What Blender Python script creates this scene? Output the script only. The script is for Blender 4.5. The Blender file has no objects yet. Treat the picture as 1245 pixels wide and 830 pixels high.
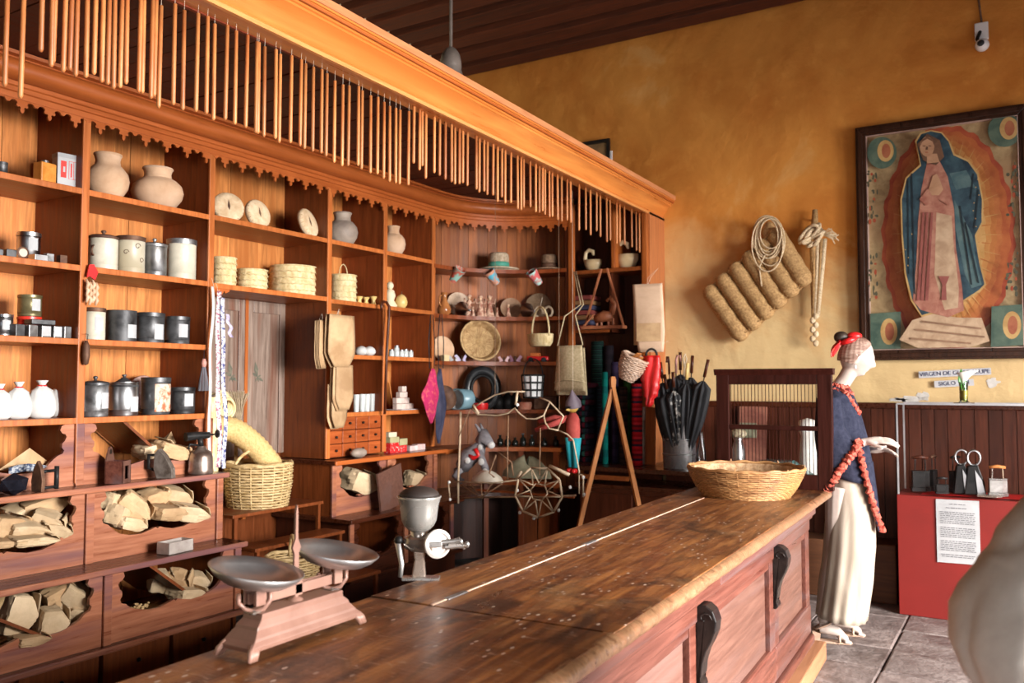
import bpy, bmesh, math, random
from mathutils import Vector, Matrix, Euler, noise
random.seed(7)
PI = math.pi
SC = bpy.context.scene
COL = SC.collection

# ---------------------------------------------------------------- camera
EYE = 1.5
FPX, CX, CY = 1040.0, 622.5, 415.0
PITCH = math.atan(52.0/FPX)
YAW = math.radians(31.07)
cam_d = bpy.data.cameras.new('camera')
cam = bpy.data.objects.new('camera', cam_d); COL.objects.link(cam)
cam.location = (0, 0, EYE)
cam.rotation_euler = (PI/2 + PITCH, 0, YAW)
cam_d.sensor_width = 36.0
cam_d.lens = FPX/1245.0*36.0
cam_d.clip_start = 0.05
cam_d.dof.use_dof = True
cam_d.dof.focus_distance = 3.6
cam_d.dof.aperture_fstop = 3.6
SC.camera = cam

# ---------------------------------------------------------------- light
SC.view_settings.view_transform = 'Standard'
SC.view_settings.look = 'None'
SC.view_settings.gamma = 1.0
SC.view_settings.use_curve_mapping = False
SC.view_settings.exposure = 0.27
wd = bpy.data.worlds.new('world'); SC.world = wd; wd.use_nodes = True
wd.node_tree.nodes['Background'].inputs[0].default_value = (0.75, 0.86, 1.0, 1)
wd.node_tree.nodes['Background'].inputs[1].default_value = 1.0

def area(name, loc, rot, sx, sy, power, color=(1, 0.97, 0.93), spread=104):
    d = bpy.data.lights.new(name, 'AREA'); d.shape = 'RECTANGLE'
    d.size = sx; d.size_y = sy; d.energy = power; d.color = color; d.spread = math.radians(spread)
    o = bpy.data.objects.new(name, d); COL.objects.link(o)
    o.location = loc; o.rotation_euler = rot
    return o
# daylight by two unseen doorways of the right wall; the back lamp is added
area('daylight_far_door', (3.12, 4.6, 1.35), (0, math.radians(60), 0), 2.4, 1.6, 80)
area('daylight_near_door', (5.2, 2.1, 2.2), (0, math.radians(70), 0), 3.0, 3.4, 1150, spread=110)
area('added_back_daylight', (1.6, -2.9, 1.4), (math.radians(68), 0, 0), 2.2, 2.4, 40)

# ---------------------------------------------------------------- pixel helpers (rays of the survey camera)
_R = Vector((math.cos(YAW), math.sin(YAW), 0))
_F = Vector((-math.sin(YAW)*math.cos(PITCH), math.cos(YAW)*math.cos(PITCH), math.sin(PITCH)))
_U = _R.cross(_F)
_O = Vector((0, 0, EYE))
def ray(u, v): return _F*FPX + _R*(u-CX) - _U*(v-CY)
def PX(u, v, x): d = ray(u, v); return _O + d*(x/d.x)
def PY(u, v, y): d = ray(u, v); return _O + d*(y/d.y)
def PZ(u, v, z): d = ray(u, v); return _O + d*((z-EYE)/d.z)
def mpp(p): return (Vector(p)-_O).dot(_F)/FPX            # metres per pixel at p
def UX(u, x, z):                                           # point at column u on plane x, height z
    v = 467.0
    for _ in range(6):
        p = PX(u, v, x); q = Vector((p.x, p.y, z)) - _O
        v = CY - FPX*q.dot(_U)/q.dot(_F)
    return Vector((x, p.y, z))
def UY(u, y, z):
    v = 467.0
    for _ in range(6):
        p = PY(u, v, y); q = Vector((p.x, p.y, z)) - _O
        v = CY - FPX*q.dot(_U)/q.dot(_F)
    return Vector((p.x, y, z))

# ---------------------------------------------------------------- materials
def lin(c):
    if isinstance(c, str):
        c = tuple(int(c[i:i+2], 16)/255 for i in (0, 2, 4))
        return tuple((x/12.92 if x <= .04045 else ((x+.055)/1.055)**2.4) for x in c)
    return c
MATS = {}
def mat(name, c1, c2=None, scale=8.0, rough=0.6, metal=0.0, bump=0.0, stretch=(1, 1, 1), spec=0.5,
        c3=None, bscale=None, coat=0.0, rvar=0.0, contrast=(0.35, 0.65), rand=0.0, trans=0.0, sss=0.0):
    if name in MATS: return MATS[name]
    m = bpy.data.materials.new(name); m.use_nodes = True
    nt = m.node_tree; N = nt.nodes; L = nt.links
    b = N['Principled BSDF']
    b.inputs['Roughness'].default_value = rough
    b.inputs['Metallic'].default_value = metal
    b.inputs['Specular IOR Level'].default_value = spec
    b.inputs['Coat Weight'].default_value = coat
    b.inputs['Coat Roughness'].default_value = 0.25
    b.inputs['Transmission Weight'].default_value = trans
    if sss: b.inputs['Subsurface Weight'].default_value = sss; b.inputs['Subsurface Radius'].default_value = (.02, .01, .006)
    c1 = lin(c1); c2 = lin(c2) if c2 else c1
    tc = N.new('ShaderNodeTexCoord'); mp = N.new('ShaderNodeMapping')
    oi = N.new('ShaderNodeObjectInfo')
    L.new(tc.outputs['Object'], mp.inputs[0]); mp.inputs['Scale'].default_value = stretch
    vm = N.new('ShaderNodeVectorMath'); vm.operation = 'SCALE'
    cx = N.new('ShaderNodeCombineXYZ')
    for i in range(3): L.new(oi.outputs['Random'], cx.inputs[i])
    L.new(cx.outputs[0], vm.inputs[0]); vm.inputs['Scale'].default_value = 17.0
    L.new(vm.outputs[0], mp.inputs['Location'])
    nz = N.new('ShaderNodeTexNoise'); nz.inputs['Scale'].default_value = scale
    nz.inputs['Detail'].default_value = 7; nz.inputs['Roughness'].default_value = 0.62; nz.inputs['Distortion'].default_value = 0.4
    L.new(mp.outputs[0], nz.inputs['Vector'])
    rp = N.new('ShaderNodeValToRGB')
    rp.color_ramp.elements[0].position = contrast[0]; rp.color_ramp.elements[1].position = contrast[1]
    rp.color_ramp.elements[0].color = (*c1, 1); rp.color_ramp.elements[1].color = (*c2, 1)
    L.new(nz.outputs['Fac'], rp.inputs[0])
    out = rp.outputs[0]
    if c3:
        n2 = N.new('ShaderNodeTexNoise'); n2.inputs['Scale'].default_value = scale*0.22
        n2.inputs['Detail'].default_value = 4; L.new(mp.outputs[0], n2.inputs['Vector'])
        r2 = N.new('ShaderNodeValToRGB'); r2.color_ramp.elements[0].position = .5; r2.color_ramp.elements[1].position = .68
        L.new(n2.outputs['Fac'], r2.inputs[0])
        mx = N.new('ShaderNodeMix'); mx.data_type = 'RGBA'
        L.new(r2.outputs[0], mx.inputs[0]); L.new(out, mx.inputs[6]); mx.inputs[7].default_value = (*lin(c3), 1)
        out = mx.outputs[2]
    if rand:
        hs = N.new('ShaderNodeHueSaturation'); mr = N.new('ShaderNodeMapRange')
        L.new(oi.outputs['Random'], mr.inputs[0]); mr.inputs[3].default_value = 1-rand; mr.inputs[4].default_value = 1+rand
        L.new(mr.outputs[0], hs.inputs['Value']); L.new(out, hs.inputs['Color']); out = hs.outputs[0]
    L.new(out, b.inputs['Base Color'])
    if rvar:
        mr = N.new('ShaderNodeMapRange'); L.new(nz.outputs['Fac'], mr.inputs[0])
        mr.inputs[1].default_value = .3; mr.inputs[2].default_value = .7
        mr.inputs[3].default_value = max(.02, rough-rvar); mr.inputs[4].default_value = min(1, rough+rvar)
        L.new(mr.outputs[0], b.inputs['Roughness'])
    if bump:
        bp = N.new('ShaderNodeBump'); bp.inputs['Strength'].default_value = bump; bp.inputs['Distance'].default_value = .01
        src = nz
        if bscale:
            src = N.new('ShaderNodeTexNoise'); src.inputs['Scale'].default_value = bscale; src.inputs['Detail'].default_value = 5
            L.new(mp.outputs[0], src.inputs['Vector'])
        L.new(src.outputs['Fac'], bp.inputs['Height']); L.new(bp.outputs[0], b.inputs['Normal'])
    MATS[name] = m
    return m
def wood(name, dark, light, grain='z', rough=.45, stain=None, scale=9, rand=.12, bump=.15, coat=0.0, rvar=.1, spec=.35):
    st = {'z': (5, 5, .35), 'y': (5, .35, 5), 'x': (.35, 5, 5)}[grain]
    k = lambda c: (c[0]*1.0, c[1]*.76, c[2]*.50) if (c and c[0] > c[2]*2.2 and name not in ('apron_wood', 'panel_wood', 'bin_front_wood', 'grey_door_wood', 'worn_edge_wood', 'plinth_plank_wood')) else c
    dark, light, stain = k(dark), k(light), k(stain)
    return mat(name, dark, light, scale=scale, rough=rough, bump=bump, stretch=st, c3=stain, rvar=rvar, rand=rand, coat=coat, spec=spec, contrast=(.3, .72))
def stripes(name, cols, scale, axis='z', rough=.9, bands=1.0):
    if name in MATS: return MATS[name]
    m = bpy.data.materials.new(name); m.use_nodes = True; N = m.node_tree.nodes; L = m.node_tree.links
    b = N['Principled BSDF']; b.inputs['Roughness'].default_value = rough; b.inputs['Specular IOR Level'].default_value = .15
    tc = N.new('ShaderNodeTexCoord'); sp = N.new('ShaderNodeSeparateXYZ'); L.new(tc.outputs['Object'], sp.inputs[0])
    mt = N.new('ShaderNodeMath'); mt.operation = 'MULTIPLY'; mt.inputs[1].default_value = scale
    L.new(sp.outputs['xyz'.index(axis)], mt.inputs[0])
    fr = N.new('ShaderNodeMath'); fr.operation = 'FRACT'; L.new(mt.outputs[0], fr.inputs[0])
    rp = N.new('ShaderNodeValToRGB'); rp.color_ramp.interpolation = 'CONSTANT'
    n = len(cols)
    for i, c in enumerate(cols):
        e = rp.color_ramp.elements[i] if i < 2 else rp.color_ramp.elements.new(i/n)
        e.position = i/n; e.color = (*lin(c), 1)
    L.new(fr.outputs[0], rp.inputs[0]); L.new(rp.outputs[0], b.inputs['Base Color'])
    MATS[name] = m; return m
def glassmat(name, tint=(1, 1, 1), gloss=1.0):
    if name in MATS: return MATS[name]
    m = bpy.data.materials.new(name); m.use_nodes = True; N = m.node_tree.nodes; L = m.node_tree.links
    N.remove(N['Principled BSDF'])
    t = N.new('ShaderNodeBsdfTransparent'); t.inputs[0].default_value = (*tint, 1)
    g = N.new('ShaderNodeBsdfGlossy'); g.inputs['Roughness'].default_value = .03
    fr = N.new('ShaderNodeFresnel'); fr.inputs[0].default_value = 1.5
    ml = N.new('ShaderNodeMath'); ml.operation = 'MULTIPLY'; ml.inputs[1].default_value = gloss; L.new(fr.outputs[0], ml.inputs[0])
    mx = N.new('ShaderNodeMixShader'); L.new(ml.outputs[0], mx.inputs[0]); L.new(t.outputs[0], mx.inputs[1]); L.new(g.outputs[0], mx.inputs[2])
    L.new(mx.outputs[0], N['Material Output'].inputs[0]); MATS[name] = m; return m

W_SHELF = wood('shelf_wood', (.20, .06, .018), (.46, .17, .05), 'z', rough=.42, stain=(.30, .10, .03))
W_SHELFH = wood('shelf_wood_level', (.17, .052, .018), (.40, .14, .045), 'y', rough=.4, stain=(.26, .08, .03))
W_SIDE = wood('side_wood', (.13, .034, .012), (.30, .088, .028), 'z', rough=.45, stain=(.19, .05, .018))
W_BACK = wood('back_board_wood', (.34, .15, .055), (.80, .40, .16), 'z', rough=.5, stain=(.46, .19, .06), rand=.2)
W_EDGE = wood('edge_wood', (.32, .11, .04), (.56, .22, .08), 'z', rough=.4)
W_CROWN = wood('crown_wood', (.52, .20, .06), (.78, .38, .13), 'y', rough=.34, stain=(.62, .24, .07), coat=.3, rand=0, scale=5, bump=.05)
W_CORN = wood('cornice_wood', (.34, .105, .034), (.50, .17, .055), 'y', rough=.42, stain=(.42, .13, .04), coat=.08, rand=0, scale=6, bump=.05)
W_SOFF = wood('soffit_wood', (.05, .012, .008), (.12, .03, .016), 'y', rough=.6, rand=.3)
W_FASC = wood('inner_fascia_wood', (.13, .025, .010), (.22, .045, .016), 'y', rough=.6)
W_BIN = wood('bin_front_wood', (.24, .075, .038), (.46, .18, .095), 'y', rough=.34, stain=(.17, .07, .07), coat=.25, rand=.08)
W_DARK = wood('dark_wood', (.040, .012, .007), (.085, .024, .012), 'z', rough=.4)
W_DARKH = wood('dark_wood_level', (.035, .012, .008), (.09, .026, .013), 'y', rough=.3, coat=.3)
W_RECESS = wood('recess_wood', (.10, .032, .012), (.22, .07, .024), 'z', rough=.4)
W_DOOR = wood('grey_door_wood', (.13, .085, .065), (.34, .25, .20), 'z', rough=.35, stain=(.16, .06, .035))
W_WAIN = wood('wainscot_wood', (.034, .010, .006), (.09, .027, .015), 'z', rough=.5, rand=.25)
W_BEAM = wood('ceiling_beam_wood', (.06, .02, .011), (.17, .055, .028), 'x', rough=.8, rand=.2)
W_APRON = wood('apron_wood', (.075, .021, .014), (.165, .056, .038), 'y', rough=.36, stain=(.115, .062, .058), coat=.25)
W_PANEL = wood('panel_wood', (.09, .038, .027), (.16, .075, .053), 'y', rough=.42, stain=(.13, .068, .055))
W_PLANK = wood('plinth_plank_wood', (.22, .095, .045), (.34, .16, .08), 'y', rough=.5)
W_PALE = wood('pale_stick_wood', (.40, .18, .07), (.62, .32, .14), 'z', rough=.6)
BLACKWOOD = mat('black_corbel', (.006, .005, .005), (.02, .014, .012), rough=.3, scale=20, spec=.25)

# worn counter top
def counter_mat():
    m = bpy.data.materials.new('worn_counter_wood'); m.use_nodes = True; N = m.node_tree.nodes; L = m.node_tree.links
    b = N['Principled BSDF']; b.inputs['Coat Weight'].default_value = .16; b.inputs['Coat Roughness'].default_value = .22; b.inputs['Specular IOR Level'].default_value = .35
    tc = N.new('ShaderNodeTexCoord')
    def nz(scale, st, det=7, dist=.4):
        mp = N.new('ShaderNodeMapping'); mp.inputs['Scale'].default_value = st; L.new(tc.outputs['Object'], mp.inputs[0])
        n = N.new('ShaderNodeTexNoise'); n.inputs['Scale'].default_value = scale; n.inputs['Detail'].default_value = det
        n.inputs['Roughness'].default_value = .62; n.inputs['Distortion'].default_value = dist; L.new(mp.outputs[0], n.inputs['Vector']); return n
    def ramp(src, stops):
        r = N.new('ShaderNodeValToRGB')
        for i, (p, c) in enumerate(stops):
            e = r.color_ramp.elements[i] if i < 2 else r.color_ramp.elements.new(p)
            e.position = p; e.color = (*c, 1)
        L.new(src, r.inputs[0]); return r.outputs[0]
    def mix(f, a, c):
        mx = N.new('ShaderNodeMix'); mx.data_type = 'RGBA'; L.new(f, mx.inputs[0]); L.new(a, mx.inputs[6])
        if isinstance(c, tuple): mx.inputs[7].default_value = (*c, 1)
        else: L.new(c, mx.inputs[7])
        return mx.outputs[2]
    a = nz(6, (5, .5, 5))
    base = ramp(a.outputs['Fac'], [(.25, (.026, .008, .004)), (.46, (.15, .046, .014)), (.70, (.38, .15, .042))])
    big = nz(2.0, (1.8, .8, 1), 7, 1.2)
    base = mix(ramp(big.outputs['Fac'], [(.50, (0, 0, 0)), (.62, (.88, .88, .88))]), base, (.022, .008, .006))
    big2 = nz(2.3, (2.2, .7, 1), 6, .8)
    base = mix(ramp(big2.outputs['Fac'], [(.55, (0, 0, 0)), (.72, (.6, .6, .6))]), base, (.40, .20, .075))
    # pale chips and short scratches
    vo = N.new('ShaderNodeTexVoronoi'); vo.inputs['Scale'].default_value = 22; mp = N.new('ShaderNodeMapping')
    mp.inputs['Scale'].default_value = (1.6, .8, 1); mp.inputs['Rotation'].default_value = (0, 0, .5); L.new(tc.outputs['Object'], mp.inputs[0]); L.new(mp.outputs[0], vo.inputs['Vector'])
    d = ramp(vo.outputs['Distance'], [(.12, (1, 1, 1)), (.17, (0, 0, 0))])
    k = nz(3.1, (1, 1, 1), 3); kk = ramp(k.outputs['Fac'], [(.47, (0, 0, 0)), (.52, (1, 1, 1))])
    mm = N.new('ShaderNodeMath'); mm.operation = 'MULTIPLY'; L.new(d, mm.inputs[0]); L.new(kk, mm.inputs[1])
    base = mix(mm.outputs[0], base, (.55, .42, .34))
    s = nz(9, (1.2, 9, 1), 9, 1.5); sr = ramp(s.outputs['Fac'], [(.62, (0, 0, 0)), (.66, (.8, .8, .8))])
    base = mix(sr, base, (.42, .26, .17))
    L.new(base, b.inputs['Base Color'])
    rr = N.new('ShaderNodeMapRange'); L.new(big2.outputs['Fac'], rr.inputs[0]); rr.inputs[1].default_value = .3; rr.inputs[2].default_value = .7
    rr.inputs[3].default_value = .27; rr.inputs[4].default_value = .5; L.new(rr.outputs[0], b.inputs['Roughness'])
    bp = N.new('ShaderNodeBump'); bp.inputs['Strength'].default_value = .35; bp.inputs['Distance'].default_value = .006
    L.new(s.outputs['Fac'], bp.inputs['Height']); L.new(bp.outputs[0], b.inputs['Normal'])
    return m
COUNTER = counter_mat()
W_NOSE = wood('worn_edge_wood', (.11, .045, .02), (.31, .17, .085), 'x', rough=.36, stain=(.30, .14, .07), scale=14, bump=.5, rand=0, coat=.3)

def plaster_mat():
    m = bpy.data.materials.new('ochre_plaster'); m.use_nodes = True; N = m.node_tree.nodes; L = m.node_tree.links
    b = N['Principled BSDF']; b.inputs['Roughness'].default_value = .75; b.inputs['Specular IOR Level'].default_value = .25
    g = N.new('ShaderNodeNewGeometry')
    def nz(sc, det, rough=.55, dist=0):
        n = N.new('ShaderNodeTexNoise'); n.inputs['Scale'].default_value = sc; n.inputs['Detail'].default_value = det
        n.inputs['Roughness'].default_value = rough; n.inputs['Distortion'].default_value = dist; L.new(g.outputs['Position'], n.inputs['Vector']); return n
    a = nz(1.3, 6, .6, .6); c = nz(7, 8, .6)
    r = N.new('ShaderNodeValToRGB'); e = r.color_ramp.elements
    e[0].position = .3; e[0].color = (.50, .160, .023, 1); e[1].position = .7; e[1].color = (.72, .31, .062, 1)
    L.new(a.outputs['Fac'], r.inputs[0])
    r2 = N.new('ShaderNodeValToRGB'); e = r2.color_ramp.elements
    e[0].position = .55; e[0].color = (0, 0, 0, 1); e[1].position = .75; e[1].color = (.55, .55, .55, 1); L.new(c.outputs['Fac'], r2.inputs[0])
    mx = N.new('ShaderNodeMix'); mx.data_type = 'RGBA'; L.new(r2.outputs[0], mx.inputs[0]); L.new(r.outputs[0], mx.inputs[6]); mx.inputs[7].default_value = (.74, .33, .07, 1)
    # pale yellow low, redder above: dim upper light and dirt put into the colour
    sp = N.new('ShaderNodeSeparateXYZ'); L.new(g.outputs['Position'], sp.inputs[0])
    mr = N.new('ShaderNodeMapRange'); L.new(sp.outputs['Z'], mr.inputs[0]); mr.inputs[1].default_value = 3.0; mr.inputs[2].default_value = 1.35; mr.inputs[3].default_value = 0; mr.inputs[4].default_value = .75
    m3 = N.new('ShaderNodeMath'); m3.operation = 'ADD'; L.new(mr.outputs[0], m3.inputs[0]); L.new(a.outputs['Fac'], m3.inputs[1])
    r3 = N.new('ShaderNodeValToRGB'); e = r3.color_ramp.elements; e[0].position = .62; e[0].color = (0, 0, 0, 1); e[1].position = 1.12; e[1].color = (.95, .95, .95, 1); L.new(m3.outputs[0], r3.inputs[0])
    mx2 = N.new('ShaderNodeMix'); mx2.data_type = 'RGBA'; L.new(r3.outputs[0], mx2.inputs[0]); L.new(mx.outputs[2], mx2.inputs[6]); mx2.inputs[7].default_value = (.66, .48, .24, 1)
    L.new(mx2.outputs[2], b.inputs['Base Color'])
    n5 = nz(3.2, 5, .5, .15)
    bp = N.new('ShaderNodeBump'); bp.inputs['Strength'].default_value = .65; bp.inputs['Distance'].default_value = .05
    L.new(n5.outputs['Fac'], bp.inputs['Height']); L.new(bp.outputs[0], b.inputs['Normal'])
    return m
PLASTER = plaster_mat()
CREAMWALL = mat('cream_plaster', (.78, .66, .42), (.68, .52, .3), scale=3, rough=.85, bump=.2)
DARKPLASTER = mat('brown_plaster', (.13, .06, .028), (.20, .095, .045), scale=3, rough=.85, bump=.2)
STONE = mat('floor_stone', (.11, .08, .072), (.27, .22, .205), scale=7, rough=.6, bump=.7, c3=(.16, .125, .115), bscale=30, rand=.16, rvar=.15)
MORTAR = mat('floor_mortar', (.07, .055, .05), (.13, .11, .10), scale=20, rough=.95)
STEEL = mat('brushed_steel', (.33, .33, .34), (.60, .60, .61), scale=4, rough=.33, metal=1, rvar=.1)
TIN = mat('grey_tin', (.17, .17, .17), (.42, .42, .43), scale=14, rough=.42, metal=.85, rvar=.12, c3=(.20, .19, .18))
TINDK = mat('dark_tin', (.05, .05, .052), (.14, .14, .145), scale=12, rough=.45, metal=.7, rvar=.12)
TINCR = mat('cream_tin', (.50, .46, .36), (.68, .62, .50), scale=9, rough=.4, c3=(.42, .36, .25), bump=.05)
RUST = mat('rusty_iron', (.07, .03, .02), (.18, .09, .05), scale=14, rough=.65, metal=.4, bump=.2)
IRON = mat('black_iron', (.006, .006, .006), (.022, .02, .02), scale=18, rough=.42, metal=.0, spec=.2, bump=.1)
PAPERW = mat('white_label_paper', (.40, .40, .41), (.48, .48, .49), scale=8, rough=.8)
KRAFT = mat('kraft_paper', (.36, .21, .10), (.56, .37, .20), scale=5, rough=.75, bump=.25, bscale=18, rand=.12)
KRAFTL = mat('pale_kraft_paper', (.46, .32, .18), (.66, .49, .31), scale=5, rough=.75, bump=.35, bscale=18, rand=.1)
CLAY = mat('pale_clay', (.52, .31, .18), (.68, .45, .29), scale=6, rough=.85, bump=.1, c3=(.60, .42, .30))
CLAYG = mat('grey_clay', (.22, .17, .14), (.42, .33, .26), scale=6, rough=.6, bump=.1)
PALM = mat('woven_palm', (.55, .40, .18), (.83, .68, .40), scale=30, rough=.8, bump=.5, stretch=(1, 1, .5))
WICK = mat('wicker', (.18, .07, .02), (.50, .27, .11), scale=11, rough=.55, bump=.3, c3=(.40, .19, .06), stretch=(1, 1, 3))
WICKY = mat('yellow_wicker', (.36, .23, .085), (.66, .48, .25), scale=16, rough=.6, bump=.3, stretch=(1, 1, 3))
STRAW = mat('straw', (.36, .22, .09), (.66, .45, .22), scale=25, rough=.85, bump=.5)
ROPE = mat('sisal_rope', (.50, .36, .20), (.78, .62, .42), scale=60, rough=.9, bump=.6)
PADM = mat('braided_straw', (.30, .16, .06), (.56, .34, .14), scale=60, rough=.8, bump=.6)
CANDLE = mat('tallow_candle', (.42, .125, .036), (.62, .25, .08), scale=3, rough=.45, rand=.25, sss=.05)
STRING = mat('cotton_string', (.5, .4, .3), (.7, .6, .5), rough=.9)
BLACK = mat('black_cloth', (.006, .006, .008), (.02, .02, .024), scale=9, rough=.7)
NAVY = mat('navy_cloth', (.018, .020, .036), (.036, .038, .062), scale=40, rough=.95, bump=.15, spec=.1)
REDR = mat('red_ruffle', (.30, .025, .018), (.66, .16, .10), scale=60, rough=.8, bump=.5)
REDC = mat('red_satin', (.50, .006, .008), (.72, .02, .02), scale=5, rough=.35)
REDP = mat('red_paint', (.17, .009, .006), (.24, .013, .009), scale=2, rough=.5, bump=.03, c3=(.20, .011, .008))
SKIRT = mat('cream_skirt', (.33, .265, .20), (.46, .385, .31), scale=5, rough=.9, stretch=(3, 3, .4), bump=.1)
LINEN = mat('cream_linen', (.26, .23, .20), (.44, .41, .375), scale=4, rough=.95, bump=.1)
SKINP = mat('mannequin_plaster', (.44, .35, .30), (.54, .45, .40), scale=5, rough=.4)
HAIRP = mat('mannequin_hair', (.20, .10, .07), (.44, .30, .24), scale=14, rough=.5, stretch=(1, 1, 5), bump=.4)
SKIN = mat('skin', (.40, .22, .14), (.48, .27, .18), scale=8, rough=.5)
HAIRD = mat('dark_hair', (.02, .013, .01), (.05, .03, .02), scale=40, rough=.5, bump=.4)
GOLD = mat('sandal_leather', (.36, .22, .15), (.50, .34, .25), scale=10, rough=.35)
PINKMET = mat('pink_painted_iron', (.24, .12, .088), (.34, .185, .14), scale=7, rough=.35, c3=(.36, .20, .15), bump=.06)
CASTAL = mat('tinned_iron', (.28, .26, .245), (.54, .52, .50), scale=9, rough=.3, metal=.75, rvar=.12, c3=(.40, .28, .2))
WHITECL = mat('white_cotton', (.52, .51, .49), (.68, .67, .65), scale=7, rough=.95, bump=.2)
GLASS = glassmat('clear_glass', gloss=.12)
GLASSV = glassmat('vase_glass', (.86, .95, .88))
BRASS = mat('brass', (.5, .32, .1), (.7, .5, .2), rough=.3, metal=1)
WHITEP = mat('white_plastic', (.72, .70, .70), (.8, .78, .78), rough=.4)
LAMPG = mat('grey_lamp_metal', (.12, .095, .08), (.22, .18, .155), rough=.4, metal=.3)

# ---------------------------------------------------------------- mesh builder
class MB:
    def __init__(s): s.v = []; s.f = []
    def add(s, v, f):
        o = len(s.v); s.v += [tuple(p) for p in v]; s.f += [tuple(i+o for i in q) for q in f]; return s
    def box(s, x0, x1, y0, y1, z0, z1):
        return s.add([(x0, y0, z0), (x1, y0, z0), (x1, y1, z0), (x0, y1, z0), (x0, y0, z1), (x1, y0, z1), (x1, y1, z1), (x0, y1, z1)],
                     [(0, 3, 2, 1), (4, 5, 6, 7), (0, 1, 5, 4), (1, 2, 6, 5), (2, 3, 7, 6), (3, 0, 4, 7)])
    def prism(s, poly, axis, a0, a1):
        n = len(poly)
        def P(p, a):
            return {'x': (a, p[0], p[1]), 'y': (p[0], a, p[1]), 'z': (p[0], p[1], a)}[axis]
        v = [P(p, a0) for p in poly]+[P(p, a1) for p in poly]
        f = [tuple(range(n)), tuple(range(2*n-1, n-1, -1))]+[(i, i+n, (i+1) % n+n, (i+1) % n) for i in range(n)]
        return s.add(v, f)
    def tube(s, pts, r, n=6, closed=False, cap=True):
        pts = [Vector(p) for p in pts]; m = len(pts)
        rs = r if isinstance(r, (list, tuple)) else [r]*m
        v = []; f = []; up = None
        for i, p in enumerate(pts):
            a = pts[(i-1) % m] if (closed or i > 0) else p
            b = pts[(i+1) % m] if (closed or i < m-1) else p
            t = (b-a); t = t.normalized() if t.length > 1e-9 else Vector((0, 0, 1))
            if up is None: up = Vector((0, 0, 1)) if abs(t.z) < .9 else Vector((1, 0, 0))
            sd = t.cross(up)
            if sd.length < 1e-6: sd = t.cross(Vector((0, 1, 0)))
            sd.normalize(); up = sd.cross(t).normalized()
            for k in range(n):
                an = 2*PI*k/n; v.append(p+(sd*math.cos(an)+up*math.sin(an))*rs[i])
        for i in range(m if closed else m-1):
            j = (i+1) % m
            for k in range(n): f.append((i*n+k, i*n+(k+1) % n, j*n+(k+1) % n, j*n+k))
        if cap and not closed: f += [tuple(range(n-1, -1, -1)), tuple(range((m-1)*n, m*n))]
        return s.add(v, f)
    def lathe(s, prof, n=20, c=(0, 0, 0), ex=1, ey=1, cap=True, a0=0, a1=2*PI):
        full = abs(a1-a0-2*PI) < 1e-6; m = n if full else n+1
        v = []; f = []
        for r, z in prof:
            for k in range(m):
                an = a0+(a1-a0)*k/n; v.append((c[0]+r*ex*math.cos(an), c[1]+r*ey*math.sin(an), c[2]+z))
        for i in range(len(prof)-1):
            for k in range(n): f.append((i*m+k, i*m+(k+1) % m, (i+1)*m+(k+1) % m, (i+1)*m+k))
        if cap and full:
            if prof[0][0] > 1e-5: f.append(tuple(range(n-1, -1, -1)))
            if prof[-1][0] > 1e-5: f.append(tuple(range((len(prof)-1)*n, len(prof)*n)))
        return s.add(v, f)
    def grid(s, fn, nu, nv, closeu=False):
        v = [fn(i/(nu if closeu else nu-1), j/(nv-1)) for j in range(nv) for i in range(nu)]
        f = []
        for j in range(nv-1):
            for i in range(nu if closeu else nu-1):
                f.append((j*nu+i, j*nu+(i+1) % nu, (j+1)*nu+(i+1) % nu, (j+1)*nu+i))
        return s.add(v, f)
    def sweep(s, path, prof, closed_prof=True):
        """path: xy list; prof: (offset to the left of travel, z)"""
        m = len(path); n = len(prof); v = []; f = []
        for i, (x, y) in enumerate(path):
            def nrm(a, b):
                d = Vector((b[0]-a[0], b[1]-a[1])).normalized(); return Vector((-d.y, d.x))
            ns = []
            if i > 0: ns.append(nrm(path[i-1], path[i]))
            if i < m-1: ns.append(nrm(path[i], path[i+1]))
            nn = sum(ns, Vector((0, 0)))
            nn = nn/len(ns); nn = nn/max(.3, nn.length_squared) if len(ns) == 2 else nn
            for o, z in prof: v.append((x+nn.x*o, y+nn.y*o, z))
        for i in range(m-1):
            for k in range(n if closed_prof else n-1): f.append((i*n+k, i*n+(k+1) % n, (i+1)*n+(k+1) % n, (i+1)*n+k))
        if closed_prof: f += [tuple(range(n-1, -1, -1)), tuple(range((m-1)*n, m*n))]
        return s.add(v, f)
    def ell(s, c, rx, ry, rz, nu=12, nv=8):
        return s.lathe([(max(1e-6, math.sin(PI*i/nv)), -math.cos(PI*i/nv)*rz) for i in range(nv+1)], nu, c, rx, ry, cap=False)
    def xf(s, M):
        s.v = [tuple(M @ Vector(p)) for p in s.v]; return s
    def move(s, x, y, z): s.v = [(p[0]+x, p[1]+y, p[2]+z) for p in s.v]; return s
    def rot(s, rx=0, ry=0, rz=0): return s.xf(Euler((rx, ry, rz)).to_matrix().to_4x4())
    def obj(s, name, m, parent=None, loc=(0, 0, 0), rot=(0, 0, 0), smooth=None, bevel=0, solid=0):
        me = bpy.data.meshes.new(name); me.from_pydata(s.v, [], s.f)
        bm = bmesh.new(); bm.from_mesh(me); bmesh.ops.remove_doubles(bm, verts=bm.verts, dist=1e-5)
        bmesh.ops.recalc_face_normals(bm, faces=bm.faces); bm.to_mesh(me); bm.free()
        me.materials.append(m)
        if smooth is not None and smooth > 0:
            me.polygons.foreach_set('use_smooth', [True]*len(me.polygons))
            if smooth < 3: me.set_sharp_from_angle(angle=smooth)
        o = bpy.data.objects.new(name, me); COL.objects.link(o)
        if parent: o.parent = parent
        o.location = loc; o.rotation_euler = rot
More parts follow.
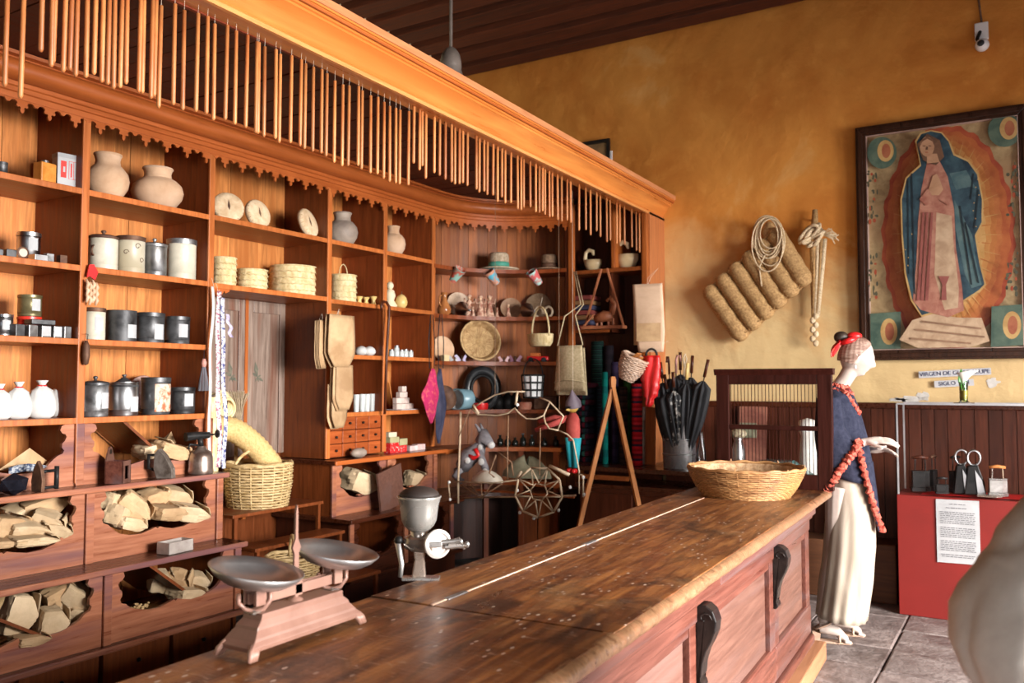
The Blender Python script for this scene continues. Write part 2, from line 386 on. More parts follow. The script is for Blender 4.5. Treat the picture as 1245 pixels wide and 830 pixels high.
        if solid:
            k = o.modifiers.new('solid', 'SOLIDIFY'); k.thickness = solid; k.offset = 0
        if bevel:
            k = o.modifiers.new('bevel', 'BEVEL'); k.width = bevel; k.segments = 2; k.limit_method = 'ANGLE'; k.angle_limit = .7
        return o
SM = .7
def tag(o, label=None, cat=None, group=None, kind=None):
    if label: o['label'] = label
    if cat: o['category'] = cat
    if group: o['group'] = group
    if kind: o['kind'] = kind
    return o
def thing(name, label, cat, loc=(0, 0, 0), rot=(0, 0, 0), group=None):
    o = bpy.data.objects.new(name, None); COL.objects.link(o); o.empty_display_size = .05
    o.location = loc; o.rotation_euler = rot if not isinstance(rot, (int, float)) else (0, 0, rot)
    return tag(o, label, cat, group)
def struct(name, mb, m, parent=None, **k):
    o = mb.obj(name, m, parent, **k)
    if not parent: o['kind'] = 'structure'
    return o
def box(x0, x1, y0, y1, z0, z1): return MB().box(x0, x1, y0, y1, z0, z1)
def dup(o, parent=None):
    c = o.copy(); COL.objects.link(c)
    if parent: c.parent = parent
    for ch in list(o.children): dup(ch, c)
    return c
def arcpts(c, r, a0, a1, n): return [(c[0]+r*math.cos(a0+(a1-a0)*i/n), c[1]+r*math.sin(a0+(a1-a0)*i/n)) for i in range(n+1)]
def weave(name, prof, m, parent, step=.012, n=24, thick=.5, ex=1, ey=1, lean=0, stakes=True):
    """wicker wall: rings of cane passing in front of and behind the stakes"""
    b = MB(); L = [0]
    for i in range(1, len(prof)): L.append(L[-1]+math.hypot(prof[i][0]-prof[i-1][0], prof[i][1]-prof[i-1][1]))
    def at(t):
        d = t*L[-1]
        for i in range(1, len(prof)):
            if d <= L[i]+1e-9:
                k = (d-L[i-1])/(L[i]-L[i-1]+1e-9); return (prof[i-1][0]+(prof[i][0]-prof[i-1][0])*k, prof[i-1][1]+(prof[i][1]-prof[i-1][1])*k)
        return prof[-1]
    nr = max(3, int(L[-1]/step)); rt = step*thick
    for j in range(nr+1):
        r, z = at(j/nr); pts = []
        for k in range(n*2):
            an = PI*k/n; a = rt*.8*(1 if (k+j) % 2 else -1) if k % 1 == 0 else 0
            pts.append(((r+a)*ex*math.cos(an), (r+a)*ey*math.sin(an), z+random.uniform(-.1, .1)*step))
        b.tube(pts, rt, 4, closed=True)
    o = b.obj(name, m, parent, smooth=3); o['kind'] = 'stuff'
    if stakes:
        b = MB()
        for k in range(n):
            an = PI*(2*k+.5)/n
            b.tube([((r)*ex*math.cos(an), (r)*ey*math.sin(an), z) for r, z in [at(i/6) for i in range(7)]], rt*.7, 4)
        s = b.obj('stakes', m, parent, smooth=3); s['kind'] = 'stuff'
    r0, z0 = prof[0]
    MB().lathe([(1e-4, z0+.002), (r0, z0+.002), (r0, z0-.002), (1e-4, z0-.002)], 20, ex=ex, ey=ey, cap=False).obj('basket_bottom', m, parent)
    r1, z1 = prof[-1]
    MB().tube([((r1)*ex*math.cos(PI*k/n), r1*ey*math.sin(PI*k/n), z1+rt+.004*math.sin(k*1.3)) for k in range(2*n)], rt*1.5, 6, closed=True).obj('rim', m, parent, smooth=3)
def textmesh(s, size, m, parent, loc, rot, name='lettering', extrude=.0008, align='CENTER'):
    c = bpy.data.curves.new('t', 'FONT'); c.body = s; c.size = size; c.align_x = align; c.align_y = 'CENTER'; c.extrude = extrude
    t = bpy.data.objects.new('t', c); COL.objects.link(t)
    dg = bpy.context.evaluated_depsgraph_get(); dg.update()
    me = bpy.data.meshes.new_from_object(t.evaluated_get(dg)); me.name = name
    bpy.data.objects.remove(t); me.materials.clear(); me.materials.append(m)
    o = bpy.data.objects.new(name, me); COL.objects.link(o); o.parent = parent; o.location = loc; o.rotation_euler = rot
    return o

# ================================================================ SETTING
YF = 6.75; XL = -4.60; XR = 3.2; YB = -3.0; ZC = 4.64
XS = -4.117                                                # front plane of the wall shelving
floor = struct('floor', box(XL-.2, XR+.2, YB-.2, YF+.2, -.12, -.028), MORTAR)
def wob(b, ax, amp):
    return b
struct('wall_left', box(XL-.25, XL, YB, YF+.25, 0, ZC+.2), CREAMWALL)
def farwall(i, j):
    x = XL-.1+(XR+.3-XL)*i; z = (ZC+.1)*j
    d = noise.noise(Vector((x*.9, 3.1, z*.9)))*.022+noise.noise(Vector((x*3.1, 1.7, z*3.1)))*.008
    return (x, YF+d*min(1, max(0, (z-1.3)*3)), z)
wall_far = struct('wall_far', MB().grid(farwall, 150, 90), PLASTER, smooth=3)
struct('wall_far_core', box(XL-.2, XR+.2, YF+.03, YF+.25, 0, ZC+.2), CREAMWALL).name = 'wall_back_of_far'
b = MB()
for y0, y1, z0, z1 in ((YB, 1.15, 0, ZC), (1.15, 3.45, 2.75, ZC), (3.45, 3.75, 0, ZC), (3.75, 5.45, 2.65, ZC), (5.45, YF, 0, ZC)):
    b.box(XR, XR+.3, y0, y1, z0, z1)
struct('wall_right', b, DARKPLASTER)
b = MB()
for x0, x1, z0, z1 in ((XL, .3, 0, ZC), (.3, 2.9, 2.6, ZC), (2.9, XR, 0, ZC)):  # opening placed to suit the added back lamp
    b.box(x0, x1, YB-.3, YB, z0, z1)
struct('wall_near', b, DARKPLASTER)
ceil = struct('ceiling', box(XL-.2, XR+.2, YB-.2, YF+.2, ZC, ZC+.1), wood('ceiling_board_wood', (.03, .01, .006), (.07, .02, .012), 'y', rough=.85))
y = 6.50
while y > -3:
    b = box(XL-.05, XR+.1, y, y+.19, 4.45, ZC+.01); b.obj('beam', W_BEAM, ceil, bevel=.008); y -= .30
# wainscot: one board after another, its cap and the low step under it
wain = thing('wainscot', '', '', (0, 0, 0)); wain.name = 'trim_1'; wain['kind'] = 'structure'
for k in ('label', 'category'):
    if k in wain: del wain[k]
x = -2.56; pb = {}
while x < 1.7:
    w = .083
    me_o = box(0, w-.004, -.012, .012, 0, 1.25).obj('board', W_WAIN, wain, loc=(x, YF-.045+random.uniform(-.002, .002), .08)) if not pb else None
    if me_o: pb['o'] = me_o
    else:
        c = pb['o'].copy(); COL.objects.link(c); c.location = (x, YF-.045+random.uniform(-.003, .003), .08)
    x += w
box(1.7, XR, YF-.055, YF-.03, .05, 1.34).obj('panel', W_WAIN, wain)
box(-2.57, XR, YF-.075, YF, 1.325, 1.368).obj('rail', W_DARKH, wain, bevel=.006)
box(-2.57, XR, YF-.034, YF-.002, 0, 1.33).obj('backing', W_DARK, wain)
box(-1.9, -.8, 6.40, 6.68, 0, .40).obj('low_step', wood('low_step_wood', (.09, .045, .03), (.17, .085, .055), 'x', rough=.6), wain, bevel=.01)

# stone floor tiles
tp = None; nt_ = 0
xs_ = [-3.5, -2.9, -2.3, -1.75, -1.22, -.70, -.15, .38, .95, 1.5, 2.1, 2.65, 3.2]
b_far = MB()
for i in range(len(xs_)-1):
    off = [.0, .12, -.04, .2, .10, .0, .0, .17, .05, .21, .1, .0][i]
    y = 6.75+off-.4
    y = 6.72+off
    while y > -2.9:
        h = random.choice([.36, .41, .46, .52]) if i != 4 else .37
        if i == 5: h = random.choice([.41, .47])
        y0 = y-h
        a, c = xs_[i]+.004, xs_[i+1]-.004
        if -1.3 < xs_[i] < .5 and 3.4 < y0 < 6.6:
            j = lambda s=.006: random.uniform(-s, s)
            dz = random.uniform(-.004, .003)
            vs = [(a+j(), y0+.004+j(), 0), (c+j(), y0+.004+j(), 0), (c+j(), y-.004+j(), 0), (a+j(), y-.004+j(), 0)]
            m = MB()
            ctr = Vector(((a+c)/2, (y0+y)/2, 0))
            lo = [(p[0]-ctr.x, p[1]-ctr.y, -.03) for p in vs]; up = [((p[0]-ctr.x), (p[1]-ctr.y), dz+j(.002)-.006) for p in vs]
            ins = [((p[0]-ctr.x)*.965, (p[1]-ctr.y)*.965, dz+j(.0015)) for p in vs]
            m.add(lo+up+ins, [(0, 1, 5, 4), (1, 2, 6, 5), (2, 3, 7, 6), (3, 0, 4, 7), (4, 5, 9, 8), (5, 6, 10, 9), (6, 7, 11, 10), (7, 4, 8, 11), (8, 9, 10, 11)])
            m.obj('tile', STONE, floor, loc=ctr)
        else: b_far.box(a, c, y0+.006, y-.006, -.03, random.uniform(-.004, .002))
        y = y0
o = b_far.obj('distant_tiles', STONE, floor); o['kind'] = 'stuff'

# ================================================================ SHELVING
def P(parent, mb, name, m, **k):                           # mesh given in world coordinates, parented to an unrotated empty
    return mb.obj(name, m, parent, loc=tuple(-Vector(parent.location)), **k)
ZT = [2.50, 2.105, 1.73, 1.33]; TH = .028
def upright(par, y, z0=1.0, z1=3.02, x1=XS, x0=-4.54, w=.042):
    P(par, box(x0, x1-.012, y-w/2+.004, y+w/2-.004, z0, z1), 'upright', W_SIDE)
    P(par, box(x1-.012, x1+.004, y-w/2, y+w/2, z0, z1), 'edge_strip', W_EDGE, bevel=.004)
def shelf(par, y0, y1, z, x1=XS, x0=-4.54):
    P(par, box(x0, x1-.01, y0, y1, z-TH, z), 'shelf', W_SHELFH)
    P(par, box(x1-.01, x1+.002, y0, y1, z-TH-.002, z+.001), 'edge_strip', W_EDGE, bevel=.003)
def backs(par, y0, y1, z0=0., z1=3.02, n=3, m=W_BACK, x=-4.54):
    cuts = [y0+(y1-y0)*(k/n)+(random.uniform(-.03, .03) if 0 < k < n else 0) for k in range(n+1)]
    for k in range(n):
        P(par, box(x-.018, x+random.uniform(-.001, .003), cuts[k]+.0015, cuts[k+1]-.0015, z0, z1), 'plank', m)
def scallop(y0, y1, z0, z1, low=.33, lob=1.0, left=True, right=True, waist=.6):
    """front board of a bin: low scalloped middle between two lobed cheeks"""
    W = y1-y0; H = z1-z0
    half = [(0, 1), (.045, 1), (.070, .97), (.078, .90), (.066, .85), (.048, .83), (.044, .79), (.052, .73), (.066, .69), (.066, .62), (.055, .58),
            (.062, .53), (.088, .50), (.115, .43), (.15, low+.05), (.21, low), (.28, low-.01)]
    half = [(a*lob, max(h, 0.02)) for a, h in half]
    pts = [(y0, z0), (y1, z0)]
    if right: pts += [(y1-a, z0+h*H) for a, h in half]
    else: pts += [(y1, z0+low*H)]
    c = (y0+y1)/2
    pts += [(c+.04, z0+(low+.03)*H), (c+.012, z0+(low+.055)*H), (c, z0+(low+.03)*H), (c-.012, z0+(low+.055)*H), (c-.04, z0+(low+.03)*H)]
    if left: pts += [(y0+a, z0+h*H) for a, h in reversed(half)]
    else: pts += [(y0, z0+low*H)]
    return pts
def binfront(par, y0, y1, z0, z1, x, m=W_BIN, **k):
    # Blender caps concave n-gons correctly once triangulated
    b = MB().prism(scallop(y0, y1, z0, z1, **k), 'x', x-.020, x)
    o = P(par, b, 'bin_front', m)
    bm = bmesh.new(); bm.from_mesh(o.data); bmesh.ops.triangulate(bm, faces=[f for f in bm.faces if len(f.verts) > 4]); bm.to_mesh(o.data); bm.free()
    return o
def ledge(par, y0, y1, z, x1, x0=-4.54, th=.026, m=W_DARKH, em=None):
    P(par, box(x0, x1-.02, y0, y1, z-th, z), 'ledge', m)
    P(par, box(x1-.02, x1, y0, y1, z-th-.003, z+.001), 'edge_strip', em or W_BIN, bevel=.007)
TIERX = [XS, -4.02, -3.86]
def lower(par, ys, xoff=0, y_end_l=0, y_end_r=0):
    """three tiers of scalloped bins stepping forward, and the drawers under them"""
    z = [1.33, .99, .61, .235]
    for t in range(3):
        X = TIERX[t]
        z1 = z[t]-TH; z0 = z[t+1]
        for i, yy in enumerate(ys):
            P(par, box(-4.54, X-.01, yy-.018, yy+.018, z0, z1), 'divider', W_SIDE)
            P(par, box(X-.01, X+.006, yy-.021, yy+.021, z0, z1), 'edge_strip', W_BIN, bevel=.003)
        for i in range(len(ys)-1):
            binfront(par, ys[i]+.02, ys[i+1]-.02, z0, z1, X-.012, low=[.27, .30, .34][t])
        nx = TIERX[t+1] if t < 2 else -3.86
        ledge(par, ys[0]-.03-y_end_l, ys[-1]+.035+y_end_r, z0, nx+.045)
    P(par, box(-4.54, -3.93, ys[0]-.02, ys[-1]+.02, 0, .209), 'plinth', W_DARK)
    for i in range(len(ys)-1):
        n = 2; w = (ys[i+1]-ys[i])/n
        for k in range(n):
            a = ys[i]+k*w
            dr = P(par, box(-3.935, -3.90, a+.012, a+w-.012, .02, .19), 'drawer', W_RECESS, bevel=.004)
            q = MB().lathe([(.006, 0), (.012, .012), (.008, .02), (1e-4, .022)], 10).rot(0, PI/2, 0).move(-3.90, a+w/2, .11)
            q.obj('knob', BLACKWOOD, dr, smooth=3)

left = thing('shelving_unit', 'orange-brown wooden wall shelving with scalloped bins at far left of the shop', 'shelving', (XS, 2.5, 0))
YU = [1.78, 2.593, 3.385]
for yy in YU: upright(left, yy)
for i in (0, 1):
    for z in ZT: shelf(left, YU[i]+.019, YU[i+1]-.019, z)
    backs(left, YU[i], YU[i+1], n=3 if i else 4)
P(left, box(-4.54, XS, 1.76, 3.405, 3.0, 3.02), 'top_board', W_SIDE)
lower(left, [1.78, 2.597, 3.397])
# slanted divider boards standing in two bins
for (y0, z0, y1, z1, x0, x1) in ((2.86, 1.30, 3.10, 1.10, -4.50, -4.16), (2.82, .585, 3.14, .33, -4.4, -3.89), (1.9, .585, 2.33, .32, -4.4, -3.89)):
    P(left, MB().prism([(y0, z0), (y0+.014, z0+.008), (y1+.014, z1+.008), (y1, z1)], 'x', x0, x1), 'slanted_board', W_RECESS)

# ---- cupboard recess between the two shelving blocks
cup = thing('cupboard', 'recessed cupboard with grey painted doors behind the straw tubes and baskets', 'cupboard', (XS, 3.9, 0))
Y2, Y3 = 3.385, 4.388
for z in (2.505, 2.10): shelf(cup, Y2+.019, Y3-.019, z)
backs(cup, Y2, Y3, z0=2.08, z1=3.02, n=4)
P(cup, box(-4.54, XS, Y2, Y3, 3.0, 3.02), 'top_board', W_SIDE)
backs(cup, Y2, Y3, z0=0, z1=2.08, n=4, m=W_RECESS, x=-4.55)
for (a, c, nm) in ((3.43, 4.005, 1), (4.03, 4.37, 2)):
    d = P(cup, box(-4.552, -4.528, a, c, 1.02, 2.07), 'cupboard_door', W_DOOR, bevel=.003)
    for (p, q, r, s) in ((a, a+.05, 1.02, 2.07), (c-.05, c, 1.02, 2.07), (a+.05, c-.05, 1.99, 2.07)):
        MB().box(-4.530, -4.516, p, q, r, s).obj('door_rail', W_DOOR, d, bevel=.003)
    ca = c-.10 if nm == 1 else a+.10
    fl = MB()
    for k in range(7):
        an = k*.9; L = .05+.02*(k % 3)
        p0 = Vector((ca, 1.55)); p1 = p0+Vector((math.sin(an)*L*.6, math.cos(an)*L+.02*k-.05)); w = Vector((p1-p0).yx)*.18; w.x *= -1
        fl.prism([tuple(p0), tuple((p0+p1)/2+w), tuple(p1), tuple((p0+p1)/2-w)], 'x', -4.528, -4.5262)
    fl.obj('painted_flower', mat('faded_green_paint', (.06, .07, .05), (.16, .14, .10), scale=20), d)
P(cup, box(-4.53, -4.512, 4.004, 4.031, .6, 2.07), 'door_stile', W_SHELF)
# small carved bracket at the top corner of the recess
b = MB().prism([(3.405, 2.075), (3.53, 2.075), (3.53, 2.06), (3.50, 2.045), (3.49, 2.06), (3.475, 2.035), (3.46, 2.05), (3.44, 2.015), (3.425, 2.03), (3.415, 1.99), (3.405, 1.98)], 'x', XS-.015, XS-.003)
P(cup, b, 'carved_bracket', W_CORN)

right = thing('shelving_unit', 'orange-brown wooden wall shelving with twelve small spice drawers beside the cupboard', 'shelving', (XS, 5.0, 0))
YV = [4.388, 4.987, 5.598]
P(right, box(-4.545, XS-.012, 4.370, 4.404, .99, 3.02), 'side_panel', W_RECESS)
P(right, box(XS-.012, XS+.004, 4.367, 4.409, .99, 3.02), 'edge_strip', W_EDGE, bevel=.004)
for yy in YV[1:]: upright(right, yy)
for i in (0, 1):
    for z in (2.505, 2.09, 1.71, 1.30): shelf(right, YV[i]+.019, YV[i+1]-.019, z)
    backs(right, YV[i], YV[i+1], n=2, z0=.9)
P(right, box(-4.54, XS, 4.37, 5.61, 3.0, 3.02), 'top_board', W_SIDE)
# spice drawers: three rows of four
W_DR = wood('small_drawer_wood', (.22, .055, .02), (.40, .12, .04), 'y', rough=.4)
P(right, box(-4.5, XS-.03, 4.41, 4.966, .99, 1.272), 'drawer_case', W_DARK)
for r_ in range(3):
    for c_ in range(4):
        a = 4.412+c_*.139; z0 = .995+r_*.093
        dr = P(right, box(XS-.035, XS-.012, a, a+.134, z0, z0+.088), 'drawer', W_DR, bevel=.004)
        MB().lathe([(.004, 0), (.010, .01), (.007, .018), (1e-4, .02)], 8).rot(0, PI/2, 0).move(XS-.012, a+.067, z0+.044).obj('knob', BLACKWOOD, dr, smooth=3)
zl = [.985, .61, .22]
for t, (X, z1, z0) in enumerate(((-4.02, .96, .61), (-3.86, .585, .22))):
    P(right, box(-4.54, X-.012, 4.335, 4.365, z0, z1), 'side_panel', W_DARK if t else W_RECESS)  # lower tier in darker wood: the shade down here is put into the colour
    for yy in (4.35, 4.93, 5.50):
        if yy > 4.4: P(right, box(-4.54, X-.012, yy-.015, yy+.015, z0, z1), 'divider', W_SIDE)
        P(right, box(X-.012, X+.006, yy-.020, yy+.020, z0, z1), 'edge_strip', W_BIN, bevel=.003)
    for a, c in ((4.37, 4.91), (4.95, 5.48)): binfront(right, a, c, z0, z1, X-.014, m=W_DARKH if t else W_BIN, low=.30)  # lower fronts darker too, shade carried by the wood colour
    P(right, box(-4.54, -4.5, 4.35, 5.6, z0, z1), 'plank', W_DARK)
ledge(right, 4.31, 5.60, .985, -3.965, em=W_CORN); ledge(right, 4.29, 5.60, .61, -3.81, em=W_DARKH); ledge(right, 4.29, 5.6, .22, -3.82, em=W_DARKH)  # dark edges on the low ledges, again shade put into the colour
P(right, box(-4.54, -3.9, 4.33, 5.6, 0, .2), 'plinth', W_DARK)
# one bin front has been lifted out and leans against the bins
lb = MB().box(-.15, .15, -.008, .008, 0, .29)
lb.obj('leaning_board', W_PANEL, right, loc=(-3.93-XS, 4.86-5.0, .615), rot=(0, -.18, PI/2+.1))

# ---- curved corner
CC = (XS+.8, 5.6); RA = .8; RB = 1.12
corner = thing('corner_shelving', 'concave curved corner shelving stocked with hats, figurines and baskets', 'shelving', (CC[0], CC[1], 0))
def arcboard(r0, r1, z0, z1, n=14, a0=PI, a1=PI/2):
    p = arcpts(CC, r0, a0, a1, n); q = arcpts(CC, r1, a0, a1, n)
    return MB().prism(p+q[::-1], 'z', z0, z1)
W_BACK2 = wood('corner_board_wood', (.20, .072, .028), (.46, .19, .075), 'z', rough=.5, stain=(.28, .10, .04), rand=.22)
for z in (2.48, 2.075, 1.69, 1.285):
    P(corner, arcboard(RA, RB, z-.028, z), 'shelf', W_SHELFH)
    P(corner, arcboard(RA-.006, RA+.004, z-.031, z+.001), 'edge_strip', W_SIDE)
P(corner, arcboard(.68, RB, .945, .975), 'shelf', W_SHELFH); P(corner, arcboard(.672, .685, .942, .976), 'edge_strip', W_CORN)
P(corner, arcboard(.60, RB, .58, .61), 'shelf', W_DARKH)
P(corner, arcboard(RA, RB, 3.0, 3.02), 'top_board', W_SIDE)
NB = 20
for k in range(NB):
    a0 = PI-(PI/2)*k/NB; a1 = PI-(PI/2)*(k+1)/NB-.001
    r = RB+random.uniform(-.002, .003)
    p = [(CC[0]+rr*math.cos(a), CC[1]+rr*math.sin(a)) for rr, a in ((r, a0-.0015), (r, a1+.0015), (r+.018, a1), (r+.018, a0))]
    P(corner, MB().prism(p, 'z', 0, 3.02), 'plank', W_BACK2)
# lower front of the corner: uprights and brown cupboard doors
for k, a in enumerate((PI*.80, PI*.66, PI*.52)):
    x, y = CC[0]+.69*math.cos(a), CC[1]+.69*math.sin(a)
    P(corner, MB().box(-.02, .02, -.02, .02, 0, .945).rot(0, 0, a).move(x, y, 0), 'post', W_SIDE)
for (a0, a1) in ((PI*.60, PI*.675), (PI*.53, PI*.595)):
    p = arcpts(CC, .70, a0, a1, 4)+arcpts(CC, .72, a1, a0, 4)
    P(corner, MB().prism(p, 'z', .04, .57), 'cupboard_door', W_RECESS)
P(corner, arcboard(1.05, 1.1, 0, .58), 'plank', W_DARK)

# ---- flat niches on the far wall
YN = 6.40
niche = thing('niche_shelving', 'dark niche shelving on far wall with swan vases above and standing textiles below', 'shelving', (-2.95, YN, 0))
XN0, XN1 = CC[0], -2.60
P(niche, box(XN0-.012, XN0+.014, YN-.002, 6.72, .87, 3.02), 'upright', W_DARK)
P(niche, box(XN0+.014, XN0+.075, YN-.012, YN+.02, .975, 3.02), 'pilaster', W_SHELF, bevel=.012)
P(niche, box(-2.905, -2.865, YN-.012, 6.72, 2.45, 3.02), 'upright', W_SHELF, bevel=.01)
P(niche, box(XN0+.01, XN1, YN, 6.72, 2.42, 2.45), 'shelf', W_SHELFH)
P(niche, box(XN0+.06, -2.93, YN+.05, 6.72, 1.93, 1.955), 'shelf', W_SHELFH)
P(niche, box(-2.945, -2.925, YN+.05, 6.72, 1.93, 2.42), 'upright', W_DARK)
for k in range(6):
    a = XN0+k*(XN1-XN0)/6; c = a+(XN1-XN0)/6-.003
    P(niche, box(a, c, 6.715, 6.735, .6, 3.02), 'plank', W_DARK)
P(niche, box(XN0, XN1, YN, 6.72, 3.0, 3.02), 'top_board', W_DARK)
P(niche, box(-3.12, -2.06, 5.98, 6.70, .835, .87), 'counter_board', W_DARKH, bevel=.005)
P(niche, box(-3.05, -2.1, 6.10, 6.66, .0, .69), 'base_cabinet', W_DARK)
for k in range(2): P(niche, box(-3.04+k*.48, -2.60+k*.48, 6.08, 6.10, .05, .66), 'cupboard_door', W_DARK, bevel=.005)
P(niche, box(-3.02, -2.62, 6.05, 6.08, .765, .80), 'rail', W_SHELFH)
P(niche, box(-3.1, -2.1, 6.12, 6.66, .69, .72), 'shelf', W_DARKH)

# ================================================================ CANOPY
can = thing('canopy', 'varnished orange wooden canopy with a moulded beam over the shopkeeper\'s side', 'canopy', (-2.6, 6.4, 0))
def zt(y): return -.0125*(y-4.7)                            # the front beam sags slightly towards the far wall
k = 0; y = .2
sp = None
while y < 6.70:
    o = P(can, box(-4.2, -2.68, y+.002, y+.121, 3.062+random.uniform(-.003, .003), 3.08), 'soffit_board', W_SOFF) if True else None
    y += .124
prof = [(-2.700, 2.905), (-2.590, 2.900), (-2.583, 2.915), (-2.590, 2.925), (-2.583, 2.930), (-2.572, 2.950), (-2.553, 2.978), (-2.530, 2.998), (-2.512, 3.008), (-2.512, 3.018),
        (-2.503, 3.022), (-2.503, 3.034), (-2.494, 3.040), (-2.490, 3.046), (-2.482, 3.047), (-2.482, 3.082), (-2.700, 3.082)]
def tilted(mb):
    mb.v = [(p[0], p[1], p[2]+zt(p[1])) for p in mb.v]; return mb
b = MB(); ys = [-.6, 1, 2.5, 4, 5.5, YF+.01]
v = [(x, yy, z) for yy in ys for x, z in prof]; n = len(prof)
f = [(i*n+k, i*n+(k+1) % n, (i+1)*n+(k+1) % n, (i+1)*n+k) for i in range(len(ys)-1) for k in range(n)]+[tuple(range(n)), tuple(range((len(ys)-1)*n, len(ys)*n))]
P(can, tilted(b.add(v, f)), 'front_beam', W_CROWN, smooth=.5)
P(can, tilted(box(-2.52, -2.474, -.6, YF, 3.056, 3.092)), 'top_fillet', wood('fillet_wood', (.42, .20, .12), (.62, .34, .22), 'y'), bevel=.003)
P(can, tilted(box(-2.500, -2.486, -.6, YF, 3.030, 3.043)), 'bead', W_CORN, bevel=.005)
P(can, tilted(box(-2.594, -2.576, -.6, YF, 2.892, 2.909)), 'lip_strip', wood('lip_wood', (.50, .26, .12), (.75, .45, .22), 'y'))
P(can, box(-2.715, -2.698, -.6, 6.7, 2.93, 3.07), 'inner_fascia', W_FASC)
P(can, box(-4.58, -2.70, .2, YF, 3.084, 3.10), 'cover_board', W_SOFF)
P(can, box(-2.64, -2.586, YN-.01, YN+.03, .87, 2.92), 'end_post', W_SHELF, bevel=.01)
P(can, box(-2.60, -2.576, YN+.02, YF, .87, 2.89), 'end_panel', wood('end_panel_wood', (.34, .14, .07), (.54, .26, .14), 'z'))
# carved cornice following the shelving, straight then round the corner
path = [(XS, .9)]+[(XS, 5.6)]+arcpts(CC, RA, PI, PI/2, 16)[1:]+[(CC[0]+.07, YN)]
pr = [(.004, 2.865), (-.010, 2.865), (-.010, 2.893), (-.020, 2.897), (-.020, 2.917), (-.030, 2.922), (-.030, 2.944), (-.036, 2.947), (-.040, 2.940), (-.066, 2.944), (-.090, 2.956), (-.104, 2.976), (-.106, 2.996),
      (-.098, 3.016), (-.080, 3.032), (-.072, 3.034), (-.072, 3.042), (-.104, 3.045), (-.110, 3.060), (.004, 3.060)]
P(can, MB().sweep(path, pr), 'cornice', W_CORN, smooth=.6)
# fringe of pierced pendants under the cornice, one cut piece per repeat
fr = [(0, 0), (0, -.022), (.005, -.024), (.011, -.018), (.017, -.010), (.030, -.008), (.040, -.013), (.044, -.022), (.040, -.026), (.040, -.034), (.047, -.038), (.055, -.036), (.060, -.042), (.057, -.052), (.061, -.062), (.0675, -.068)]
fr = fr+[(.135-a, c) for a, c in reversed(fr[:-1])]
fb = MB().prism([(-c_[0], c_[1]) for c_ in fr], 'x', -.006, .006)
proto = fb.obj('fringe_piece', W_CORN, can)
bm = bmesh.new(); bm.from_mesh(proto.data); bmesh.ops.triangulate(bm, faces=[q for q in bm.faces if len(q.verts) > 4]); bm.to_mesh(proto.data); bm.free()
D = [0]
for i in range(1, len(path)): D.append(D[-1]+math.dist(path[i], path[i-1]))
def along(d):
    for i in range(1, len(path)):
        if d <= D[i]: t = (d-D[i-1])/(D[i]-D[i-1]); return tuple(path[i-1][j]+(path[i][j]-path[i-1][j])*t for j in (0, 1))
    return path[-1]
d = .75; first = True
while d+.135 < D[-1]:
    p0, p1 = along(d), along(d+.135)
    o = proto if first else proto.copy()
    if not first: COL.objects.link(o)
    first = False
    an = math.atan2(p1[1]-p0[1], p1[0]-p0[0])
    o.location = (p1[0]+2.6, p1[1]-6.4, 2.868); o.rotation_euler = (0, 0, an-PI/2)
    d += .135

# ================================================================ COUNTER
ct = thing('counter', 'long worn dark wooden shop counter running towards the woman figure', 'counter', (-.779, 0, 0), (0, 0, math.radians(2.14)))
def bx(name, m, x0, x1, y0, y1, z0, z1, **k): return box(x0, x1, y0, y1, z0, z1).obj(name, m, ct, **k)
YE = 5.13; Y0 = -.9
def backx(y): return -(.786-.0124*y)
def slab(xa, xb, ya, yb, z0, z1):
    return MB().prism([(xa(ya), ya), (xb(ya), ya), (xb(yb), yb), (xa(yb), yb)], 'z', z0, z1)
gap = lambda y: -.565+.006*y
slab(lambda y: gap(y)+.004, lambda y: -.022, 1.93, 4.45, .853, .9).obj('top_board', COUNTER, ct, bevel=.003)
slab(backx, lambda y: -.022, Y0, 1.926, .853, .899).obj('top_board', COUNTER, ct, bevel=.003)
slab(backx, lambda y: -.022, 4.454, YE, .853, .899).obj('top_board', COUNTER, ct, bevel=.003)
slab(backx, lambda y: gap(y), 1.93, 4.45, .853, .9015).obj('hinged_board', COUNTER, ct, bevel=.003)
pale = mat('worn_pale_wood', (.50, .30, .20), (.70, .48, .36), scale=20, rough=.5)
slab(lambda y: gap(y)-.004, lambda y: gap(y)+.003, 1.93, 4.45, .8995, .9022).obj('gap_strip', pale, ct)
for yy in (2.0, 2.93):
    b = box(gap(yy)-.008, gap(yy)+.010, yy, yy+.10, .9, .904); b.obj('hinge', TIN, ct, bevel=.001)
# rounded worn nosing, in two lengths
def nosing(y0, y1, nm):
    def fn(i, j):
        a = -PI/2+PI*(i*1.12); y = y0+(y1-y0)*j
        r = .024+.0022*noise.noise(Vector((a, y*9, 0)))+.002*noise.noise(Vector((a*2, y*40, 0)))
        return (-.030+r*math.cos(a)*1.3, y, .8745+r*math.sin(a)*1.02)
    b = MB().grid(fn, 10, int((y1-y0)*60)+2)
    b.box(-.050, -.028, y0, y1, .851, .8985); return b.obj(nm, W_NOSE, ct, smooth=1.0)
nosing(Y0, 4.62, 'edge_nosing'); nosing(4.63, YE, 'edge_nosing')
AX = -.10
bx('carcass', W_DARK, -.70, AX-.035, Y0, 4.93, .0, .853)
bx('frieze', W_APRON, AX-.03, AX+.045, Y0, 3.0, .79, .852, bevel=.004); bx('frieze', W_APRON, AX-.03, AX+.045, 3.004, 4.93, .79, .852, bevel=.004)
bx('moulding', W_APRON, AX-.03, AX+.028, Y0, 4.93, .765, .788, bevel=.006)
bx('moulding', W_APRON, AX-.03, AX+.012, Y0, 4.93, .700, .762, bevel=.006)
edges = [(-.9, .35), (.35, 1.6), (1.6, 2.86), (2.86, 4.05), (4.05, 4.93)]
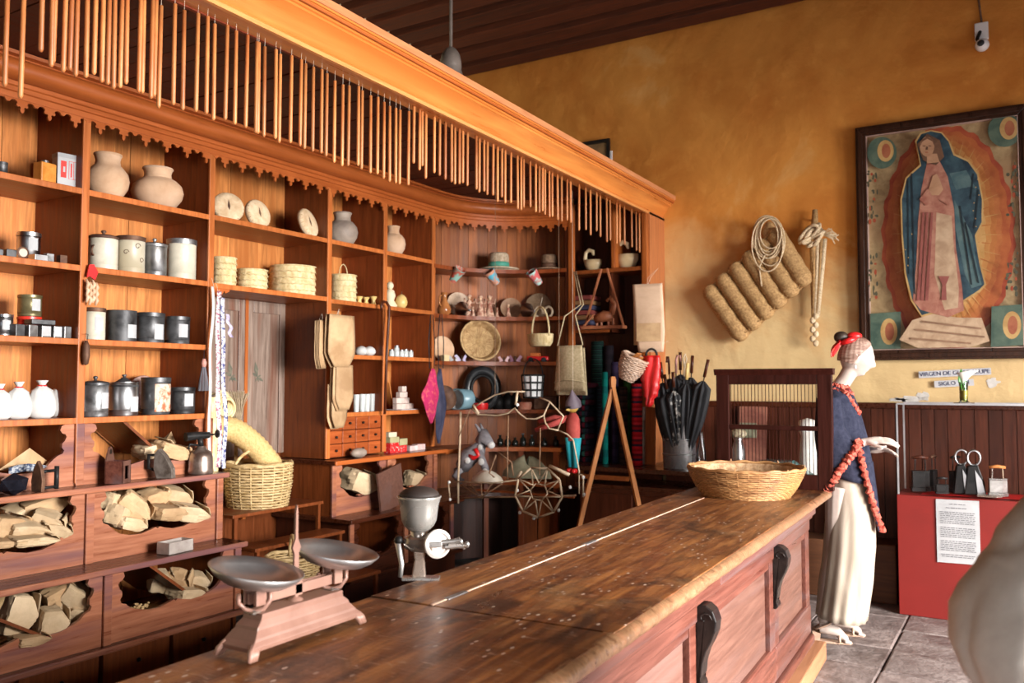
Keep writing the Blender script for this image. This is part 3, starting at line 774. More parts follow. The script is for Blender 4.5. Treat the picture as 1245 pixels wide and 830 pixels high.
for i, (a, c) in enumerate(edges):
    bx('stile', W_APRON, AX-.03, AX+.006, c-.10, c, .14, .70, bevel=.003)
    if i: bx('stile', W_APRON, AX-.03, AX+.006, a, a+.08, .14, .70, bevel=.003)
    bx('panel', W_PANEL, AX-.034, AX-.012, a+.10, c-.12, .30, .70, bevel=.003)
    bx('panel_bead', W_APRON, AX-.03, AX+.003, a+.08, c-.10, .665, .70, bevel=.006)
    bx('panel_shadow_groove', BLACKWOOD, AX-.036, AX-.030, c-.12, c-.10, .3, .68)
    bx('bottom_rail', W_APRON, AX-.03, AX+.012, a, c, .14, .30, bevel=.012)
    if 0 < i:
        # black scroll corbel on the stile
        q = [(0, .0), (.012, .0), (.022, -.012), (.018, -.028), (.008, -.034), (.018, -.05), (.022, -.09), (.034, -.13), (.052, -.165), (.066, -.20), (.070, -.235), (.058, -.268), (.036, -.285), (0, -.285)]
        m = MB().prism([(x_+AX+.006, -z_ if False else .76-.285-z_) for x_, z_ in q], 'y', a-.035, a+.035)
        cb = m.obj('corbel', BLACKWOOD, ct, bevel=.004)
        for sgn in (-1, 1):
            MB().tube([(AX+.036+(.026-.0035*t)*math.cos(t*.8), a+sgn*.036, .715+(.026-.0035*t)*math.sin(t*.8)) for t in range(7)], .0035, 5).obj('scroll', BLACKWOOD, cb, smooth=3)
bx('skirting', W_APRON, AX-.03, AX+.03, Y0, 4.93, .0, .14, bevel=.01)
bx('plinth_plank', W_PLANK, AX+.012, AX+.085, 3.45, 4.95, .0, .10, bevel=.006)
bx('end_panel', W_DARK, -.70, AX-.02, 4.93, 4.96, 0, .853)

# ================================================================ THINGS ON THE WALL SHELVES
def S(u, z, back=.12): return UX(u, XS-back, z)
def patch(r, az, half, z0, z1, off=.0012, n=8):
    b = MB(); v = []
    for k in range(n+1):
        a = az-half+2*half*k/n
        v += [((r+off)*math.cos(a), (r+off)*math.sin(a), z0), ((r+off)*math.cos(a), (r+off)*math.sin(a), z1)]
    return b.add(v, [(2*k, 2*k+2, 2*k+3, 2*k+1) for k in range(n)])
def canister(name, label, loc, w, h, m, lid='flat', lidm=None, pap=True, pz=(.3, .72), paz=-.1, phw=.42, handle=False, group=None, cat='canister'):
    r = w/2; lidm = lidm or m
    t = thing(name, label, cat, loc, group=group)
    b = MB().lathe([(r*.97, 0), (r, .006), (r, h*.15), (r*1.02, h*.16), (r, h*.17), (r, h*.84), (r*1.02, h*.85), (r, h*.86), (r, h*.97 if lid == 'none' else h*.88)], 24)
    if lid == 'none':
        b = MB().lathe([(r*.97, 0), (r, .006), (r, h-.003), (r*1.02, h), (r*.98, h), (r*.96, h*.5), (r*.94, .01), (1e-4, .01)], 24, cap=False); b.lathe([(1e-4, 0), (r*.97, 0)], 24, cap=False)
    b.obj('body', m, t, smooth=.8)
    if lid == 'flat': MB().lathe([(r*1.04, h*.87), (r*1.05, h*.99), (r*.95, h), (1e-4, h*1.005)], 24, cap=False).obj('lid', lidm, t, smooth=.8)
    if lid == 'knob':
        MB().lathe([(r*1.04, h*.86), (r*1.05, h*.93), (r*.9, h*.96), (r*.3, h*.99), (1e-4, h)], 24, cap=False).obj('lid', lidm, t, smooth=.8)
        MB().lathe([(r*.12, h*.98), (r*.10, h*1.03), (r*.2, h*1.07), (r*.14, h*1.11), (1e-4, h*1.12)], 12).obj('knob', lidm, t, smooth=3)
    if lid == 'cone':
        MB().lathe([(r*1.04, h*.76), (r*1.0, h*.80), (r*.25, h*.97), (r*.2, h*1.0), (1e-4, h)], 24, cap=False).obj('lid', lidm, t, smooth=.5)
        MB().lathe([(r*.12, h), (r*.12, h*1.04), (r*.2, h*1.07), (1e-4, h*1.09)], 12).obj('knob', lidm, t, smooth=3)
    if handle:
        a = -1.25; P0 = Vector((r*math.cos(a), r*math.sin(a), 0)); pts = []
        for k in range(7):
            q = PI*k/6; pts.append((P0.x+.016*math.sin(q)*math.cos(a), P0.y+.016*math.sin(q)*math.sin(a), h*(.38+.28*k/6)))
        MB().tube(pts, .004, 6).obj('handle', RUST, t, smooth=3)
    if pap: patch(r, paz, phw, h*pz[0], h*pz[1]).obj('paper_label', PAPERW, t)
    return t
def small(name, label, cat, loc, mb, m, rot=(0, 0, 0), group=None, **k):
    o = mb.obj(name, m, None, loc=tuple(loc), rot=rot, **k); return tag(o, label, cat, group)
def px_at(loc): return mpp(loc)
def can_px(name, label, u, z, wpx, hpx, m, back=.12, **k):
    p = S(u, z, back); s = mpp(p); return canister(name, label, p, wpx*s, hpx*s, m, **k)

# ---- top row
p = S(130, ZT[0], .15); s = mpp(p)
def pot(name, label, p, w, h, m, neck=.6, group=None):
    t = thing(name, label, 'pot', p, group=group); r = w/2
    MB().lathe([(r*.45, 0), (r*.72, h*.10), (r*.94, h*.27), (r, h*.42), (r*.93, h*.58), (r*.72, h*.70), (r*neck*.98, h*.76), (r*neck*.93, h*.86), (r*neck*1.02, h*.96), (r*neck*1.06, h), (r*neck*.96, h), (r*neck*.85, h*.86), (r*.6, h*.7), (r*.3, h*.6), (1e-4, h*.6)], 28, cap=False).obj('body', m, t, smooth=3)
    MB().lathe([(r*neck*1.0, h*.955), (r*neck*1.09, h*.975), (r*neck*1.07, h*1.005), (r*neck*.95, h*1.005)], 28, cap=False).obj('lip', m, t, smooth=3)
pot('clay_pot', 'large pale clay pot on the top shelf, left of the shorter one', p, 50*s, 56*s, CLAY)
p = S(191, ZT[0], .15); s = mpp(p); pot('clay_pot', 'pale clay pot on the top shelf, squat and wide, beside the taller one', p, 60*s, 51*s, CLAY, neck=.55)
p = UX(416, XS-.15, 2.505); s = mpp(p); pot('clay_pot', 'grey mottled round pot on the top shelf right of the round discs', p, 38*s, 41*s, CLAYG, neck=.55)
p = UX(478, XS-.15, 2.505); s = mpp(p); pot('clay_pot', 'small reddish clay pot on the top shelf next to the curved corner', p, 30*s, 37*s, CLAY, neck=.5)

p = S(54, ZT[0], .10); s = mpp(p)
t = thing('tin_box', 'amber orange tin with a small cap beside the white red printed box', 'tin', p, .1)
w, h = 20*s, 30*s
box(-w*.4, w*.4, -w/2, w/2, 0, h*.9).obj('body', mat('amber_tin', (.50, .17, .02), (.72, .30, .06), scale=18, rough=.35), t, bevel=.006)
MB().lathe([(w*.22, h*.89), (w*.22, h), (1e-4, h*1.01)], 12).obj('cap', TIN, t, smooth=.8)
p = S(80, ZT[0], .10); s = mpp(p); w, h = 27*s, 42*s
t = thing('carton', 'white printed carton with red lettering blocks on the top shelf', 'box', p, -.15)
box(-w*.3, w*.3, -w/2, w/2, 0, h).obj('body', PAPERW, t, bevel=.003)
RP = mat('red_print', (.62, .04, .03), rough=.7); GP = mat('grey_print', (.35, .35, .36), rough=.7)
for (y0, y1, z0, z1) in ((-.36, -.12, .62, .78), (-.36, -.12, .30, .46), (-.36, -.26, .46, .62), (-.17, -.12, .46, .62)):
    box(w*.3, w*.3+.001, y0*w, y1*w, z0*h, z1*h).obj('printed_block', RP, t)
for (y0, y1, z0, z1) in ((-.02, .0, .28, .8), (.18, .2, .28, .8), (-.02, .38, .79, .8), (-.02, .38, .28, .29), (.37, .38, .28, .8), (.06, .12, .34, .74)):
    box(w*.3, w*.3+.001, y0*w, y1*w, z0*h, z1*h).obj('printed_line', RP, t)
box(-w*.3, w*.3+.001, -w/2-.001, w/2+.001, h*.88, h*1.001).obj('printed_band', GP, t)
p = S(2, ZT[0], .12); canister('tin_can', 'small dark tin at the far left end of the top shelf', p, .05, .075, TINDK, pap=False, cat='tin')

# ---- second row
can_px('cream_canister', 'cream canister with a rusty side handle, first of the row of four', 125, ZT[1], 33, 45, TINCR, back=.12, lid='knob', lidm=RUST, pap=False, handle=True)
t = can_px('cream_canister', 'cream canister painted with brown curls and a dark rim', 158, ZT[1], 33, 46, TINCR, lid='flat', lidm=RUST, pap=False)
r = 33*mpp(t.location)/2; hh = 46*mpp(t.location)
for (az, z0, sz) in ((-.1, .72, .018), (.25, .36, .016), (-.9, .55, .015)):
    q = []
    for k in range(12):
        a = k*.55; rr = sz*(1-k*.055)
        q.append(((r+.001)*math.cos(az+rr*math.cos(a)/r), (r+.001)*math.sin(az+rr*math.cos(a)/r), z0*hh+rr*math.sin(a)))
    MB().tube(q, .0018, 4).obj('painted_curl', RUST, t)
can_px('tin_canister', 'grey galvanised tin canister standing between two cream ones', 187, ZT[1], 29, 43, TIN, lid='knob', lidm=TIN, pap=False)
can_px('cream_canister', 'dirty cream canister with a grey lid, last of the row of four', 220, ZT[1], 34, 50, TINCR, lid='flat', lidm=TIN, pap=False, handle=False)
p = S(37, ZT[1], .13); s = mpp(p)
canister('tin_can', 'shiny silver tin standing above small metal weights', p+Vector((-.02, 0, 0)), 26*s, 37*s, STEEL, pap=True, pz=(.4, .8), cat='tin')
for i, (u, w_, h_, m_, lb) in enumerate(((-2, 8, 9, TINDK, 'tiny dark metal weight at the left end of the second shelf'), (11, 12, 10, TINDK, 'small dark metal cube between the weights and the round medal'), (46, 16, 8, STEEL, 'flat silver metal box in front of the silver tin'),
                                 (59, 9, 11, TIN, 'small metal cube right of the flat silver box'), (75, 9, 11, RUST, 'reddish metal cube last on the second shelf of the left bay'))):
    p = S(u, ZT[1], .05); s = mpp(p); small('metal_weight', lb, 'weight', p, box(-w_*s/2, w_*s/2, -w_*s/2, w_*s/2, 0, h_*s), m_, bevel=.003)
p = S(27, ZT[1], .045); s = mpp(p)
t = thing('round_medal', 'small round reddish medal leaning before the silver tin', 'medal', p)
MB().lathe([(7*s, 0), (7.5*s, .004), (6*s, .008), (1e-4, .008)], 18).rot(0, PI/2, 0).move(0, 0, 8*s).obj('disc', RUST, t, smooth=.8)
MB().lathe([(5*s, .008), (1e-4, .0095)], 18).rot(0, PI/2, 0).move(0, 0, 8*s).obj('face', mat('pale_enamel', (.6, .45, .35), (.7, .58, .45)), t)

# ---- third row
can_px('tin_canister', 'cream and grey canister with white label beside the red ribbon', 114, ZT[2], 25, 40, TINCR, lid='flat', lidm=RUST)
can_px('tin_canister', 'wide dark lidless tin canister with a white label low down', 147, ZT[2], 35, 38, TINDK, lid='none', pz=(.12, .55), paz=.25)
can_px('tin_canister', 'dark tin canister with a domed lid and square white label', 182, ZT[2], 33, 37, TINDK, lid='flat', pz=(.12, .62), paz=.1)
can_px('tin_canister', 'low dark canister with white label at the right end of third shelf', 215, ZT[2], 29, 34, TINDK, lid='flat', pz=(.25, .72))
can_px('tin_can', 'silver tin with white label at the left edge of third shelf', 3, ZT[2], 22, 27, STEEL, cat='tin')
p = S(35, ZT[2], .16); s = mpp(p)
canister('tin_can', 'red and yellow printed tin under the olive green tin', p, 26*s, 26*s, mat('red_tin', (.55, .02, .015), (.65, .04, .02), rough=.35), pap=False, cat='tin')
t = bpy.data.objects[-1] if False else None
q = patch(13*s, -.3, .6, 9*s, 14*s, off=.0015); o = q.obj('yellow_print', mat('yellow_print', (.8, .55, .05), rough=.6)); o.location = (0, 0, 0)
tin = [x_ for x_ in COL.objects if x_.get('label') == 'red and yellow printed tin under the olive green tin'][0]; o.parent = tin
canister('tin_can', 'olive green tin stacked on the red printed tin', p+Vector((0, 0, 26.5*s)), 26*s, 26*s, mat('olive_tin', (.13, .11, .05), (.24, .20, .10), scale=10, rough=.35, metal=.5), pap=True, pz=(.25, .8), paz=.1, cat='tin')
for u, w_, m_, lb in ((26, 15, TINDK, 'dark metal box, first of the low row under the olive tin'), (42, 15, TIN, 'grey metal box, second of the low row of boxes'), (58, 16, PAPERW, 'metal box with a white face, middle of the low row'),
                  (72, 14, PAPERW, 'small white faced box right of the middle one'), (84, 12, TIN, 'small grey box at the right end of the low row')):
    p = S(u-5, ZT[2], .06); s = mpp(p)
    t = thing('metal_box', lb, 'box', p, .2); box(-.03, .02, -w_*s*.42, w_*s*.42, 0, 15*s).obj('body', TIN if m_ == PAPERW else m_, t, bevel=.003)
    if m_ == PAPERW: box(.02, .021, -w_*s*.36, w_*s*.36, 2*s, 14*s).obj('paper_label', PAPERW, t)
p = S(50, ZT[2]+.065, .08); s = mpp(p); small('metal_box', 'flat dark box lying across the low row of boxes', 'box', p, box(-.035, .035, -16*s, 13*s, 0, 6*s), TINDK, bevel=.003)

# ---- fourth row: sacks and canisters
def sack(label, p, w, h, seed):
    t = thing('cloth_sack', label, 'sack', p, random.uniform(-.3, .3)); r = w/2
    def fn(i, j):
        a = 2*PI*i; z = j
        if z < .8: rr = (.80+.28*math.sin(PI*min(1, z/.8)**.8)*1.0) if z > .02 else .7
        else: rr = .95-(z-.8)/.2*.72
        if z > .97: rr = .26
        rr *= 1+.07*noise.noise(Vector((math.cos(a)*2+seed, math.sin(a)*2, z*3)))+(.05*math.sin(a*9+seed) if z > .55 else 0)
        return (r*rr*math.cos(a)*.8, r*rr*math.sin(a), h*.92*z)
    b = MB().grid(fn, 30, 14, closeu=True); b.f.append(tuple(range(29, -1, -1))); b.obj('bag', WHITECL, t, smooth=3)
    MB().tube([(r*.26*math.cos(k*PI/4), r*.3*math.sin(k*PI/4), h*.915) for k in range(8)], .004, 5, closed=True).obj('red_tie', REDC, t, smooth=3)
    b = MB()
    for k in range(7):
        a = k*.9; b.prism([(-.012, 0), (.012, 0), (.02, .025), (-.018, .022)], 'y', -.001, .001); bb = MB(); 
    b = MB().lathe([(r*.22, 0), (r*.30, .012), (r*.44, .026), (r*.40, .026), (r*.2, .005)], 9, cap=False).move(0, 0, h*.92)
    b.obj('gathered_top', WHITECL if seed % 2 else REDC, t, smooth=3)
for i, (u, w_, h_, lb) in enumerate(((-1, 27, 40, 'white cloth sack cut by the left edge of the picture'), (22, 28, 42, 'white cloth sack with flat top, second from the left'), (50, 33, 43, 'fat white cloth sack with a red tied neck'), (72, 25, 41, 'white cloth sack leaning at the right end of the row'))):
    p = S(u, ZT[3], .14 if i != 3 else .20); s = mpp(p); sack(lb, p, w_*s, h_*s, i*2+1)
can_px('tin_canister', 'tall grey tin canister with knob and white label, below the corn', 115, ZT[3], 30, 44, TIN, lid='knob', lidm=TINDK, pz=(.22, .66), paz=.35)
can_px('tin_canister', 'silver tin canister with a dark cone lid and two labels', 150, ZT[3], 33, 46, STEEL, lid='cone', lidm=TINDK, pz=(.10, .5), paz=.3)
q = can_px('tin_canister', 'dark canister with a rusty orange and white picture label', 189, ZT[3], 33, 45, TINDK, lid='flat', pap=False)
s = mpp(q.location); patch(16.5*s, .05, .75, .08*45*s, .82*45*s).obj('picture_label', mat('picture_label', (.42, .10, .03), (.62, .52, .40), scale=22, rough=.6, contrast=(.42, .55)), q)
can_px('tin_canister', 'short grey canister with white label at the right end of fourth shelf', 222, ZT[3], 28, 32, TINDK, lid='flat', pz=(.28, .75))
p = S(174, ZT[3], .33); s = mpp(p)
t = thing('plate', 'decorated plate standing on edge behind the cone lidded canister', 'plate', p, 0)
MB().lathe([(1e-4, 0), (14*s, .003), (22*s, .012), (23*s, .014), (22*s, .018), (14*s, .008), (1e-4, .006)], 28, cap=False).rot(0, PI/2-.15, 0).move(0, 0, 23*s).obj('dish', mat('plate_glaze', (.55, .42, .36), (.35, .14, .12), scale=30, rough=.3), t, smooth=3)

# ---- round discs
def disc(label, u, back, r_px, tilt, az):
    p = UX(u, XS-back, 2.505); s = mpp(p); r = r_px*s
    t = thing('straw_disc', label, 'disc', p, az, )
    e = .022
    b = MB().lathe([(1e-4, -e), (r*.9, -e), (r, -e*.5), (r*1.01, 0), (r, e*.5), (r*.93, e*.9), (r*.6, e), (1e-4, e)], 30, cap=False).rot(0, PI/2-tilt, 0).move(0, 0, r*math.cos(tilt)*.98)
    b.obj('body', mat('pressed_disc', (.56, .38, .22), (.76, .58, .38), scale=22, rough=.85, bump=.4), t, smooth=3)
    b = MB()
    for k in range(22):
        a = 2*PI*k/22
        b.tube([(r*.93*math.cos(a), r*.93*math.sin(a), e*.95), (r*1.005*math.cos(a+.03), r*1.005*math.sin(a+.03), e*.2)], .002, 4)
    b.rot(0, PI/2-tilt, 0).move(0, 0, r*math.cos(tilt)*.98); o = b.obj('rim_stitching', WICK, t); o['kind'] = 'stuff'
    MB().prism([(-.45*r, 0), (0, .09*r), (.3*r, .02*r), (0, -.09*r)], 'z', e, e+.0015).rot(0, PI/2-tilt, 0).move(0, 0, r*math.cos(tilt)*.98).obj('slit', RUST, t)
disc('round pale disc turned sideways, first of three on the top shelf', 277, .11, 19, .28, -.45)
disc('round pale disc leaning in the middle of the top shelf', 313, .11, 18, .25, .0)
disc('round pale disc leaning by the right upright of the top shelf', 374, .09, 18.5, .3, .25)

# ---- palm boxes
def palmbox(label, p, w, h, n=6, handle=False):
    t = thing('palm_box', label, 'basket', p); r = w/2
    b = MB(); pf = []
    for k in range(n*4+1):
        z = h*k/(n*4); pf.append((r*(1+.025*math.sin(k*PI/2))*(1-.02*k/(n*4)), z))
    b.lathe([(1e-4, 0)]+pf+[(r*.8, h*1.005), (1e-4, h*1.01)], 28, cap=False)
    b.obj('body', PALM, t, smooth=3)
    o = MB()
    for k in range(1, n):
        z = h*k/n
        o.tube([((r*1.02)*math.cos(2*PI*i/40), r*1.02*math.sin(2*PI*i/40), z+.004*(-1)**i) for i in range(40)], .0028, 4, closed=True)
    q = o.obj('plaited_band', PALM, t, smooth=3); q['kind'] = 'stuff'
    MB().tube([(r*1.0*math.cos(2*PI*i/30), r*1.0*math.sin(2*PI*i/30), h) for i in range(30)], .005, 5, closed=True).obj('rim', PALM, t, smooth=3)
    if handle: MB().tube([(0, r*.45*math.cos(PI*k/8), h+.085*math.sin(PI*k/8)) for k in range(9)], .004, 5).obj('handle', PALM, t, smooth=3)
for u, w_, h_, back, n_, hd, lb in ((272, 29, 36, .17, 5, 0, 'tall woven palm box, first on the shelf over the cupboard'), (306, 37, 26, .20, 4, 0, 'low woven palm box in the middle over the cupboard'),
                          (356, 57, 37, .26, 5, 0, 'widest woven palm box on the shelf over the cupboard'), (417, 32, 34, .17, 5, 1, 'woven palm box with a thin loop handle beside the hanging paper bags')):
    p = UX(u, XS-back, 2.10 if u < 400 else 2.09); s = mpp(p); palmbox(lb, p, w_*s, h_*s, n_, hd)
# ---- small things right bays
YEL = mat('yellow_gourd', (.62, .40, .12), (.80, .58, .24), scale=6, rough=.4)
for i, (u, h_) in enumerate(((437, 9), (445, 9), (454, 11))):
    p = UX(u, XS-.08, 2.09); s = mpp(p)
    b = MB().lathe([(4*s, 0), (2*s, h_*s*.5), (4.5*s, h_*s), (3.5*s, h_*s), (1e-4, h_*s*.7)], 12, cap=False)
    small('wooden_egg_cup', 'tiny turned yellow wood cup, %s of three beside the palm box' % ('left', 'middle', 'right')[i], 'cup', p, b, YEL, smooth=3)
p = UX(474, XS-.14, 2.09); s = mpp(p); t = thing('figurine', 'small cream carved figurine standing in front of the yellow gourd', 'figurine', p)
MB().lathe([(8*s, 0), (9*s, 4*s), (5*s, 10*s), (7*s, 16*s), (5*s, 22*s), (2*s, 24*s), (1e-4, 25*s)], 14, cap=False).obj('body', mat('ivory_paint', (.66, .55, .36), (.8, .7, .5)), t, smooth=3)
MB().ell((0, 0, 28*s), 4.5*s, 4.5*s, 5*s).obj('head', MATS['ivory_paint'], t, smooth=3)
MB().prism([(-4*s, 0), (14*s, 0), (16*s, 12*s), (6*s, 9*s)], 'x', .02, .026).obj('cloth_corner', MATS['ivory_paint'], t)
p = UX(488, XS-.08, 2.09); s = mpp(p); t = thing('gourd', 'round yellow gourd with a stalk on the shelf by the corner', 'gourd', p)
MB().lathe([(1e-4, 0), (4*s, .5*s), (7*s, 5*s), (7.5*s, 9*s), (6*s, 14*s), (3*s, 17*s), (1e-4, 18*s)], 18, cap=False).obj('body', YEL, t, smooth=3)
MB().tube([(0, 0, 17*s), (0, .004, 21*s)], .003, 5).obj('stem', RUST, t)
MB().lathe([(5*s, 0), (4*s, 1.5*s), (1e-4, 2*s)], 12).move(0, 10*s, 0).obj('leaf', YEL, t)
# cloth bundles, jars, glasses, soaps
for u, lb in ((439, 'small white cloth bundle left of its twin above the spice drawers'), (449, 'small white cloth bundle right of its twin above the spice drawers')):
    p = UX(u, XS-.10, 1.71); s = mpp(p)
    def fn(i, j, u=u): 
        a = 2*PI*i; r_ = 8*s*math.sin(PI*min(.98, max(.02, j)))*(1+.25*noise.noise(Vector((a, j*4, u))))
        return (r_*math.cos(a), r_*math.sin(a), 12*s*(1-math.cos(PI*j))/2)
    small('cloth_bundle', lb, 'bundle', p, MB().grid(fn, 12, 8, closeu=True), WHITECL, smooth=1)
JAR = mat('jar_glass', (.45, .48, .48), (.62, .64, .62), rough=.12, spec=.8)
for i, (u, h_) in enumerate(((476, 9), (482, 14), (488, 9), (493, 10), (499, 9))):
    p = UX(u, XS-.06, 1.71); s = mpp(p); t = thing('small_jar', 'glass jar with metal lid, %s of five on shelf by corner' % ('first', 'second and tallest', 'third', 'fourth', 'last')[i], 'jar', p)
    MB().lathe([(3*s, 0), (3.4*s, h_*s*.1), (3.4*s, h_*s*.75), (2.6*s, h_*s*.85)], 12).obj('body', JAR, t, smooth=.8)
    MB().lathe([(3*s, h_*s*.82), (3*s, h_*s), (1e-4, h_*s)], 12).obj('lid', TIN, t, smooth=.8)
for i, u in enumerate((433, 440, 446, 452)):
    p = UX(u, XS-.07-.02*(i % 2), 1.30); s = mpp(p); h_ = 21*s; r_ = 4*s
    b = MB().lathe([(r_*.8, 0), (r_, h_), (r_*.9, h_), (r_*.7, .01), (1e-4, .01)], 14, cap=False)
    small('drinking_glass', 'clear tumbler, %s of four standing on the spice drawers' % ('leftmost', 'second from left', 'third from left', 'rightmost')[i], 'glass', p, b, JAR, smooth=.8)
SOAP = mat('soap', (.55, .42, .36), (.70, .56, .50), scale=10, rough=.6)
p0 = UX(490, XS-.09, 1.30); s = mpp(p0); kk = 0
small('paper_sheet', 'white paper sheet under the stack of pinkish soap bars', 'paper', p0, box(-.08, .07, -17*s, 17*s, 0, .006), PAPERW)
for row, cnt in enumerate((4, 3, 2, 1)):
    for c_ in range(cnt):
        yy = (c_-(cnt-1)/2)*9*s+(-3*s if row else 0)
        pos = p0+Vector((random.uniform(-.01, .01), yy, .006+row*7*s))
        lb = 'pinkish soap bar, %s in the %s row of the soap stack' % ([['only one'], ['left', 'right'], ['left', 'middle', 'right'], ['leftmost', 'second from left', 'third from left', 'rightmost']][cnt-1][c_], ('lowest', 'second', 'third', 'topmost')[row])
        small('soap_bar', lb, 'soap', pos, box(-.02, .02, -4.2*s, 4.2*s, 0, 6.6*s), SOAP, bevel=.002, group='soap bars, row %d of the stack' % (row+1))
p = UX(476, XS-.16, 1.30); s = mpp(p); t = thing('wooden_spoon', 'wooden spoon standing behind the soap stack', 'spoon', p, 0)
MB().tube([(0, 3*s, 0), (-.01, -3*s, 34*s)], .006, 6).obj('handle', W_PALE, t, smooth=3); MB().ell((-.01, -4*s, 40*s), .006, 4*s, 8*s).obj('bowl', W_PALE, t, smooth=3)
BX = [('green_carton', (.30, .28, .14), 'pale green small carton'), ('red_carton', (.60, .02, .015), 'red carton with white dots'), ('cream_carton', (.62, .55, .42), 'cream small carton'), ('pink_carton', (.66, .42, .42), 'pink and white small carton')]
red = mat('red_dotted', (.60, .015, .015), (.85, .6, .55), scale=60, rough=.5, contrast=(.56, .62))
spec_ = [(476, 0, 18, 12, red, 'red dotted carton at the foot of the small carton stack'), (486, 0, 16, 8, red, 'low red dotted carton right of the higher red one'), (476, 12, 18, 7, mat('green_c', (.30, .26, .12), (.4, .36, .2)), 'olive green carton lying on the red dotted cartons'),
         (487, 8, 15, 8, MATS['green_c'], 'pale green carton second in the carton stack'), (474, 19, 14, 6, mat('cream_c', (.6, .5, .36)), 'cream carton on top of the carton stack'),
         (500, 0, 14, 6, mat('pink_c', (.66, .40, .38), (.8, .66, .62), scale=20), 'pink and white carton flat on the ledge near the corner'), (509, 0, 14, 7, MATS['pink_c'], 'pink and white carton at the right end of the ledge')]
for u, z_, w_, h_, m_, lb in spec_:
    p = UX(u, XS-.02, .985); s = mpp(p); p = p+Vector((0, 0, z_*s)); small('carton', lb, 'box', p, box(-.03, .03, -w_*s/2, w_*s/2, 0, h_*s-.001), m_, rot=(0, 0, random.uniform(-.1, .1)), bevel=.002)
p = UX(436, -4.04, .985); s = mpp(p)
small('grinding_stone', 'grey brown rounded stone lying on the ledge below the spice drawers', 'stone', p, MB().ell((0, 0, 6*s), .045, 13*s, 6*s), CLAYG, smooth=3)

# ---- paper packages in the bins
def crumple(w, d, h, seed, n=7, amp=.085, fold=True):
    rnd = random.Random(seed)
    bm = bmesh.new(); bmesh.ops.create_cube(bm, size=1); bmesh.ops.subdivide_edges(bm, edges=bm.edges, cuts=n, use_grid_fill=True)
    vs = []
    sx = seed*3.71
    for q in bm.verts:
        c = q.co.copy(); m = max(abs(c.x), abs(c.y), abs(c.z)); l = c.length
        c = c*(1-.13*max(0, l-.60)/.27)
        if fold:                                             # the mouth of the bag folds flat at +x
            t = max(0, c.x-.16)*2.9; c.z *= 1-.80*min(1, t); c.y *= 1+.06*t
        nv = Vector((c.x*2.6+sx, c.y*2.6, c.z*2.6)); nn = noise.noise(nv); n2 = abs(noise.noise(nv*2.4+Vector((7, 3, 1))))
        n3 = abs(noise.noise(nv*4.3+Vector((1, 8, 3))))
        c *= 1+amp*nn-amp*1.6*max(0, .22-n2)/.22*.35-amp*.9*max(0, .16-n3)/.16*.3
        c += Vector((rnd.uniform(-1, 1), rnd.uniform(-1, 1), rnd.uniform(-1, 1)))*.013
        q.co = Vector((c.x*w*1.08, c.y*d, c.z*h))
    b = MB(); b.add([q.co[:] for q in bm.verts], [[v.index for v in f.verts] for f in bm.faces]); bm.free()
    return b
pk_proto = {}
ROWN = {2: 'upper row of bins', 3: 'lowest row of bins', 1: 'top bins'}
def package(u, v, x, w, h_, rot, m, label, d=None):
    p = PX(u, v, x); s = mpp(p); W_ = w*s; H_ = h_*s; D_ = (d or w*.8)*s
    b = crumple(W_, D_, H_, int(u*7+v)); o = b.obj('paper_package', m, None, loc=tuple(p), rot=rot, smooth=.22)
    tag(o, label, 'package', 'paper packages in the bins')
    fb_ = MB()
    def ff(i, j): return (W_*(.50-.20*j)*1.02, D_*(i-.5)*.92, H_*(.06+.50*math.sin(min(1, j*1.25)*PI/2))+.002+.003*noise.noise(Vector((i*5, j*5, u))))
    fb_.grid(ff, 7, 5).obj('folded_flap', m, o, smooth=.3, solid=.003); return o
K, KL = KRAFT, KRAFTL
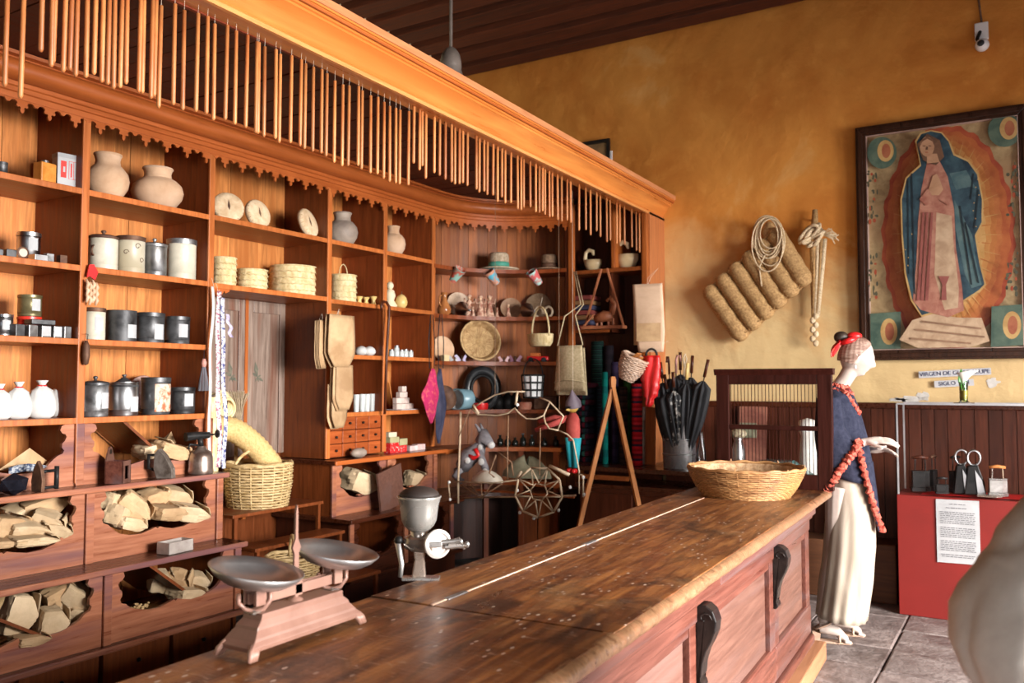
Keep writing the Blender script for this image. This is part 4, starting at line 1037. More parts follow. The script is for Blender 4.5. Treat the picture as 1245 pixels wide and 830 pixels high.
PK = [
 # middle tier, left bin
 (8, 640, -4.17, 44, 26, (.1, .2, 1.7), K, 'brown paper package cut by the left edge, back of the upper left bin'),
 (55, 612, -4.24, 48, 24, (.2, -.3, 1.2), K, 'upright brown paper package at the back of the upper left bin'),
 (30, 622, -4.28, 42, 24, (.2, -.3, 1.7), KL, 'pale package half hidden behind others in the upper left bin'),
 (34, 641, -4.12, 42, 17, (.3, .1, 1.4), KL, 'pale crumpled package in the middle of the upper left bin'),
 (62, 632, -4.12, 38, 17, (.2, .4, .9), KL, 'greyish package leaning right in the upper left bin'),
 (70, 644, -4.085, 32, 17, (.1, .2, 1.1), KL, 'white rimmed package at the right end of the upper left bin'),
 (38, 655, -4.06, 50, 11, (.1, .05, 1.5), KL, 'flat pale package lying lowest in the upper left bin'),
 (6, 660, -4.06, 26, 9, (.1, .05, 1.3), K, 'flat small package at the left edge, low in the upper left bin'),
 # middle tier, right bin
 (136, 610, -4.14, 28, 22, (.2, .3, 2.0), KL, 'grey folded package at the left end of the upper right bin'),
 (142, 628, -4.09, 30, 26, (.3, .4, 2.2), KL, 'crumpled cream package low left in the upper right bin'),
 (163, 614, -4.10, 42, 24, (.2, .75, 1.3), K, 'long brown package slanting across the upper right bin'),
 (156, 636, -4.06, 36, 16, (.1, .3, 1.7), KL, 'cream package under the slanting brown one'),
 (186, 604, -4.18, 34, 20, (.2, -.2, 1.6), K, 'brown package at the back middle of the upper right bin'),
 (212, 603, -4.18, 36, 22, (.25, .25, 1.4), KL, 'pale brown package at the back right of the upper right bin'),
 (202, 622, -4.07, 44, 17, (.15, .1, 1.7), K, 'brown package lying in front middle of the upper right bin'),
 (228, 622, -4.07, 44, 19, (.15, .2, 1.4), KL, 'white edged package at the right end of the upper right bin'),
 # lowest tier, left bin
 (22, 748, -3.98, 34, 50, (.0, .3, 1.5), KL, 'tall square package at the left of the lowest left bin'),
 (63, 756, -3.93, 32, 36, (.15, .15, 1.4), KL, 'square upright package in the middle of the lowest left bin'),
 (72, 721, -4.05, 36, 26, (.3, -.4, 1.3), K, 'tipped brown package on top in the lowest left bin'),
 (93, 727, -4.00, 34, 30, (.3, .6, 1.0), KL, 'pale package leaning right in the lowest left bin'),
 (98, 748, -3.96, 24, 20, (.2, .4, .9), KL, 'small package under the leaning one, lowest left bin'),
 (36, 776, -3.91, 38, 12, (.1, .1, 1.6), K, 'flat brown package on the floor of the lowest left bin'),
 # lowest tier, right bin
 (196, 706, -4.05, 26, 24, (.3, .2, 1.2), KL, 'grey package behind the board in the lowest right bin'),
 (217, 708, -4.02, 30, 30, (.5, .3, .8), K, 'twisted brown package in the lowest right bin'),
 (240, 708, -4.02, 26, 24, (.3, .3, 1.4), KL, 'pale package at the back right of the lowest right bin'),
 (228, 722, -3.95, 40, 18, (.1, .2, 1.6), KL, 'wide cream package in front of the lowest right bin'),
 # top tier
 (186, 545, -4.22, 40, 16, (.1, -.2, 1.5), KL, 'cream paper bundle with an open end behind the flat iron'),
 (206, 548, -4.17, 44, 18, (.1, .3, 1.6), K, 'brown paper bundle behind the blowtorch'),
 # right unit bins
 (436, 585, -4.10, 40, 26, (.2, .3, 1.5), KL, 'pale paper bag in the bin left of the leaning board'),
 (503, 583, -4.12, 24, 20, (.2, .2, 1.5), KL, 'pale paper bag in the bin right of the leaning board'),
]
for q in PK: package(*q)
# contents of grain seen at the back of two bins
p = PX(28, 715, -4.3); o = box(-.02, .02, -.22, .22, -.12, .07).obj('woven_mat', STRAW, None, loc=tuple(p), rot=(0, -.2, 0)); tag(o, 'coarse straw mat at the back of the lowest left bin', 'mat')
b = MB()
for k in range(60): b.ell((random.uniform(-.03, .03), random.gauss(0, .035), random.uniform(0, .022)), .008, .008, .006, 6, 4)
p = PX(165, 741, -3.93); o = b.obj('dried_roots', STRAW, None, loc=tuple(p)); tag(o, 'small heap of dried roots in the lowest right bin', 'roots', kind='stuff')
# open folded paper in the top bins
p = PX(35, 560, -4.2); s = mpp(p)
t = thing('folded_paper', 'large sheet of brown paper standing folded in the top left bin', 'paper', p)
MB().add([(0, -35*s, -8*s), (.04, -5*s, 16*s), (0, 28*s, -6*s), (-.05, 0, -10*s), (.05, -5*s, -12*s)], [(0, 1, 4), (1, 2, 4), (1, 3, 2), (0, 3, 1)]).obj('sheet', K, t, solid=.002)
MB().grid(lambda i, j: (.06+.006*math.sin(i*30), (-32+64*i)*s, (-14+9*j+3*math.sin(i*5))*s), 30, 4).obj('blue_cloth', mat('blue_speckled_cloth', (.04, .06, .12), (.4, .42, .45), scale=90, rough=.9, contrast=(.45, .55)), t, smooth=3, solid=.003)
p = PX(202, 537, -4.25); s = mpp(p); o = MB().add([(0, -18*s, -6*s), (0, 14*s, -2*s), (-.02, 10*s, 12*s), (.03, -6*s, 2*s)], [(0, 1, 2), (0, 3, 2), (0, 1, 3)]).obj('folded_paper', K, None, loc=tuple(p), solid=.002); tag(o, 'pinkish brown folded sheet sticking up behind the blowtorch', 'paper')

# ---- things on the first ledge
ZL = .992
p = UX(16, -4.03, ZL); s = mpp(p)
bm = bmesh.new(); bmesh.ops.create_icosphere(bm, subdivisions=1, radius=1)
b = MB().add([(q.co.x*14*s, q.co.y*19*s, q.co.z*14*s+12*s) for q in bm.verts], [[w.index for w in f.verts] for f in bm.faces]); bm.free()
small('obsidian_stone', 'shiny black faceted stone on the ledge at the left edge', 'stone', p, b, mat('obsidian', (.004, .004, .006), (.02, .02, .03), rough=.12))
p = UX(50, -4.02, ZL); s = mpp(p); t = thing('flat_iron', 'old flat iron standing on its heel, left of the wooden candle box', 'iron', p, .2)
MB().prism([(-8*s, 0), (8*s, 0), (9*s, 14*s), (6*s, 28*s), (0, 38*s), (-6*s, 28*s), (-9*s, 14*s)], 'y', -7*s, -2*s).obj('sole', RUST, t, bevel=.003)
for z_ in (4, 24): MB().tube([(0, -3*s, z_*s), (0, 22*s, z_*s)], 2*s, 6).obj('bracket', IRON, t, smooth=3)
MB().tube([(0, 22*s, 1*s), (0, 22*s, 29*s)], 2.8*s, 8).obj('handle', IRON, t, smooth=3)
p = UX(143, -4.04, ZL); s = mpp(p); t = thing('wooden_wall_box', 'small wooden wall box with a pierced round top', 'box', p, .55)
bw, bh = 11*s, 27*s
box(-bw, -bw+.006, -bw, bw, 0, bh).obj('back', W_APRON, t); box(-bw, bw, -bw, -bw+.006, 0, bh).obj('side', W_APRON, t); box(-bw, bw, bw-.006, bw, 0, bh).obj('side', W_APRON, t)
for q in ((-bw, -bw*.5, 0, bh), (bw*.5, bw, 0, bh), (-bw*.5, bw*.5, 0, 5*s), (-bw*.5, bw*.5, bh-6*s, bh)): box(bw-.006, bw, *q).obj('front_frame', W_PANEL, t)
b = MB(); pts = [(-bw, bh), (bw, bh), (bw*.7, bh+8*s)]+[(bw*.45*math.cos(a), bh+12*s+bw*.45*math.sin(a)) for a in [PI*k/8 for k in range(0, 9)]]+[(-bw*.7, bh+8*s)]
o = MB().prism(pts, 'x', -bw, -bw+.008).obj('pierced_top', W_PANEL, t); MB().lathe([(3.2*s, 0), (3.2*s, .002), (1e-4, .002)], 12).rot(0, PI/2, 0).move(-bw+.0078, 0, bh+11*s).obj('hanging_hole', BLACKWOOD, t)
p = UX(192, -4.05, ZL); s = mpp(p); t = thing('flat_iron', 'rusty flat iron leaning upright beside the wooden wall box', 'iron', p, .5)
q = [(0, 0), (20*s, 0), (19*s, 12*s), (10*s, 28*s), (2*s, 36*s), (-3*s, 30*s), (-4*s, 12*s)]
MB().prism(q, 'y', -5*s, 5*s).obj('sole', mat('worn_iron', (.10, .075, .06), (.30, .26, .23), scale=12, rough=.45, metal=.5), t, bevel=.004)
MB().tube([(-3*s, 0, 10*s), (-12*s, 0, 12*s), (-12*s, 0, 28*s), (0, 0, 28*s)], 2.2*s, 8).obj('handle', IRON, t, smooth=3)
p = UX(244, -4.06, ZL); s = mpp(p); t = thing('blowtorch', 'old metal blowtorch with a black nozzle at the right end of the ledge', 'blowtorch', p, -.2)
MB().lathe([(14*s, 0), (15*s, 3*s), (14.5*s, 6*s), (14*s, 20*s), (12*s, 26*s), (6*s, 30*s), (5*s, 33*s), (1e-4, 33*s)], 24).obj('tank', mat('tarnished_brass', (.20, .13, .10), (.42, .34, .30), scale=12, rough=.32, metal=.8), t, smooth=.8)
MB().tube([(0, 0, 32*s), (0, -2*s, 44*s)], 3.5*s, 8).obj('neck', IRON, t, smooth=3)
MB().tube([(0, 10*s, 46*s), (0, -6*s, 46*s), (0, -20*s, 45*s)], [4*s, 5*s, 5.5*s], 10).obj('nozzle', IRON, t, smooth=.8)
MB().tube([(0, 8*s, 46*s), (0, 22*s, 47*s)], 1.2*s, 6).obj('valve_stem', IRON, t); MB().lathe([(5*s, 0), (5*s, 2*s)], 8).rot(PI/2, 0, 0).move(0, 22*s, 47*s).obj('valve_wheel', IRON, t)
MB().tube([(0, -2*s, 34*s), (0, -15*s, 36*s), (0, -16*s, 30*s)], 1.5*s, 6).obj('pump', IRON, t, smooth=3)
p = UX(213, -3.90, .612); s = mpp(p); t = thing('tin_tray', 'small open rectangular tin tray on the dark second ledge', 'tray', p, .1)
a, c, h_ = 10*s, 19*s, 14*s
for q in ((-a, a, -c, -c+.003), (-a, a, c-.003, c), (-a, -a+.003, -c, c), (a-.003, a, -c, c)): box(*q, 0, h_).obj('wall', mat('dull_zinc', (.36, .30, .27), (.56, .50, .46), scale=9, rough=.5, metal=.4), t)
box(-a, a, -c, c, 0, .004).obj('tray_bottom', MATS['dull_zinc'], t)

# ---- hanging at the uprights
def hook_to(u, v, x=XS+.03): return PX(u, v, x)
p = hook_to(111, 322); s = mpp(p); t = thing('garlic_string', 'string of dried beans under a red ribbon on the shelf upright', 'garland', p)
b = MB().prism([(-3*s, 0), (3*s, 1*s), (9*s, -8*s), (5*s, -18*s), (-2*s, -14*s), (-6*s, -16*s)], 'x', -.004, .004); b.obj('red_ribbon', REDC, t)
for k in range(12):
    a = (k % 4-1.5)*4*s; z_ = -(18+8*(k//4)+3*(k % 2))*s
    MB().tube([(.006*(k % 2), a, z_), (.008, a+1.5*s, z_-6*s), (.004, a, z_-12*s)], [1.2*s, 2.6*s, 1.2*s], 6).obj('pod', mat('dried_pod', (.45, .25, .14), (.72, .50, .34), rough=.6), t, smooth=3)
MB().tube([(0, 0, 0), (0, 0, -20*s)], .002, 4).obj('string', RUST, t)
p = hook_to(105, 414); s = mpp(p); t = thing('dried_corn_cob', 'dark dried cob hanging from a loop on the shelf upright', 'corn', p)
MB().lathe([(1e-4, -30*s), (3*s, -28*s), (4.5*s, -18*s), (4*s, -6*s), (1.5*s, 0)], 12).obj('cob', RUST, t, smooth=3)
MB().tube([(0, -2*s, 8*s), (0, 2*s, 8*s), (0, 1*s, 0)], .002, 4).obj('loop', BLACK, t)
p = hook_to(248, 436); s = mpp(p); t = thing('tassel', 'small dark grey tassel with a pink head on the shelf upright', 'tassel', p)
MB().lathe([(2*s, 0), (3.5*s, -5*s), (2.5*s, -10*s), (3*s, -10*s)], 10).obj('head', mat('pink_thread', (.5, .22, .18), (.62, .32, .26)), t, smooth=3)
b = MB()
for k in range(26): a = k*2.4; b.tube([(2*s*math.cos(a), 2*s*math.sin(a), -10*s), (4*s*math.cos(a), 5*s*math.sin(a), -24*s), (5*s*math.cos(a), 7*s*math.sin(a), -39*s)], .0016, 3)
o = b.obj('fringe', mat('grey_thread', (.04, .035, .045), (.10, .09, .11)), t); o['kind'] = 'stuff'
MB().tube([(0, 0, 0), (0, 0, 12*s)], .0015, 4).obj('string', BLACK, t)
# ribbons and bead strings
for i, (u, w_, m_, lb) in enumerate(((262, 3.0, WHITECL, 'plain white ribbon hanging beside the shelving end'), (267, 5, mat('beads_white', (.75, .72, .70), (.30, .08, .14), scale=70, rough=.5, contrast=(.5, .55)), 'white woven ribbon with red specks, nearest the shelving end'),
                                (271, 4.5, mat('beads_blue', (.72, .70, .74), (.07, .08, .22), scale=60, rough=.5, contrast=(.48, .54)), 'white woven ribbon with blue specks in the middle of the bunch'), (275, 4, mat('beads_lilac', (.66, .62, .72), (.28, .22, .4), scale=55, rough=.5), 'lilac and white woven ribbon at the right of the bunch'))):
    v0 = 348+[0, 6, 14, 34][i]; v1 = [566, 568, 569, 410][i]
    A = PX(u-2, v0, XS+.05); B = PX(u-[7, 1, -1, -3][i], v1, XS+.05); s = mpp(A)
    t = thing('woven_ribbon', lb, 'ribbon', A)
    def fn(i_, j, i=i, s=s, w_=w_, A=A, B=B): 
        z = (B.z-A.z)*j; y = (B.y-A.y)*j+.006*math.sin(j*14+i*2)
        return (.006*math.sin(j*9+i)+.012*(i-1), y+(i_-.5)*w_*s*1.3, z)
    MB().grid(fn, 3, 40).obj('strip', m_, t, smooth=3, solid=.003)
    MB().tube([(0, 0, 0), (-.01, 0, .03), (-.02, 0, .05)], .0015, 4).obj('loop', STRING, t)

# ================================================================ HANGING BY THE CUPBOARD AND RIGHT BAYS
# bundles of flat paper bags
def bagshape(w, h, notch=.12):
    return [(-w/2, 0), (w/2*.94, 0), (w/2, -h*(1-notch)), (w/2-w*notch*1.3, -h), (-w/2+w*notch*1.3, -h), (-w/2, -h*(1-notch))]
def bagbundle(label, u, v, x, w, h, n, az, name='paper_bag_bundle', m=KRAFT, spread=.5):
    p = PX(u, v, x); s = mpp(p); t = thing(name, label, 'paper bags', p, az)
    for k in range(n):
        q = bagshape(w*s*random.uniform(.96, 1.03), h*s*random.uniform(.97, 1.02))
        c = random.uniform(-.015, .015)
        def fn(i, j, W_=w*s, H_=h*s, k=k, c=c):
            y = (i-.5)*W_*(.92+.08*min(1, j*2) if j < .76 else 1-.46*(j-.76)/.24); z = -H_*j
            bulge = .012*math.sin(PI*i)*math.sin(PI*j)+.002*noise.noise(Vector((i*4, j*4, k)))
            return (k*.011+bulge, y+c+(-k*.25+n*.12)*spread*.02, z+c*.5)
        MB().grid(fn, 9, 12).obj('paper_bag', m, t, smooth=.8, solid=.0022)
    MB().tube([(.02, .0, 0), (.03, -.012, .02), (.02, 0, .045), (.0, .012, .02), (.0, 0, -.002)], .002, 5).obj('string_loop', STRING, t)
    return t
bagbundle('uppermost bundle of large flat paper bags hanging in front of the upright', 409, 384, XS+.07, 50, 62, 6, .05)
bagbundle('narrow paper bag bundle behind the uppermost one, at its left', 388, 390, XS+.03, 26, 58, 4, .35)
bagbundle('middle bundle of narrower paper bags hanging below the uppermost one', 412, 445, XS+.07, 30, 54, 5, -.05)
bagbundle('lowest bundle of small paper bags in front of the spice drawers', 408, 466, XS+.04, 33, 54, 4, .15)
def cane():
    p = PX(468, 368, XS+.06); s = mpp(p); t = thing('walking_cane', 'dark wooden walking cane with a crook hanging on the upright', 'cane', p)
    pts = [(0, -6*s, -10*s), (0, -7*s, -3*s), (0, -3*s, 1*s), (0, 3*s, 1*s), (0, 8*s, -4*s), (0, 8*s, -14*s), (0, 4*s, -60*s), (.0, 1*s, -135*s)]
    MB().tube(pts, .010, 8).obj('cane_shaft', W_DARK, t, smooth=3)
cane()
def pouch(label, u, v, col, w, h, seed, x=XS+.10):
    p = PX(u, v, x); s = mpp(p); t = thing('woven_pouch', label, 'bag', p)
    L = 66*s
    MB().tube([(.01, 0, 0), (.01, 4*s, -L*.5), (.01, 3*s, -L)], .004, 5).obj('strap', BLACK, t, smooth=3); MB().tube([(-.01, 0, 0), (-.01, -4*s, -L*.5), (0, -4*s, -L)], .004, 5).obj('strap', BLACK, t, smooth=3)
    def fn(i, j):
        y = (i-.5)*w*s*(.2+2.6*min(j, (1-j)*1.0+.0)+.25*math.sin(j*17)*.3); z = -L-h*s*j
        return (.025*math.sin(PI*i)*math.sin(PI*j)+.006*math.sin(i*14+seed), y+.01*math.sin(j*7+seed)-j*w*s*.12, z)
    MB().grid(fn, 16, 14).obj('cloth', col, t, smooth=3, solid=.006)
pouch('magenta embroidered pouch hanging on black straps at the corner upright', 525, 382, mat('magenta_cloth', (.42, .01, .09), (.62, .10, .10), scale=30, rough=.8, contrast=(.5, .62)), 25, 66, 1)
pouch('narrow navy blue pouch hanging right of the magenta pouch', 536, 382, mat('navy_pouch', (.015, .018, .05), (.05, .05, .09), scale=12, rough=.85), 17, 90, 4)

# rack with baskets, straw tubes and brooms in the recess
rk = thing('stepped_rack', 'small stepped wooden rack holding two handled baskets', 'rack', (-4.1, 3.8, 0))
for (x0, x1, z) in ((-4.48, -3.99, .735), (-3.98, -3.80, .56), (-3.79, -3.50, .34)):
    P(rk, box(x0, x1, 3.47, 4.22, z-.02, z), 'step_board', W_RECESS, bevel=.003)
    for yy in (3.50, 4.19): P(rk, MB().box(x1-.03, x1-.008, yy-.011, yy+.011, 0, z-.02), 'leg', W_RECESS)
def ubasket(label, p, r, h, m, hh=0, step=.014, n=16, flare=1.15, content=None, cat='basket', name='wicker_basket', ex=1, ey=1, rz=0, tb=.010):
    t = thing(name, label, cat, p, rz)
    weave('weave', [(r/flare, 0), (r*.98, h*.55), (r, h)], m, t, step=step, n=n, ex=ex, ey=ey)
    if hh: MB().tube([(0, r*.97*ey*math.cos(PI*k/14), h*.85+(hh+h*.15)*math.sin(PI*k/14)) for k in range(15)], tb, 7).obj('handle', m, t, smooth=3)
    return t
t = ubasket('large yellowish wicker basket on the upper step of the rack', (-4.19, 3.84, .737), .205, .255, WICKY, hh=.10, step=.017, n=18)
b = MB()
for k in range(9): a = k*.7; b.ell((.10*math.cos(a), .11*math.sin(a), .22), .045, .045, .03, 8, 5)
o = small('pale_bundles', 'pale paper wrapped lumps filling the large wicker basket', 'bundle', Vector((-4.19, 3.84, .737)), b, KRAFTL, smooth=3); o['kind'] = 'stuff'
ubasket('small wicker basket with an arched handle behind the weighing scale', (-3.66, 3.62, .342), .150, .165, WICKY, hh=.12, step=.014, n=15, rz=.9, flare=1.3)
def strawtube(label, pts, r, name='straw_tube'):
    t = thing(name, label, 'straw tube', pts[0]); o = Vector(pts[0]); b = MB(); P_ = [Vector(q)-o for q in pts]
    Q = []; R_ = []
    N_ = 46
    for i in range(N_+1):
        k = i/N_*(len(P_)-1); a = int(min(k, len(P_)-2)); f_ = k-a
        p0, p1, p2, p3 = P_[max(0, a-1)], P_[a], P_[a+1], P_[min(len(P_)-1, a+2)]
        Q.append(.5*((2*p1)+(p2-p0)*f_+(2*p0-5*p1+4*p2-p3)*f_*f_+(3*p1-p0-3*p2+p3)*f_**3)); R_.append(r*(1+.05*(-1)**i)*(.85+.15*min(1, i/6)))
    b.tube(Q, R_, 16, cap=False); b.obj('plaited_wall', PALM if 'bent' not in label else mat('golden_palm', (.52, .33, .12), (.68, .48, .21), scale=70, rough=.8, bump=.6), t, smooth=3, solid=.004)
    e = Q[-1]; MB().tube([e+Vector((r*.9*math.cos(a), r*.9*math.sin(a)*.7, r*.35*math.sin(a))) for a in [k*PI/8 for k in range(16)]], .007, 5, closed=True).obj('rim', PALM, t, smooth=3)
A = lambda u, v, x: tuple(PX(u, v, x))
strawtube('thick bent straw tube leaning into the large wicker basket', [A(262, 520, -4.30), A(285, 523, -4.26), A(312, 544, -4.2), A(333, 572, -4.16), A(341, 588, -4.15)], .072)
strawtube('upright pale straw tube behind the bead ribbons', [(-4.33, 3.56, .76), (-4.33, 3.56, 1.2), (-4.33, 3.57, 1.42)], .062)
strawtube('lower straw roll standing behind the rack legs', [(-4.36, 3.52, .36), (-4.36, 3.52, .5), (-4.36, 3.52, .71)], .07)
p = PX(288, 476, -4.42); t = thing('palm_broom', 'pale palm broom standing upright against the cupboard doors', 'broom', (p.x, p.y, .76))
H_ = p.z-.76
MB().tube([(0, 0, 0), (0, 0, H_-.22)], .012, 6).obj('broom_handle', STRAW, t)
b = MB()
for k in range(60):
    a = k*2.4; r_ = .03*math.sqrt((k+1)/60); b.tube([(r_*.5*math.cos(a), r_*.5*math.sin(a), H_-.24), (r_*1.4*math.cos(a), r_*1.4*math.sin(a), H_-.10), (r_*2.6*math.cos(a)*.5, r_*3.4*math.sin(a), H_+random.uniform(-.02, .01))], .0028, 3)
o = b.obj('bristles', mat('palm_bristle', (.44, .34, .22), (.70, .58, .42), scale=20), t); o['kind'] = 'stuff'
p = PX(270, 487, -4.36)
b = MB()
for k in range(5): b.tube([(0+.01*k, .055*math.cos(a)+.003*k, .075*math.sin(a)*.8-.012*k) for a in [i*PI/10 for i in range(20)]], .010, 5, closed=True)
small('straw_coil', 'coil of yellow plaited straw above the straw tubes', 'coil', p, b, PALM, smooth=3)

# ================================================================ CURVED CORNER THINGS
def C(u, z, r=.93):
    """point on the corner shelf: seen in column u, on the arc of radius r"""
    best = None
    for k in range(200):
        a = PI-(PI/2)*k/199; q = Vector((CC[0]+r*math.cos(a), CC[1]+r*math.sin(a), z)); d_ = q-_O
        uu = CX+FPX*d_.dot(_R)/d_.dot(_F)
        if best is None or abs(uu-u) < best[0]: best = (abs(uu-u), q, a)
    return best[1], best[2]
def face_az(a): return a-PI                                 # local +x looks out of the curve
HATM = mat('hat_straw', (.38, .27, .17), (.62, .50, .36), scale=40, rough=.85, bump=.3)
def hat(label, u, z, r_, w, h, band, m=HATM):
    p, a = C(u, z, r_); s = mpp(p); t = thing('straw_hat', label, 'hat', p, face_az(a))
    R1 = w*s/2; R2 = w*s*.24; h *= s
    MB().lathe([(R1, h*.12), (R1*.9, h*.06), (R2*1.25, h*.12), (R2*1.05, h*.2), (R2, h*.9), (R2*.86, h*.99), (R2*.4, h*.93), (1e-4, h*.95)], 28, cap=False).obj('crown', m, t, smooth=3, solid=.003)
    MB().lathe([(R2*1.07, h*.22), (R2*1.06, h*.48)], 28, cap=False).obj('hat_band', band, t, smooth=3, solid=.002)
hat('pale straw hat with a green band on the top corner shelf', 606, 2.48, .90, 50, 22, mat('green_band', (.05, .26, .19), (.08, .36, .26)))
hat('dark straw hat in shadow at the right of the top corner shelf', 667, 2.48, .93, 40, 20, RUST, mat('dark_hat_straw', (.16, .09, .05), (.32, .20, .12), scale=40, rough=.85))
p, a = C(612, 2.48, .86); s = mpp(p)
small('straw_fan', 'flat pale straw fan lying under the green banded hat', 'fan', p, MB().lathe([(1e-4, 0), (17*s, .002), (19*s, .008), (1e-4, .012)], 20, ex=.6), HATM, rot=(0, 0, face_az(a)))
TEAL = stripes('painted_cup_a', ['b8694a', '5fa39a', 'b8694a', 'd8b48a'], 14, 'z', rough=.5)
CUPC = [mat('cup_paint_1', (.55, .10, .06), (.30, .55, .48), scale=16, rough=.45, contrast=(.45, .55)), mat('cup_paint_2', (.62, .28, .18), (.10, .42, .55), scale=16, rough=.45, contrast=(.5, .56)), mat('cup_paint_3', (.65, .12, .12), (.45, .68, .62), scale=16, rough=.45, contrast=(.48, .56))]
for i, (u, v, az, lb) in enumerate(((556, 336, .5, 'left of the hats'), (598, 337, -.5, 'under the green banded hat'), (650, 338, -.5, 'under the dark hat'))):
    q, a = C(u, 2.43, .775); s = mpp(q)
    t = thing('painted_cup', 'small painted conical cup hanging from the top corner shelf edge, '+lb, 'cup', q+Vector((0, 0, -.012)))
    b = MB().lathe([(1e-4, -11*s), (4.5*s, -11*s), (7.5*s, 8*s), (6.8*s, 8*s), (4*s, -9*s), (1e-4, -9*s)], 18, cap=False)
    d_ = (_O-q).normalized(); ang = math.atan2(d_.y, d_.x)
    b.rot(0, .75, ang+az*1.8); b.obj('cup_body', CUPC[i], t, smooth=.8)
    MB().tube([(0, 0, -.005), (0, 0, .03)], .0015, 4).obj('hook', IRON, t)
# second corner shelf
Z2 = 2.075
p, a = C(540, Z2, .88); s = mpp(p); t = thing('clay_jug', 'shiny brown clay jug with a narrow neck at left of the second corner shelf', 'jug', p)
MB().lathe([(5*s, 0), (8*s, 3*s), (8.5*s, 8*s), (6*s, 14*s), (3.4*s, 18*s), (3.2*s, 24*s), (4.2*s, 28*s), (3.2*s, 28*s), (1e-4, 26*s)], 18, cap=False).obj('body', mat('glazed_brown', (.30, .10, .03), (.52, .21, .07), rough=.2), t, smooth=3)
MB().tube([(0, -4*s, 25*s), (0, -10*s, 22*s), (0, -10*s, 14*s), (0, -7*s, 11*s)], 1.2*s, 6).obj('handle', MATS['glazed_brown'], t, smooth=3)
def stand_disc(name, label, cat, u, z, r_, rad, m, tilt=.22, deep=.0, rr_=None):
    p, a = C(u, z, r_); s = mpp(p); R1 = rad*s; t = thing(name, label, cat, p, face_az(a))
    if deep:
        prof_ = [(1e-4, 0), (R1*.8, .0), (R1*.97, deep*.6), (R1, deep), (R1*.94, deep), (R1*.78, .012), (1e-4, .012)]
    else: prof_ = [(1e-4, 0), (R1*.6, .003), (R1, .012), (R1*.98, .02), (R1*.6, .010), (1e-4, .009)]
    MB().lathe(prof_, 30, cap=False).rot(0, PI/2-tilt, 0).move(0, 0, R1*math.cos(tilt)).obj('body', m, t, smooth=.9)
    return t, R1, tilt
stand_disc('plate', 'pale round plate leaning behind the brown clay jug', 'plate', 557, Z2, 1.05, 16, mat('pale_plate', (.42, .28, .18), (.58, .42, .30), scale=12, rough=.5))
stand_disc('plate', 'brown round plate standing right of the figurines', 'plate', 621, Z2, 1.02, 13, mat('brown_plate', (.26, .13, .07), (.40, .24, .14), scale=12))
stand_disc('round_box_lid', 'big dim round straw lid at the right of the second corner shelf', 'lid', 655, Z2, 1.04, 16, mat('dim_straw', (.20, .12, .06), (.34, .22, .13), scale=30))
for u, lb in ((561, 'shiny tin funnel lying left of the figurines'), (641, 'shiny tin funnel lying right of the brown plate')):
    p, a = C(u, Z2, .87); s = mpp(p); d_ = (_O-p); an = math.atan2(d_.y, d_.x)
    b = MB().lathe([(9*s, 0), (1.6*s, 13*s), (1.3*s, 20*s)], 20, cap=False).rot(0, PI/2+.15, an+.5).move(0, 0, 9*s)
    small('tin_funnel', lb, 'funnel', p, b, STEEL, smooth=.9, solid=.0015)
FIG = mat('painted_clay', (.30, .10, .06), (.62, .40, .28), scale=30, rough=.7, contrast=(.42, .56))
def figurine(label, u, z, r_, h, group='clay figurines on the second corner shelf', m=FIG, arms=True):
    p, a = C(u, z, r_); s = mpp(p); h *= s; t = thing('clay_figurine', label, 'figurine', p, face_az(a), group)
    MB().lathe([(h*.20, 0), (h*.22, h*.03), (h*.17, h*.25), (h*.09, h*.52), (h*.13, h*.64), (h*.10, h*.72), (h*.045, h*.76), (h*.045, h*.80)], 12).obj('dress', m, t, smooth=3)
    MB().ell((0, 0, h*.87), h*.085, h*.08, h*.10, 10, 7).obj('head', CLAY, t, smooth=3)
    MB().lathe([(h*.10, h*.90), (h*.13, h*.93), (h*.08, h*1.0), (1e-4, h*1.02)], 10).obj('headdress', FIG, t, smooth=3)
    if arms:
        for sg in (-1, 1): MB().tube([(0, sg*h*.11, h*.66), (h*.05, sg*h*.22, h*.62), (h*.03, sg*h*.25, h*.84)], h*.03, 6).obj('arm', m, t, smooth=3)
figurine('tall clay dancer figurine with raised arms, leftmost of three', 570, Z2, .88, 27)
figurine('tall clay dancer figurine with raised arms, middle of three', 584, Z2, .86, 26)
figurine('tall clay dancer figurine with raised arms, rightmost of three', 595, Z2, .88, 27)
figurine('small dark clay figurine standing before the leftmost dancer', 575, Z2, .83, 12, arms=False)
figurine('small clay figurine between the middle and the rightmost dancer', 590, Z2, .83, 11, arms=False)
figurine('small clay figurine left of the brown standing plate', 604, Z2, .86, 12, arms=False)
figurine('small pale clay figurine with red base before the brown plate', 618, Z2, .85, 16, arms=False)
p, a = C(661, Z2, .84); s = mpp(p); b = MB()
for sg in (-1, 1): b.tube([(0, sg*(6+5*math.cos(q))*s, (6.5+6*math.sin(q))*s) for q in [k*PI/7-1.4 for k in range(12)]], 1.6*s, 6)
small('twisted_bread', 'twisted straw loop ornament at the right of the second corner shelf', 'ornament', p, b, HATM, rot=(0, 0, face_az(a)), smooth=3)
